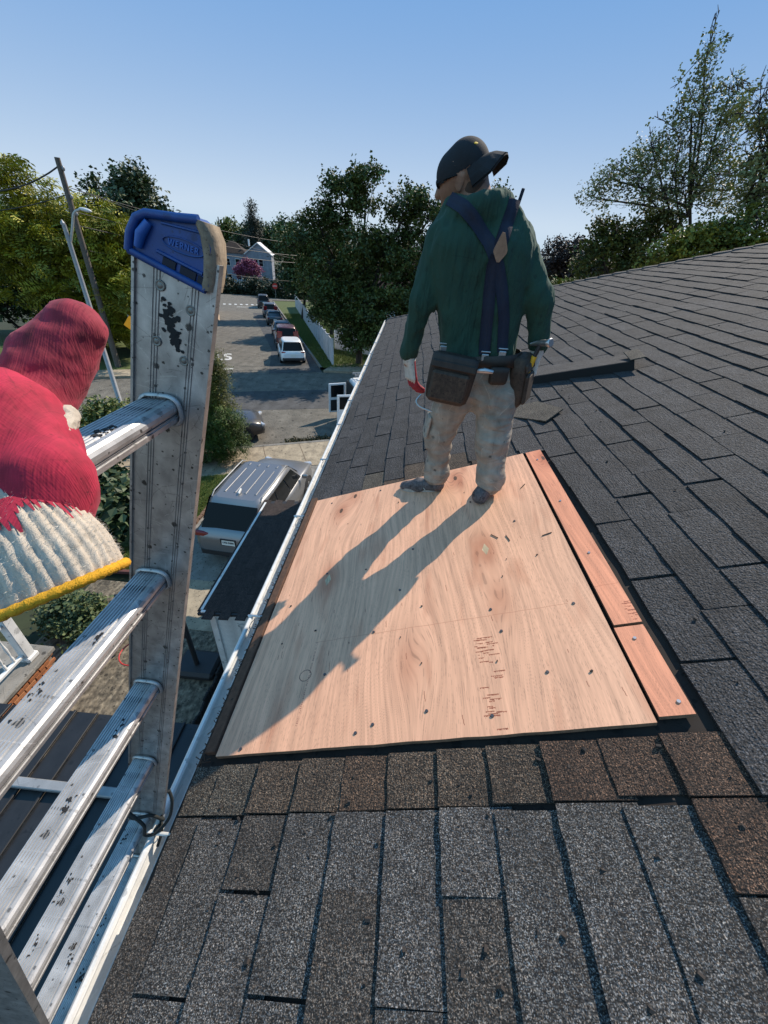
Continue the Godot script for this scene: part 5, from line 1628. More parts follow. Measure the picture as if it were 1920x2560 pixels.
	obj("rim", rm, M.red, bo)
	var pl := MB.new(); pl.group = 1
	pl.tube([Vector3(-0.03, 0.0, -0.7), Vector3(-0.03, 1.9, -0.7), Vector3(-0.03, 2.3, -0.12)], [0.045, 0.045, 0.04], 10)
	obj("pole", pl, M.trim, bh)
	var bb := MB.new(); bb.box(Vector3(-0.03, 0.10, -0.75), Vector3(0.8, 0.2, 0.6), Basis.IDENTITY, 0.06)
	obj("base", bb, M.trim, bh)
	# wire mesh roll edge by the shed: a low dark garden border with wavy top
	var wb := thing("garden_border", "low dark wavy topped border beside the shed", "border", Vector3(-3.15, 0.1, -3.6))
	var wv := MB.new()
	for i in 26:
		var z := 1.1 - i * 0.09
		wv.box(Vector3(0.012 * sin(i * 1.1), 0.12 + 0.02 * sin(i * 0.9), z), Vector3(0.05, 0.26 + 0.03 * (i % 2), 0.088), Basis(Vector3.UP, 0.1 * sin(i * 2.0)), 0.012)
	obj("border_blocks", wv, M.tar, wb).set_meta("kind", "stuff")

# ---- street furniture -------------------------------------------------------
func build_street_things():
	# white vinyl fence in panels
	var fe := thing("vinyl_fence", "long white vinyl privacy fence along the side street behind the parked cars", "fence", S(2.0, 1.7))
	var fb := fe.position
	var n := 21
	for i in n + 1:
		var b := 1.7 + i * 2.3
		var a := 2.0 + (b - 1.7) * 0.1
		var p := S(a, b, 0.1) - fb
		var q := S(a + 0.23, b + 2.3, 0.1) - fb
		var po := MB.new(); po.box(p + Vector3(0, 0.88, 0), Vector3(0.13, 1.84, 0.13), Basis(Vector3.UP, 0.4), 0.006)
		po.box(p + Vector3(0, 1.82, 0), Vector3(0.16, 0.05, 0.16), Basis(Vector3.UP, 0.4), 0.012)
		obj("post", po, M.fence, fe)
		if i == n: break
		var d := (q - p); var dn := d.normalized(); var bs := Basis(dn, Vector3.UP, dn.cross(Vector3.UP)).orthonormalized()
		var ra := MB.new()
		for y in [0.12, 1.66]: ra.box((p + q) * 0.5 + Vector3(0, y, 0), Vector3(d.length() - 0.12, 0.13, 0.05), bs, 0.006)
		obj("rail", ra, M.fence, fe)
		for k in (12 if i < 9 else 4):
			var m := 12.0 if i < 9 else 4.0
			var bo := MB.new(); bo.box(p + d * ((k + 0.5) / m) + Vector3(0, 0.89, 0), Vector3(d.length() / m - 0.012, 1.44, 0.028), bs, 0.004)
			obj("board", bo, M.fence, fe)
	var fe2 := thing("vinyl_fence", "short white fence panel in the yard behind the long white fence", "fence", S(3.6, 8.4))
	for i in 9:
		var p := S(3.7 + i * 0.5, 8.3 - i * 0.75, 0.1) - fe2.position; var q := S(4.2 + i * 0.5, 7.55 - i * 0.75, 0.1) - fe2.position
		var dn := (q - p).normalized(); var bs := Basis(dn, Vector3.UP, dn.cross(Vector3.UP)).orthonormalized()
		var bo := MB.new(); bo.box((p + q) * 0.5 + Vector3(0, 0.85, 0), Vector3((q - p).length() - 0.02, 1.7, 0.05), bs, 0.005)
		obj("panel", bo, M.fence, fe2)
	# street lamp
	var lb := Vector3(-11.0, 0.1, -14.3)
	var la := thing("street_lamp", "galvanised street lamp post with a curved arm and white head", "street lamp", lb)
	var pm := MB.new(); pm.group = 1
	pm.tube([Vector3.ZERO, Vector3(0, 0.3, 0), Vector3(0, 0.32, 0), Vector3(0.02, 7.25, 0.0)], [0.13, 0.13, 0.095, 0.060], 8)
	obj("pole", pm, M.galv, la)
	var cp := MB.new(); cp.lathe([Vector2(0.062, 7.24), Vector2(0.062, 7.29), Vector2(0.001, 7.38)], Transform3D.IDENTITY, 8)
	obj("finial", cp, M.galv, la)
	var ar := MB.new(); ar.group = 1
	ar.tube(smooth([Vector3(0.02, 6.72, 0), Vector3(0.20, 7.20, -0.1), Vector3(0.34, 7.55, -0.16), Vector3(0.52, 7.66, -0.22)], 4), fill(0.035, 13), 8)
	obj("arm", ar, mat(lin(0.42, 0.41, 0.37), 0.5, 0.2), la)
	var hd := MB.new(); hd.group = 1
	hd.blob(Vector3(0.66, 7.66, -0.27), Vector3(0.20, 0.055, 0.09), Basis(Vector3(0, 0, 1), -0.15), 8)
	obj("lamp_head", hd, M.white, la)
	# utility pole with its wires
	utility_pole("leaning wooden utility pole among the yellow green trees on the left", S(-11.6, 2.9, 0), 10.1, Vector3(0.30, 0, 0.2), true)
	utility_pole("distant wooden utility pole in front of the grey house", S(-3.0, 97.0, 0), 15.5, Vector3(-0.4, 0, 0.0), false)
	utility_pole("thin far utility pole at the left side of the grey house", S(-9.8, 94.0, 0), 12.0, Vector3(-0.6, 0, 0.0), false)
	# yellow warning sign seen nearly edge on
	var sp := S(-9.9, 0.9, 0.1)
	var ws := thing("warning_sign", "orange yellow diamond warning sign on a thin post near the lamp", "sign", sp)
	var wp := MB.new(); wp.tube([Vector3.ZERO, Vector3(0, 3.2, 0)], [0.03, 0.03], 6)
	obj("post", wp, M.galv, ws)
	var dm := MB.new(); dm.box(Vector3(0.06, 2.75, 0.0), Vector3(0.62, 0.62, 0.012), Basis(Vector3.UP, 1.12) * Basis(Vector3(0, 0, 1), PI / 4), 0.003)
	obj("plate", dm, mat(lin(0.72, 0.34, 0.01), 0.5), ws)
	# stop sign at the far corner
	var ss := thing("stop_sign", "red stop sign at the far corner under the dark trees", "sign", S(5.3, 66.0, 0.1))
	var s1 := MB.new(); s1.tube([Vector3.ZERO, Vector3(0, 2.3, 0)], [0.03, 0.03], 6)
	obj("post", s1, M.galv, ss)
	var oc := PackedVector2Array()
	for k in 8: oc.append(Vector2.from_angle(TAU * (k + 0.5) / 8) * 0.55)
	var s2 := MB.new(); s2.extrude(oc, Transform3D(Basis(Vector3.UP, 0.4), Vector3(0, 2.5, 0.04)), 0.01)
	var pl := obj("plate", s2, M.red, ss)
	var fnt := SystemFont.new(); fnt.font_names = PackedStringArray(["Droid Sans"]); fnt.font_weight = 700
	var tm := TextMesh.new(); tm.text = "STOP"; tm.font = fnt; tm.font_size = 32; tm.pixel_size = 0.011; tm.depth = 0.01
	put("lettering", tm, M.white, pl, Transform3D(Basis(Vector3.UP, 0.4), Vector3(0, 2.5, 0.04) + Basis(Vector3.UP, 0.4) * Vector3(0, 0, 0.015)))
	# concrete barrier and white hoarding at the left of the side street
	var jb := thing("concrete_barrier", "tan concrete road barrier beside the white hoarding on the side street", "barrier", S(-5.9, 31.5, 0.0), "", Basis(sb, Vector3.UP, -sa).orthonormalized())
	var prof := PackedVector2Array([Vector2(-0.36, 0.0), Vector2(0.36, 0.0), Vector2(0.34, 0.10), Vector2(0.14, 0.32), Vector2(0.09, 0.82), Vector2(-0.09, 0.82), Vector2(-0.14, 0.32), Vector2(-0.34, 0.10)])
	var jm := MB.new(); jm.extrude(prof, Transform3D(Basis(Vector3(0, 0, -1), Vector3.UP, Vector3(1, 0, 0)), Vector3(-2.6, 0, 0)), 5.2)
	obj("barrier_block", jm, mat(lin(0.48, 0.36, 0.25), 0.95, 0.0, M.worn, 0.8), jb)
	var wh := thing("site_hoarding", "tall white hoarding panels with a grey side standing behind the barrier", "hoarding", S(-6.4, 38.0, 0))
	for q in [[-2.2, 0.0, M.fence], [2.2, 0.0, M.fence]]:
		var p := MB.new(); p.box(sb * q[0] + Vector3(0, 2.1, 0), Vector3(0.16, 4.2, 4.3), Basis.looking_at(sb, Vector3.UP), 0.01)
		obj("panel", p, M.white, wh)
	var gp := MB.new(); gp.box(-sa * 2.4 - sb * 4.4 + Vector3(0, 1.9, 0), Vector3(4.7, 3.8, 0.14), Basis.looking_at(sb, Vector3.UP), 0.01)
	obj("grey_panel", gp, mat(lin(0.24, 0.26, 0.30), 0.7), wh)
	# overhead wires across the side street
	for q in [[-6.0, 5.6, 0.0], [-4.6, 4.5, 3.0]]:
		var w := thing("overhead_wire", ["upper black overhead wire crossing the side street", "middle black overhead wire crossing the side street", "lower black overhead wire crossing the side street"][int(q[2] / 1.5)], "wire", S(-11.6, 2.9, 0))
		var a := Vector3(0.2, 9.0 - q[2] * 0.9, 0); var b := S(26, 52, 6.5 - q[2] * 0.3) - w.position
		var pts := []
		for k in 17:
			var t := k / 16.0
			pts.append(a.lerp(b, t) - Vector3(0, 4.0 * t * (1.0 - t) * 1.4, 0))
		var m := MB.new(); m.tube(pts, fill(0.012, 17), 5)
		obj("wire", m, M.trim, w)

func utility_pole(label: String, at: Vector3, h: float, lean: Vector3, near: bool):
	var o := thing("utility_pole", label, "utility pole", at)
	var m := MB.new(); m.group = 1
	m.tube([Vector3.ZERO, lean * 0.5 + Vector3(0, h * 0.5, 0), lean + Vector3(0, h, 0)], [0.17, 0.145, 0.12], 10)
	obj("pole", m, M.wood_pole, o)
	if not near: return
	var x := MB.new(); x.group = 1
	for q in [[9.7, 0.06], [8.6, 0.05], [7.9, 0.05]]:
		x.blob(lean * (q[0] / h) + Vector3(0.16, q[0], 0.0), Vector3(0.07, 0.11, 0.07), Basis.IDENTITY, 6)
	obj("insulator", x, M.galv, o)
	for q in [[9.8, Vector3(-7.0, 8.9, 1.0), 0.035], [8.7, Vector3(-9.0, 8.0, 4.0), 0.02], [8.0, Vector3(12.0, 6.4, -26.0), 0.018], [7.4, Vector3(14.0, 6.0, -24.0), 0.018], [9.0, Vector3(10.0, 7.2, -30.0), 0.016]]:
		var w := MB.new()
		var a: Vector3 = lean * (q[0] / h) + Vector3(0, q[0], 0); var pts := []
		for k in 13:
			var t := k / 12.0
			pts.append(a.lerp(q[1], t) - Vector3(0, 4.0 * t * (1.0 - t) * 0.8, 0))
		w.tube(pts, fill(q[2], 13), 5)
		obj("cable", w, M.trim, o)

# ---- vehicles ----------------------------------------------------------------
func wheel_mesh(r: float) -> Array:
	var t := MB.new(); t.group = 1
	t.lathe([Vector2(r * 0.62, -0.10), Vector2(r * 0.93, -0.105), Vector2(r, -0.07), Vector2(r, 0.07), Vector2(r * 0.93, 0.105), Vector2(r * 0.62, 0.10)], Transform3D(Basis(Vector3(0, 0, 1), PI / 2), Vector3.ZERO), 20)
	var m := MB.new(); m.group = 1
	for s in [-1.0, 1.0]:
		for k in 5:
			var w := TAU * k / 5.0
			m.box(Vector3(s * 0.102, cos(w) * r * 0.33, sin(w) * r * 0.33), Vector3(0.02, r * 0.58, r * 0.17), Basis(Vector3(1, 0, 0), w), 0.004)
	m.lathe([Vector2(r * 0.60, -0.095), Vector2(r * 0.64, -0.10), Vector2(r * 0.64, 0.10), Vector2(r * 0.60, 0.095)], Transform3D(Basis(Vector3(0, 0, 1), PI / 2), Vector3.ZERO), 20)
	return [t.mesh(), m.mesh()]

# body: x right, y up, nose towards -z. p: L W H belt hood; gh: greenhouse base rear, base front, roof rear, roof front (from the middle, + is rear)
func car(called: String, label: String, at: Vector3, bs: Basis, p: Dictionary, paint: Material, group := "") -> Node3D:
	var o := thing(called, label, p.get("cat", "car"), at, group, bs)
	var L: float = p.L; var w: float = p.W * 0.5; var H: float = p.H; var belt: float = p.belt; var hood: float = p.hood
	var rearh: float = p.get("deck", belt)
	var gh: Array = p.gh
	var st := [[L * 0.5, 0.80, 0.46, rearh - 0.24], [L * 0.5 - 0.04, 0.90, 0.34, rearh - 0.10], [L * 0.5 - 0.16, 0.965, 0.28, rearh - 0.01], [L * 0.5 - 0.5, 1.0, 0.24, maxf(rearh, belt - 0.02)], [gh[0] - 0.25, 1.0, 0.22, belt], [0.0, 1.0, 0.22, belt], [gh[1] + 0.1, 1.0, 0.22, belt - 0.01], [gh[1] - 0.15, 1.0, 0.22, hood + 0.02], [-L * 0.5 + 0.5, 0.975, 0.24, hood - 0.03], [-L * 0.5 + 0.16, 0.90, 0.28, hood - 0.13], [-L * 0.5 + 0.04, 0.80, 0.33, hood - 0.27], [-L * 0.5, 0.66, 0.40, hood - 0.36]]
	if rearh < belt - 0.02: st[3][3] = rearh
	var lo := MB.new(); lo.group = 1
	var rings := []
	for q in st:
		var x: float = w * q[1]
		var yl: float = q[2]; var yt: float = q[3]
		var r := PackedVector3Array()
		for e in [Vector2(-0.86, yl), Vector2(-0.97, yl + 0.07), Vector2(-1.0, lerpf(yl, yt, 0.45)), Vector2(-0.985, yt - 0.14), Vector2(-0.94, yt - 0.04), Vector2(-0.86, yt), Vector2(-0.4, yt + 0.025), Vector2(0.4, yt + 0.025), Vector2(0.86, yt), Vector2(0.94, yt - 0.04), Vector2(0.985, yt - 0.14), Vector2(1.0, lerpf(yl, yt, 0.45)), Vector2(0.97, yl + 0.07), Vector2(0.86, yl)]:
			r.append(Vector3(x * e.x, e.y, q[0]))
		rings.append(r)
	lo.loft(rings, true, true, true)
	var body := obj("body", lo, paint, o)
	# greenhouse: pillars and roof painted, panes set proud of them
	var wb := w * 0.925; var wr: float = w * p.get("tuck", 0.74)
	var g := MB.new(); g.group = 1
	var gr := []
	for q in [[0.0, belt - 0.05, wb], [0.55, lerpf(belt, H, 0.55), lerpf(wb, wr, 0.5)], [0.88, lerpf(belt, H, 0.88), lerpf(wb, wr, 0.9)], [0.97, H - 0.025, wr * 0.96], [1.0, H, wr * 0.84]]:
		var zr: float = lerpf(gh[0], gh[2], q[0]); var zf: float = lerpf(gh[1], gh[3], q[0])
		if q[0] > 0.96:
			zr -= 0.10 * (q[0] - 0.9) * 10.0 * 0.5; zf += 0.10 * (q[0] - 0.9) * 10.0 * 0.5
		var x: float = q[2]; var r := PackedVector3Array()
		for e in [Vector2(-1, 0.5), Vector2(-0.92, 0.06), Vector2(-0.75, 0.0), Vector2(0.75, 0.0), Vector2(0.92, 0.06), Vector2(1, 0.5), Vector2(0.92, 0.94), Vector2(0.75, 1.0), Vector2(-0.75, 1.0), Vector2(-0.92, 0.94)]:
			r.append(Vector3(x * e.x, q[1], lerpf(zr, zf, e.y)))
		gr.append(r)
	g.loft(gr, true, false, true)
	obj("roof", g, paint, o)
	var y0 := belt + 0.01; var y1 := H - 0.09
	var f0 := (y0 - belt + 0.05) / (H - belt + 0.05); var f1 := (y1 - belt + 0.05) / (H - belt + 0.05)
	var zr0: float = lerpf(gh[0], gh[2], f0); var zr1: float = lerpf(gh[0], gh[2], f1); var zf0: float = lerpf(gh[1], gh[3], f0); var zf1: float = lerpf(gh[1], gh[3], f1)
	var x0 := lerpf(wb, wr, f0); var x1 := lerpf(wb, wr, f1)
	var rw := MB.new()
	rw.quad(Vector3(-x0 * 0.88, y0 - 0.03, zr0 + 0.05), Vector3(x0 * 0.88, y0 - 0.03, zr0 + 0.05), Vector3(x1 * 0.86, y1, zr1 + 0.042), Vector3(-x1 * 0.86, y1, zr1 + 0.042))
	obj("rear_window", rw, M.glass_dark, o)
	var ws := MB.new()
	ws.quad(Vector3(x0 * 0.82, y0, zf0 - 0.012), Vector3(-x0 * 0.82, y0, zf0 - 0.012), Vector3(-x1 * 0.78, y1, zf1 - 0.012), Vector3(x1 * 0.78, y1, zf1 - 0.012))
	obj("windscreen", ws, M.glass_dark, o)
	for s in [-1.0, 1.0]:
		var nwin: int = p.get("wins", 3)
		for k in nwin:
			var a := 0.07 + 0.86 * k / nwin + 0.012; var b := 0.07 + 0.86 * (k + 1) / nwin - 0.012
			var m := MB.new()
			var A := Vector3(s * (x0 + 0.014), y0, lerpf(zr0, zf0, a)); var B := Vector3(s * (x0 + 0.014), y0, lerpf(zr0, zf0, b)); var C := Vector3(s * (x1 + 0.014), y1, lerpf(zr1, zf1, b)); var D := Vector3(s * (x1 + 0.014), y1, lerpf(zr1, zf1, a))
			if s > 0: m.quad(A, B, C, D)
			else: m.quad(B, A, D, C)
			obj("side_window", m, M.glass_dark, o)
	var wm := wheel_mesh(p.get("wr", 0.34))
	for z in [L * 0.5 - p.get("over", 0.95), -L * 0.5 + p.get("over", 0.95) - 0.03]:
		for s in [-1.0, 1.0]:
			var ar := MB.new()
			ar.lathe([Vector2(p.get("wr", 0.34) + 0.055, -0.01), Vector2(p.get("wr", 0.34) + 0.055, 0.012)], Transform3D(Basis(Vector3(0, 0, 1), -s * PI / 2), Vector3(s * (w - 0.004), p.get("wr", 0.34) + 0.01, z)), 20)
			obj("wheel_arch", ar, M.trim, o)
			var wl := put("wheel", wm[0], M.tyre, o, Transform3D(Basis.IDENTITY, Vector3(s * (w - 0.085), p.get("wr", 0.34), z)))
			put("rim", wm[1], M.galv, wl)
	# lights, bumper, plate, mirrors
	for s in [-1.0, 1.0]:
		var tl := MB.new()
		var ty: float = p.get("taily", belt - 0.12)
		tl.box(Vector3(s * w * 0.70, ty, L * 0.5 - 0.07), Vector3(w * 0.42, p.get("tailh", 0.13), 0.10), Basis(Vector3.UP, s * -0.12) * Basis(Vector3(0, 0, 1), s * 0.12), 0.02)
		obj("tail_light", tl, mat(lin(0.20, 0.008, 0.010), 0.2), o)
		var hl := MB.new()
		hl.box(Vector3(s * w * 0.68, hood - 0.20, -L * 0.5 + 0.13), Vector3(w * 0.40, 0.12, 0.16), Basis(Vector3.UP, s * 0.45), 0.03)
		obj("headlight", hl, mat(lin(0.5, 0.52, 0.55), 0.08, 0.3), o)
		var mr := MB.new()
		mr.box(Vector3(s * (w + 0.09), belt + 0.07, gh[1] + 0.42), Vector3(0.19, 0.13, 0.10), Basis(Vector3.UP, s * 0.2), 0.03)
		obj("mirror", mr, p.get("mirror", paint), o)
	var bp := MB.new()
	bp.box(Vector3(0, 0.40, L * 0.5 - 0.10), Vector3(w * 1.72, 0.24, 0.22), Basis.IDENTITY, 0.05)
	bp.box(Vector3(0, 0.34, -L * 0.5 + 0.14), Vector3(w * 1.45, 0.16, 0.22), Basis.IDENTITY, 0.05)
	obj("bumper", bp, p.get("bumper", M.trim), o)
	var pt := MB.new()
	pt.box(Vector3(0, p.get("plate", 0.70), L * 0.5 + 0.004), Vector3(0.36, 0.17, 0.012), Basis(Vector3(1, 0, 0), -0.12), 0.003)
	obj("plate", pt, mat(lin(0.66, 0.66, 0.62), 0.5), o)
	return o

func build_cars():
	var silver := mat(lin(0.20, 0.205, 0.215), 0.30, 0.6); silver.clearcoat_enabled = true; silver.clearcoat = 0.8
	var white := mat(lin(0.72, 0.73, 0.75), 0.25); white.clearcoat_enabled = true
	var maroon := mat(lin(0.085, 0.008, 0.014), 0.25, 0.2); maroon.clearcoat_enabled = true
	var black := mat(lin(0.010, 0.010, 0.012), 0.2); black.clearcoat_enabled = true
	var slate := mat(lin(0.075, 0.085, 0.105), 0.25, 0.4); slate.clearcoat_enabled = true
	var navy := mat(lin(0.012, 0.018, 0.055), 0.25, 0.2); navy.clearcoat_enabled = true
	var suv := {"L": 4.75, "W": 1.92, "H": 1.70, "belt": 1.06, "hood": 1.02, "gh": [2.20, -1.28, 1.72, -0.45], "wr": 0.37, "over": 0.98, "cat": "car", "plate": 0.80, "tuck": 0.77}
	var s := car("silver_car", "silver crossover with ribbed roof parked on the driveway beside the shed", Vector3(-4.02, 0.10, -10.0), Basis(Vector3.UP, -0.06), suv, silver)
	for k in 4:
		var r := MB.new()
		r.box(Vector3(-0.42 + k * 0.28, 1.707, 0.72), Vector3(0.06, 0.022, 1.35), Basis.IDENTITY, 0.010)
		obj("roof_rib", r, silver, s)
	for k in 4:
		var r := MB.new()
		r.box(Vector3(-0.42 + k * 0.28, 1.706, -0.22), Vector3(0.06, 0.016, 0.14), Basis.IDENTITY, 0.008)
		obj("roof_rib", r, silver, s)
	for e in [-1.0, 1.0]:
		var r := MB.new(); r.group = 1
		r.tube([Vector3(e * 0.66, 1.66, 1.62), Vector3(e * 0.665, 1.745, 1.45), Vector3(e * 0.675, 1.75, 0.0), Vector3(e * 0.67, 1.74, -0.32), Vector3(e * 0.66, 1.66, -0.45)], [0.016, 0.018, 0.018, 0.018, 0.014], 8)
		obj("roof_rail", r, M.galv, s)
	var fin := MB.new(); fin.box(Vector3(0, 1.755, 1.38), Vector3(0.05, 0.08, 0.20), Basis(Vector3(1, 0, 0), 0.3), 0.02)
	obj("aerial_fin", fin, M.white, s)
	var pl := s.get_node("plate")
	var fr := MB.new()
	for q in [[0, 0.085, 0.40, 0.03], [0, -0.085, 0.40, 0.03], [-0.19, 0, 0.03, 0.2], [0.19, 0, 0.03, 0.2]]: fr.box(Vector3(q[0], 0.80 + q[1], 2.381), Vector3(q[2], q[3], 0.016))
	obj("plate_frame", fr, M.trim, pl)
	var fnt := SystemFont.new(); fnt.font_names = PackedStringArray(["Droid Sans"]); fnt.font_weight = 700
	var tm := TextMesh.new(); tm.text = "LXG-5300"; tm.font = fnt; tm.font_size = 32; tm.pixel_size = 0.0021; tm.depth = 0.004
	put("plate_lettering", tm, M.trim, pl, Transform3D(Basis(Vector3(1, 0, 0), -0.12), Vector3(0, 0.80, 2.390)))
	# cars parked along the kerb of the side street
	var along := "cars parked along the side street kerb"
	var hb := Basis.looking_at((sb + sa * 0.055 + Vector3(0, -0.055, 0)).normalized(), Vector3.UP)
	var small := {"L": 4.2, "W": 1.78, "H": 1.56, "belt": 0.96, "hood": 0.94, "gh": [2.0, -1.05, 1.55, -0.35], "plate": 0.62, "mirror": black, "tailh": 0.08}
	car("parked_car", "white crossover with black bumper, nearest of the cars parked along the fence", S(-0.48, 2.7 + 2.1), hb, small, white, along)
	var sv := suv.duplicate(); sv.H = 1.74; sv.plate = 0.95; sv.tailh = 0.5; sv.taily = 1.2
	car("parked_car", "dark red sport utility car parked in front of the white crossover", S(0.0, 8.7 + 2.3), hb, sv, maroon, along)
	var sed := {"L": 4.7, "W": 1.82, "H": 1.46, "belt": 0.94, "hood": 0.90, "deck": 0.98, "gh": [1.62, -1.10, 0.75, -0.45], "plate": 0.66, "tuck": 0.70}
	car("parked_car", "slate grey saloon car between the dark red car and the black saloon", S(0.30, 14.1 + 2.35), hb, sed, slate, along)
	car("parked_car", "black saloon car with bright tail lamps parked beyond the slate grey saloon", S(0.70, 24.6 + 2.35), hb, sed, black, along)
	car("parked_car", "dark sport utility car parked beyond the black saloon", S(1.05, 32.9 + 2.3), hb, sv, slate, along)
	var trk := {"L": 5.4, "W": 1.95, "H": 1.95, "belt": 1.20, "hood": 1.15, "gh": [2.6, -1.5, 2.45, -0.8], "cat": "van", "wr": 0.38, "plate": 0.9}
	car("parked_van", "boxy black van, farthest of the vehicles parked along the fence", S(1.45, 47.0 + 2.7), hb, trk, black, along)
	car("blue_car", "dark blue car standing sideways beyond the crossing at the end of the side street", S(2.2, 84.8), Basis.looking_at(-sa + Vector3(0, 0.0, 0), Vector3.UP), sed, navy)
	car("black_car", "black car nose showing past the clipped round hedge", Vector3(-8.35, 0.0, -15.55), Basis.looking_at(sa, Vector3.UP), sed, black)
	# white work van with its rear doors open
	var vb := Basis.looking_at(sa, Vector3.UP)
	var vp := {"L": 5.2, "W": 1.95, "H": 2.02, "belt": 1.22, "hood": 1.15, "gh": [2.55, -1.6, 2.5, -0.9], "cat": "van", "wr": 0.36, "plate": 0.55, "tuck": 0.86, "over": 1.1}
	var van := car("work_van", "white work van with open rear doors and a loaded roof rack beside the gutter", S(3.0, -8.9, 0.0), vb, vp, white)
	for n in ["rear_window", "plate"]: van.get_node(n).queue_free(); van.remove_child(van.get_node(n))
	var hole := MB.new(); hole.box(Vector3(0, 1.15, 2.58), Vector3(1.55, 1.45, 0.06))
	obj("cargo_opening", hole, M.tar, van)
	for e in [-1.0, 1.0]:
		var d := MB.new()
		var hx := Vector3(e * 0.92, 1.0, 2.6)
		var db := Basis(Vector3.UP, e * 1.50)
		d.box(hx + db * Vector3(-e * 0.45, 0, 0), Vector3(0.88, 1.45, 0.06), db, 0.02)
		var door := obj("rear_door", d, white, van)
		var wn := MB.new()
		for zz in [0.032, -0.032]: wn.box(hx + db * Vector3(-e * 0.45, 0.34, zz), Vector3(0.66, 0.58, 0.008), db, 0.003)
		obj("door_window", wn, M.glass_dark, door)
		var pn := MB.new(); pn.box(hx + db * Vector3(-e * 0.45, -0.36, e * 0.034), Vector3(0.70, 0.55, 0.008), db)
		obj("door_trim", pn, M.trim if e < 0 else white, door)
		if e > 0:
			var np := MB.new(); np.box(hx + db * Vector3(-e * 0.45, -0.13, -0.036), Vector3(0.34, 0.14, 0.008), db)
			obj("plate", np, mat(lin(0.5, 0.42, 0.08), 0.6), door)
	var rk := MB.new(); rk.group = 1
	for z in [2.2, 0.9, -0.5]: rk.tube([Vector3(-0.80, 2.0, z), Vector3(-0.80, 2.20, z), Vector3(0.80, 2.20, z), Vector3(0.80, 2.0, z)], fill(0.022, 4), 6)
	for e in [-1.0, 1.0]: rk.tube([Vector3(e * 0.8, 2.20, 2.3), Vector3(e * 0.8, 2.20, -0.7)], fill(0.022, 2), 6)
	obj("roof_rack", rk, M.trim, van)
	var ld := thing("van_ladder", "metal ladder lying on the white van's roof rack", "ladder", S(3.0, -8.9, 2.27), "", vb)
	var lm := MB.new()
	for e in [-1.0, 1.0]: lm.box(Vector3(-0.3 + e * 0.2, 0, 0.6), Vector3(0.05, 0.08, 3.6), Basis.IDENTITY, 0.01)
	obj("rail", lm, M.galv, ld)
	for k in 12:
		var r := MB.new(); r.tube([Vector3(-0.5, 0, -1.0 + k * 0.3), Vector3(-0.1, 0, -1.0 + k * 0.3)], [0.016, 0.016], 6)
		obj("rung", r, M.galv, ld)
	var rs := RandomNumberGenerator.new(); rs.seed = 14
	var tp := MB.new()
	for i in 26:
		tp.box(Vector3(rs.randf_range(0.0, 0.75), rs.randf_range(0.0, 0.22), rs.randf_range(0.2, 2.3)), Vector3(rs.randf_range(0.05, 0.3), rs.randf_range(0.03, 0.12), rs.randf_range(0.05, 0.4)), Basis.from_euler(Vector3(rs.randf(), rs.randf() * 3, rs.randf())), 0.01)
	var tpo := obj("roof_load", tp, mat(lin(0.03, 0.05, 0.11), 0.6))
	tpo.transform = Transform3D(vb, S(3.0, -8.9, 2.24))
	tag(tpo, "jumble of blue tarp and tools on the white van's roof rack", "cargo", "", "stuff")

# ---- trees and shrubs ---------------------------------------------------------
var sprays := {}
func spray(kind: String) -> ArrayMesh:
	if sprays.has(kind): return sprays[kind]
	var r := RandomNumberGenerator.new(); r.seed = kind.hash() % 1000
	var mb := MB.new()
	var n: int = {"broad": 6, "feather": 9, "needle": 8, "fig": 3}.get(kind, 6)
	for i in n:
		var d := Vector3(r.randfn(0, 1), r.randfn(0, 0.6), r.randfn(0, 1)).normalized()
		var ln: float = {"broad": 0.46, "feather": 0.42, "needle": 0.42, "fig": 0.8}.get(kind, 0.4) * r.randf_range(0.75, 1.2)
		var wd: float = ln * {"broad": 0.40, "feather": 0.17, "needle": 0.15, "fig": 0.42}.get(kind, 0.3)
		var p := Vector3(r.randfn(0, 1), r.randfn(0, 0.8), r.randfn(0, 1)) * 0.30
		if kind == "feather": p = Vector3(0, 0.02, 0) + Vector3((i - n / 2) * 0.11, r.randf_range(-0.04, 0.04), 0); d = Vector3(0.25 * r.randf(), r.randf_range(-0.3, 0.1), 1.0 if i % 2 else -1.0).normalized()
		var s := d.cross(Vector3(0.2, 1, 0.1)).normalized(); var nn := s.cross(d) * wd * 0.35
		var a := p; var b := p + d * ln * 0.55 + s * wd; var c := p + d * ln; var e := p + d * ln * 0.5 - s * wd
		mb.tri(a, b + nn, c); mb.tri(a, c, e + nn)
	sprays[kind] = mb.mesh()
	return sprays[kind]

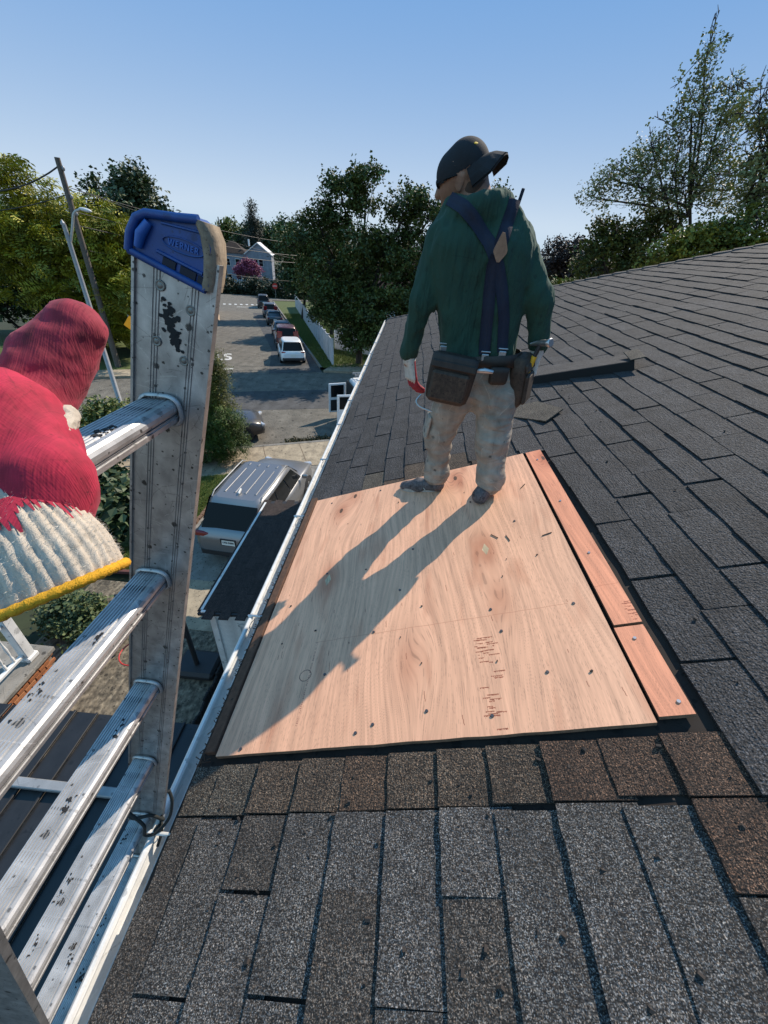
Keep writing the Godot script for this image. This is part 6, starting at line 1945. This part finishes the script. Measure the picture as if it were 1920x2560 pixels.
# lobes: [centre, radii, clumps]; o: leaf kind/size, colours, trunk, bare twigs
func tree(called: String, label: String, category: String, base: Vector3, lobes: Array, o: Dictionary, group := "") -> Node3D:
	var t := thing(called, label, category, base, group)
	var r := RandomNumberGenerator.new(); r.seed = int(o.get("seed", label.hash() % 10000))
	var size: float = o.get("size", 0.35); var per: int = o.get("per", 12); var cr: float = o.get("cr", 0.4)
	var c0: Color = o.get("c0", Color(0.03, 0.055, 0.012)); var c1: Color = o.get("c1", Color(0.09, 0.12, 0.02))
	var tr: float = o.get("trunk", 0.22)
	var wood := MB.new(); wood.group = 1
	var C := Vector3.ZERO; var low := 1e9
	for l in lobes:
		C += l[0]; low = minf(low, l[0].y - l[1].y)
	C /= lobes.size()
	var fork := Vector3(lerpf(base.x, C.x, 0.35), maxf(lerpf(base.y, low, 0.75), base.y + 0.3), lerpf(base.z, C.z, 0.35)) - base
	if o.has("fork"): fork = o.fork - base
	var top := C - base + Vector3(0, (C.y - base.y) * 0.12, 0)
	if tr > 0.0: wood.tube(smooth([Vector3(0, -0.15, 0), fork * 0.5 + Vector3(r.randfn(0, 0.06), 0, r.randfn(0, 0.06)), fork, fork.lerp(top, 0.6), top], 3), taper(tr * 1.1, tr * 0.25, 13), 8)
	var xs := []; var cs := []
	for l in lobes:
		var ctr: Vector3 = l[0] - base; var rad: Vector3 = l[1]
		var f0 := fork.lerp(top, r.randf_range(0.0, 0.5))
		var limb := smooth([f0, f0.lerp(ctr, 0.5) + Vector3(r.randfn(0, 0.2), rad.y * 0.15, r.randfn(0, 0.2)), ctr, ctr + Vector3(r.randfn(0, 0.2) * rad.x, rad.y * 0.7, r.randfn(0, 0.2) * rad.z)], 4)
		if tr > 0.0: wood.tube(limb, taper(tr * 0.5, tr * 0.07, limb.size()), 6)
		var ends := []
		for k in int(o.get("twigs", 9)):
			var d := Vector3(r.randfn(0, 1), r.randfn(0.25, 0.8), r.randfn(0, 1)).normalized()
			var e := ctr + d * rad * r.randf_range(0.75, 1.0)
			var s: Vector3 = limb[r.randi_range(limb.size() / 3, limb.size() - 1)]
			if tr > 0.0:
				var m := s.lerp(e, 0.5) + Vector3(0, r.randf_range(-0.1, 0.2), 0) * rad.y
				wood.tube(smooth([s, m, e], 3), taper(tr * 0.12, tr * 0.025, 7), 4, false)
			ends.append(e)
		for k in int(o.get("bare", 0)):
			var lean: Vector3 = o.get("lean", Vector3.ZERO)
			var s: Vector3 = limb[r.randi_range(limb.size() / 3, limb.size() - 1)]
			var d := (Vector3(r.randfn(0, 0.8), r.randfn(0.5, 0.6), r.randfn(0, 0.8)) + lean).normalized()
			var e := ctr + d * rad * r.randf_range(1.15, 1.9)
			var m := s.lerp(e, 0.5) + Vector3(r.randfn(0, 0.12), r.randfn(0.05, 0.1), r.randfn(0, 0.12)) * rad
			var p := smooth([s, m, e], 4)
			wood.tube(p, taper(tr * 0.14, 0.012, p.size()), 4, false)
			for q in 4:
				var s2: Vector3 = p[r.randi_range(3, p.size() - 2)]
				var d2 := (d + Vector3(r.randfn(0, 0.5), r.randfn(0.1, 0.4), r.randfn(0, 0.5))).normalized()
				wood.tube([s2, s2 + d2 * r.randf_range(0.3, 0.9) * rad.x * 0.6], [0.018, 0.008], 3, false)
		for k in int(l[2]):
			var p: Vector3
			if k < ends.size(): p = ends[k]
			else:
				var d := Vector3(r.randfn(0, 1), r.randfn(0, 1), r.randfn(0, 1)).normalized()
				p = ctr + d * rad * pow(r.randf(), 0.42) * r.randf_range(0.85, 1.08)
			var shade := r.randf()
			for q in per:
				var w := Vector3(r.randfn(0, 1), r.randfn(0, 0.75), r.randfn(0, 1)) * cr * 0.55
				var bs := Basis.from_euler(Vector3(r.randfn(0, 0.5), r.randf() * TAU, r.randfn(0, 0.5))).scaled(Vector3.ONE * size * r.randf_range(0.7, 1.3))
				xs.append(Transform3D(bs, p + w))
				var f := clampf(shade * 0.7 + r.randf() * 0.45 - 0.1, 0, 1)
				cs.append(c0.lerp(c1, f))
	if tr > 0.0: obj("trunk", wood, o.get("bark", M.bark), t)
	multi("crown", spray(o.get("leaf", "broad")), M.leaf_sun if o.get("sunny", false) else M.leaf, xs, cs, t)
	return t
func taper(a: float, b: float, n: int) -> Array:
	var o := []
	for i in n: o.append(lerpf(a, b, pow(float(i) / maxf(n - 1, 1), 0.8)))
	return o
func V(x: float, y: float, z: float) -> Vector3: return Vector3(x, y, z)

func build_trees():
	var dark := {"c0": Color(0.018, 0.034, 0.010), "c1": Color(0.055, 0.085, 0.020)}
	# left of the ladder
	tree("locust_tree", "yellow green feathery tree filling the left edge behind the street lamp", "tree", V(-24.72, 0.00, -30.58), [
		[V(-21.8, 6.4, -27.1), V(3.12, 2.64, 2.42), 95], [V(-19.4, 6.4, -28.1), V(2.40, 2.28, 2.20), 70], [V(-17.9, 5.9, -27.4), V(1.92, 2.16, 1.76), 55], [V(-21.1, 5.2, -26.6), V(3.12, 2.64, 2.42), 90], [V(-18.5, 3.3, -26.9), V(2.40, 1.92, 1.98), 60], [V(-24.2, 5.7, -25.9), V(2.88, 2.88, 2.42), 70], [V(-20.4, 2.0, -26.9), V(3.36, 1.56, 1.98), 70], [V(-23.0, 9.3, -26.9), V(1.08, 1.20, 0.99), 14], [V(-16.3, 4.0, -25.8), V(1.20, 1.20, 1.10), 18]],
		{"sunny": true, "leaf": "feather", "size": 0.62, "per": 13, "cr": 0.6, "c0": Color(0.085, 0.10, 0.008), "c1": Color(0.36, 0.34, 0.018), "trunk": 0.24, "seed": 5})
	tree("maple_tree", "dark green rounded tree behind the utility pole and ladder cap", "tree", V(-25.0, -0.5, -41.0), [
		[V(-25.2, 7.6, -40.5), V(3.6, 3.4, 3.2), 110], [V(-21.9, 6.4, -40.0), V(2.0, 2.4, 2.2), 60], [V(-28.6, 6.2, -41.0), V(3.4, 3.0, 3.0), 80], [V(-24.4, 5.6, -40.0), V(4.6, 3.0, 3.0), 110], [V(-24.0, 10.0, -40.5), V(1.4, 1.4, 1.4), 26]],
		{"size": 0.62, "per": 12, "cr": 0.75, "c0": Color(0.026, 0.046, 0.020), "c1": Color(0.085, 0.115, 0.045), "trunk": 0.3, "seed": 9})
	tree("shade_tree", "dark tree in the shade below the round tree, left of the ladder rail", "tree", V(-21.0, -0.3, -31.0), [
		[V(-21.2, 3.2, -30.5), V(2.6, 2.4, 2.2), 70], [V(-19.4, 4.4, -31.5), V(2.0, 2.0, 2.0), 60], [V(-22.8, 1.6, -30.5), V(2.6, 1.6, 2.0), 55], [V(-19.5, 1.6, -31.0), V(2.4, 1.6, 2.0), 55]],
		{"size": 0.6, "per": 11, "cr": 0.7, "c0": dark.c0, "c1": dark.c1, "trunk": 0.2, "seed": 12})
	tree("shade_tree", "dark low tree at the far left below the yellow green tree", "tree", V(-31.0, -0.3, -33.0), [
		[V(-31.0, 3.0, -33.0), V(3.6, 2.6, 2.2), 80], [V(-36.0, 3.0, -32.0), V(3.6, 2.8, 2.2), 80], [V(-27.0, 1.8, -33.5), V(3.0, 2.0, 2.2), 70], [V(-41.0, 3.0, -31.0), V(3.6, 2.8, 2.2), 70]],
		{"size": 0.7, "per": 11, "cr": 0.8, "c0": dark.c0, "c1": dark.c1, "trunk": 0.2, "seed": 14})
	tree("shade_tree", "dark bushy tree at the left of the side street hoarding", "tree", V(-23.5, -0.8, -40.5), [
		[V(-23.6, 2.6, -40.0), V(3.2, 2.4, 2.4), 70], [V(-26.5, 3.0, -39.5), V(3.0, 2.6, 2.4), 60]],
		{"size": 0.65, "per": 11, "cr": 0.8, "c0": dark.c0, "c1": dark.c1, "trunk": 0.2, "seed": 13})
	# central maple beyond the fence
	tree("street_maple", "tall dark maple with open upper branches left of the roofer", "tree", V(-3.6, -0.2, -30.0), [
		[V(-4.9, 9.4, -30.2), V(1.25, 1.5, 1.2), 34], [V(-3.5, 9.9, -30.2), V(1.0, 1.5, 1.0), 30], [V(-6.3, 8.2, -30.0), V(1.2, 1.2, 1.2), 26], [V(-7.3, 7.0, -29.6), V(1.3, 1.2, 1.2), 26], [V(-1.0, 9.2, -31.0), V(1.2, 1.5, 1.2), 32], [V(0.5, 9.0, -31.2), V(1.3, 1.5, 1.3), 36], [V(-3.2, 7.0, -30.2), V(3.0, 1.7, 2.2), 90], [V(-5.4, 5.0, -29.4), V(2.3, 1.8, 2.0), 75], [V(-0.5, 6.2, -31.0), V(2.8, 2.0, 2.2), 95], [V(2.6, 7.6, -32.0), V(2.0, 2.0, 1.8), 60], [V(-2.4, 3.9, -29.6), V(3.0, 1.4, 2.2), 85], [V(0.8, 4.0, -30.4), V(2.4, 1.6, 2.0), 60], [V(4.9, 10.0, -33.0), V(0.55, 1.0, 0.5), 10], [V(-5.2, 3.2, -28.6), V(1.6, 1.0, 1.4), 34], [V(-3.0, 2.2, -29.4), V(2.2, 1.2, 1.8), 70], [V(0.2, 2.2, -29.6), V(2.2, 1.3, 1.8), 60]],
		{"size": 0.36, "per": 15, "cr": 0.42, "c0": Color(0.024, 0.042, 0.010), "c1": Color(0.085, 0.115, 0.018), "trunk": 0.26, "seed": 21, "fork": V(-3.5, 2.6, -30.0), "twigs": 10})
	tree("round_tree", "broad dark green tree over the far end of the white fence", "tree", V(-14.6, -1.8, -57.5), [
		[V(-15.0, 6.2, -57.5), V(2.8, 2.6, 2.6), 90], [V(-12.4, 5.2, -57.5), V(2.6, 3.0, 2.4), 70], [V(-13.7, 3.2, -57.0), V(2.9, 2.2, 2.4), 95]],
		{"size": 0.75, "per": 11, "cr": 0.8, "c0": Color(0.022, 0.040, 0.010), "c1": Color(0.075, 0.11, 0.02), "trunk": 0.3, "seed": 25})
	tree("round_tree", "olive green tree leaning over the middle of the white fence", "tree", V(-8.2, -0.8, -44.0), [
		[V(-9.2, 4.8, -44.2), V(2.4, 2.2, 2.2), 75], [V(-7.7, 5.6, -44.5), V(2.2, 2.0, 2.0), 65], [V(-7.9, 3.9, -43.8), V(2.2, 1.4, 1.8), 60]],
		{"size": 0.55, "per": 12, "cr": 0.6, "c0": Color(0.028, 0.045, 0.008), "c1": Color(0.12, 0.14, 0.02), "trunk": 0.22, "seed": 26, "sunny": true})
	tree("verge_bush", "rounded dark bush in the fenced yard beside the short white fence", "bush", S(5.6, 8.6, 0.1), [[S(5.6, 8.6, 0.9), V(0.8, 0.8, 0.8), 40]], {"size": 0.22, "per": 14, "cr": 0.25, "c0": dark.c0, "c1": dark.c1, "trunk": 0.05, "seed": 27})
	# far row of trees along the skyline
	var rs := RandomNumberGenerator.new(); rs.seed = 99
	var kinds := ["dark olive tree in the far skyline row, %s", "mid green tree in the far skyline row, %s", "yellowish green tree in the far skyline row, %s"]
	var places := ["far left behind the locust tree", "left behind the round dark tree", "just left of the ladder rail", "behind the ladder cap", "right of the ladder pad", "left of the grey house", "behind the grey house", "behind the house gable", "right of the grey house", "behind the fence tree", "left of the central maple", "behind the central maple", "behind the roofer's left arm", "behind the roofer", "right of the roofer's shoulder", "beyond the ridge line", "beyond the purple tree", "at the right edge beyond the roof"]
	for i in 18:
		var x := -118.0 + i * 10.4 + rs.randf_range(-2, 2); var z := -118.0 + rs.randf_range(-16, 14)
		if x > -76 and x < -28: z -= 50.0
		var hh2 := 4.0 if z < -145 else 0.0
		var gy := -0.055 * clampf((Vector3(x, 0, z) - sq).dot(sb), 0, 150)
		var k := i % 3
		var hh := rs.randf_range(6.5, 9.5) if x > -80 else 11.0
		hh += hh2
		var c0: Color = [Color(0.03, 0.045, 0.018), Color(0.035, 0.06, 0.02), Color(0.06, 0.075, 0.015)][k]
		tree("far_tree", kinds[k] % places[i], "tree", V(x, gy, z), [[V(x, hh - 4.0, z), V(5.2, 4.0, 4.0), 90], [V(x + 3.4, hh - 6.5, z + 1), V(4.5, 3.6, 3.6), 70], [V(x - 3.6, hh - 7.0, z + 1), V(4.5, 4.0, 3.6), 70], [V(x, gy + 3.0, z + 2), V(6.5, 3.5, 4.0), 90]],
			{"size": 1.5, "per": 6, "cr": 1.5, "c0": c0, "c1": c0 * 2.4, "trunk": 0.35, "seed": 200 + i, "twigs": 4}, "far skyline trees")
	# spruce on the skyline
	var sl := []
	for i in 9: sl.append([V(-52.0, 14.2 - i * 1.55, -148), V(0.5 + i * 0.42, 0.75, 0.5 + i * 0.42), 7 + i * 4])
	tree("spruce_tree", "narrow dark spruce standing above the far skyline trees", "tree", V(-52.0, -6.5, -148), sl, {"leaf": "needle", "size": 1.5, "per": 6, "cr": 0.9, "c0": Color(0.012, 0.022, 0.016), "c1": Color(0.04, 0.055, 0.04), "trunk": 0.3, "seed": 31, "twigs": 5})
	# crape myrtle in front of the grey house
	tree("crape_myrtle", "pink flowering tree in front of the grey house", "tree", V(-43.4, -5.8, -117), [[V(-43.4, 0.4, -117), V(2.2, 1.6, 1.8), 60], [V(-45.0, -0.7, -117), V(1.9, 1.4, 1.6), 50], [V(-42.0, -0.8, -117), V(1.9, 1.4, 1.6), 50]], {"size": 0.7, "per": 10, "cr": 0.7, "c0": Color(0.10, 0.03, 0.06), "c1": Color(0.42, 0.10, 0.20), "trunk": 0.2, "seed": 33})
	for q in [[-54, -100, "dark shrubbery below the grey house on the left"], [-47, -104, "dark shrubbery below the pink flowering tree"], [-37, -103, "dark shrubbery right of the pink flowering tree"], [-30, -98, "dark shrubbery behind the stop sign"]]:
		var p := V(q[0], -4.9, q[1])
		tree("far_shrubbery", q[2], "shrubs", p, [[p + V(0, 1.9, 0), V(5.0, 2.0, 2.2), 110], [p + V(3, 1.2, 1), V(4.0, 1.6, 2.0), 70]], {"size": 0.9, "per": 9, "cr": 0.9, "c0": Color(0.008, 0.015, 0.006), "c1": Color(0.03, 0.045, 0.015), "trunk": 0.1, "seed": int(q[0] * -7)})
	# right of the roofer
	tree("thinning_tree", "tall thinning tree with bare top branches at the upper right", "tree", V(12.6, 0.0, -22.5), [
		[V(10.1, 11.5, -22.2), V(0.9, 0.9, 0.9), 18], [V(9.1, 11.1, -22.0), V(0.9, 0.75, 0.8), 18], [V(8.85, 10.2, -22.0), V(0.9, 0.6, 0.8), 16], [V(10.4, 12.7, -22.3), V(0.75, 1.0, 0.7), 12], [V(9.9, 13.8, -22.2), V(0.55, 0.8, 0.5), 7], [V(11.7, 11.4, -22.4), V(1.1, 1.1, 1.0), 27], [V(7.75, 10.3, -22.0), V(0.5, 0.5, 0.5), 9], [V(7.35, 9.65, -22.0), V(0.6, 0.4, 0.5), 7], [V(12.9, 10.3, -22.5), V(1.2, 0.9, 1.0), 25], [V(11.1, 10.3, -22.2), V(1.1, 0.8, 0.9), 27], [V(10.1, 9.8, -22.0), V(1.2, 0.6, 0.8), 19], [V(11.4, 12.7, -22.5), V(0.8, 0.8, 0.7), 13]],
		{"size": 0.21, "per": 12, "cr": 0.42, "c0": Color(0.09, 0.11, 0.045), "c1": Color(0.24, 0.26, 0.11), "trunk": 0.13, "seed": 41, "sunny": true, "fork": V(12.4, 7.6, -22.5), "bare": 4, "twigs": 9, "lean": Vector3(0.25, 0.3, 0)})
	tree("thinning_tree", "half bare tree cut by the right edge of the view", "tree", V(13.0, 0.0, -20.0), [
		[V(10.9, 12.0, -19.4), V(0.6, 0.8, 0.6), 7], [V(11.5, 11.3, -19.2), V(0.9, 0.9, 0.8), 16], [V(12.0, 10.3, -19.2), V(1.0, 0.9, 0.9), 21], [V(12.6, 9.6, -19.4), V(1.2, 0.9, 1.0), 24]],
		{"size": 0.25, "per": 11, "cr": 0.42, "c0": Color(0.08, 0.10, 0.04), "c1": Color(0.22, 0.24, 0.10), "trunk": 0.11, "seed": 42, "sunny": true, "fork": V(12.5, 7.8, -19.6), "bare": 8})
	tree("garden_tree", "yellow green leafy tree behind the ridge at the right edge", "tree", V(11.0, 0.0, -18.5), [
		[V(10.7, 8.3, -18.2), V(1.3, 0.7, 1.0), 46], [V(12.0, 8.6, -18.4), V(1.2, 0.9, 1.0), 44], [V(9.6, 7.8, -18.2), V(1.2, 0.8, 1.0), 42], [V(11.5, 7.3, -18.2), V(2.0, 0.9, 1.2), 50]],
		{"size": 0.26, "per": 13, "cr": 0.35, "c0": Color(0.045, 0.065, 0.008), "c1": Color(0.19, 0.20, 0.02), "trunk": 0.16, "seed": 43, "sunny": true})
	tree("garden_tree", "loose dark green tree with a bare side branch behind the ridge", "tree", V(9.5, 0.0, -23.0), [
		[V(10.0, 8.1, -23.0), V(1.4, 0.8, 1.0), 40], [V(8.8, 8.5, -23.0), V(1.0, 0.7, 0.9), 26], [V(10.9, 7.6, -23.0), V(1.4, 0.9, 1.0), 40], [V(8.7, 7.5, -23.0), V(1.2, 0.8, 1.0), 36], [V(10.6, 9.0, -22.8), V(1.0, 0.6, 0.8), 22]],
		{"size": 0.28, "per": 12, "cr": 0.36, "c0": Color(0.025, 0.040, 0.010), "c1": Color(0.10, 0.12, 0.02), "trunk": 0.16, "seed": 44, "sunny": true, "bare": 2, "lean": Vector3(-0.8, 0.1, 0)})
	tree("plum_tree", "dark purple leaved tree just right of the roofer's arm", "tree", V(9.6, 0.0, -28.0), [
		[V(8.6, 7.4, -28.0), V(1.5, 1.1, 1.2), 50], [V(10.2, 7.0, -28.0), V(1.6, 1.1, 1.2), 54], [V(8.4, 6.4, -28.0), V(1.8, 1.2, 1.2), 50], [V(11.4, 6.6, -28.0), V(1.5, 1.2, 1.2), 44]],
		{"size": 0.30, "per": 13, "cr": 0.38, "c0": Color(0.016, 0.012, 0.012), "c1": Color(0.055, 0.035, 0.035), "trunk": 0.18, "seed": 45})
	tree("garden_tree", "low green shrub tree showing under the purple tree at the ridge", "tree", V(7.2, 0.0, -24.0), [[V(7.2, 5.7, -24.0), V(1.6, 0.8, 1.0), 44], [V(8.6, 5.9, -24.0), V(1.2, 0.7, 1.0), 30]], {"size": 0.3, "per": 12, "cr": 0.36, "c0": Color(0.04, 0.06, 0.01), "c1": Color(0.16, 0.18, 0.03), "trunk": 0.14, "seed": 46, "sunny": true})
	# hedge and shrubs of the front yard
	tree("arborvitae", "clipped round dark green hedge bush by the pavement, right of the ladder rail", "hedge", V(-6.85, 0.1, -13.4), [[V(-6.6, 1.2, -13.4), V(0.88, 1.2, 0.85), 260], [V(-7.3, 1.0, -13.2), V(0.8, 1.1, 0.7), 120]], {"leaf": "needle", "size": 0.17, "per": 16, "cr": 0.16, "c0": Color(0.020, 0.040, 0.005), "c1": Color(0.075, 0.125, 0.010), "trunk": 0.10, "seed": 51, "twigs": 6})
	tree("arborvitae", "tall ragged golden green arborvitae behind the clipped hedge bush", "hedge", V(-7.0, 0.1, -13.9), [[V(-7.0, 1.9, -13.9), V(0.7, 1.9, 0.6), 200], [V(-6.85, 3.3, -13.9), V(0.42, 1.0, 0.42), 70]], {"leaf": "needle", "size": 0.2, "per": 14, "cr": 0.22, "c0": Color(0.035, 0.050, 0.006), "c1": Color(0.16, 0.16, 0.02), "trunk": 0.10, "seed": 52, "twigs": 10})
	tree("fig_bush", "broad leaved dark green fig bush between glove and ladder rail", "bush", V(-7.9, 0.1, -8.4), [[V(-7.8, 1.0, -8.4), V(0.8, 0.8, 0.7), 70], [V(-8.5, 1.2, -9.1), V(0.7, 0.8, 0.7), 55], [V(-7.4, 0.7, -8.6), V(0.6, 0.6, 0.6), 40]], {"leaf": "fig", "size": 0.30, "per": 9, "cr": 0.28, "c0": Color(0.018, 0.035, 0.010), "c1": Color(0.075, 0.11, 0.04), "trunk": 0.05, "seed": 53})
	tree("peach_tree", "small pale green tree beside the street lamp base", "tree", V(-9.8, 0.1, -11.4), [[V(-9.2, 2.5, -11.1), V(0.55, 0.5, 0.5), 30], [V(-9.5, 1.6, -11.4), V(0.7, 0.6, 0.6), 40], [V(-10.4, 1.6, -11.6), V(0.6, 0.6, 0.6), 34], [V(-9.3, 2.1, -12.0), V(0.6, 0.5, 0.5), 26]], {"size": 0.24, "per": 9, "cr": 0.24, "c0": Color(0.05, 0.075, 0.012), "c1": Color(0.17, 0.19, 0.05), "trunk": 0.06, "seed": 54, "sunny": true})
	tree("yard_bush", "grey green leafy bush by the brick porch under the glove", "bush", V(-6.5, 0.05, -5.2), [[V(-6.4, 0.6, -5.15), V(0.50, 0.45, 0.45), 60], [V(-6.9, 0.45, -5.3), V(0.45, 0.4, 0.4), 40], [V(-6.0, 0.45, -4.9), V(0.4, 0.35, 0.4), 34]], {"size": 0.17, "per": 11, "cr": 0.17, "c0": Color(0.03, 0.05, 0.015), "c1": Color(0.12, 0.15, 0.05), "trunk": 0.03, "seed": 55})
	tree("yard_bush", "dark shrub along the pavement right of the street lamp", "bush", V(-10.9, 0.1, -15.0), [[V(-10.6, 1.0, -15.2), V(0.9, 0.9, 0.8), 60], [V(-9.6, 0.9, -14.6), V(0.9, 0.9, 0.8), 60]], {"size": 0.25, "per": 12, "cr": 0.28, "c0": Color(0.02, 0.035, 0.008), "c1": Color(0.08, 0.10, 0.02), "trunk": 0.04, "seed": 56})
	# fallen leaves and trimmings against the kerb
	var xs := []; var cs := []
	for i in 900:
		var a := rs.randf_range(-3.0, 4.5)
		xs.append(Transform3D(Basis.from_euler(Vector3(rs.randf() * 6, rs.randf() * 6, rs.randf() * 6)).scaled(Vector3.ONE * 0.16), S(a, -10.85 + absf(rs.randfn(0, 0.22)), 0.02 + rs.randf() * 0.05)))
		cs.append(Color(0.03, 0.04, 0.012).lerp(Color(0.10, 0.07, 0.03), rs.randf()))
	var lf := multi("kerb_litter", spray("broad"), M.leaf, xs, cs)
	tag(lf, "dark leaf litter along the near kerb by the driveway", "leaves", "", "stuff")

func build_far_house():
	var o := thing("grey_house", "blue grey gabled house with brown hipped roof at the end of the side street", "house", V(-48.6, -6.2, -132))
	var sid := mat(lin(0.26, 0.29, 0.34), 0.8, 0.0, M.plain, 0.2)
	var yaw := Basis(Vector3.UP, 0.22)
	var w := MB.new()
	w.box(yaw * V(-3.9, 4.4, 0), V(7.6, 8.8, 7.0), yaw)
	w.box(yaw * V(3.4, 4.4, 1.2), V(7.0, 8.8, 8.0), yaw)
	w.extrude(PackedVector2Array([Vector2(-3.5, 8.8), Vector2(3.5, 8.8), Vector2(0, 11.4)]), Transform3D(yaw, yaw * V(3.4, 0, -2.8)), 8.0)
	obj("wall", w, sid, o)
	var rf := MB.new()
	var e := [V(-8.1, 8.8, 3.9), V(0.1, 8.8, 3.9), V(0.1, 8.8, -3.9), V(-8.1, 8.8, -3.9)]
	var rg := [V(-4.6, 11.5, 0.3), V(-3.4, 11.5, 0.3)]
	for i in 4: e[i] = yaw * e[i]
	for i in 2: rg[i] = yaw * rg[i]
	rf.quad(e[0], e[1], rg[1], rg[0]); rf.tri(e[1], e[2], rg[1]); rf.quad(e[2], e[3], rg[0], rg[1]); rf.tri(e[3], e[0], rg[0])
	obj("roof", rf, mat(lin(0.15, 0.085, 0.06), 0.95, 0.0, M.gran, 0.3), o)
	var r2 := MB.new()
	for s in [-1.0, 1.0]:
		r2.box(yaw * V(3.4 + s * 1.85, 10.15, 1.2), V(4.75, 0.22, 8.7), yaw * Basis(Vector3(0, 0, 1), -s * 0.639))
	obj("roof", r2, M.white, o)
	for q in [[2.6, 6.9, 5.22], [4.0, 6.9, 5.22], [-5.2, 6.6, 3.52], [-2.6, 6.6, 3.52], [-5.2, 2.9, 3.52], [-2.6, 2.9, 3.52], [2.0, 2.6, 5.22], [4.6, 2.6, 5.22]]:
		var f := MB.new(); f.box(yaw * V(q[0], q[1], q[2]), V(1.25, 1.75, 0.10), yaw)
		var fo := obj("window", f, M.white, o)
		for k in [-1, 1]:
			var p := MB.new(); p.box(yaw * V(q[0], q[1] + k * 0.40, q[2] + 0.05), V(1.05, 0.74, 0.04), yaw)
			obj("pane", p, M.glass_dark, fo)
	var pf := MB.new()
	for i in 16: pf.box(yaw * V(-7.4 + i * 0.46, 1.7, 5.6), V(0.28, 1.9, 0.06), yaw)
	obj("picket_fence", pf, M.fence, o).set_meta("kind", "stuff")
	var ch := MB.new()
	ch.box(yaw * V(-6.4, 11.0, 0.5), V(0.45, 1.8, 0.45), yaw); ch.box(yaw * V(0.7, 11.4, 1.0), V(0.4, 1.6, 0.4), yaw)
	obj("vent_stack", ch, M.white, o)
	var h2 := thing("red_roof_house", "house with a reddish roof glimpsed behind the central maple", "house", V(3.0, -2.0, -52))
	var w2 := MB.new(); w2.box(V(0, 2.6, 0), V(13, 5.2, 8)); obj("wall", w2, M.fence, h2)
	var r3 := MB.new(); r3.extrude(PackedVector2Array([Vector2(-4.8, 5.1), Vector2(4.8, 5.1), Vector2(0, 8.2)]), Transform3D(Basis(Vector3.UP, PI / 2), V(-7, 0, 0)), 14.0)
	obj("roof", r3, mat(lin(0.16, 0.075, 0.055), 0.95, 0.0, M.gran, 0.5), h2)

func _ready():
	rng.seed = 2024
	view_and_light()
	materials()
	build_house()
	build_plywood()
	build_ladder()
	build_person()
	build_glove()
	build_ground()
	build_shed()
	build_yard_things()
	build_street_things()
	build_cars()
	build_trees()
	build_far_house()
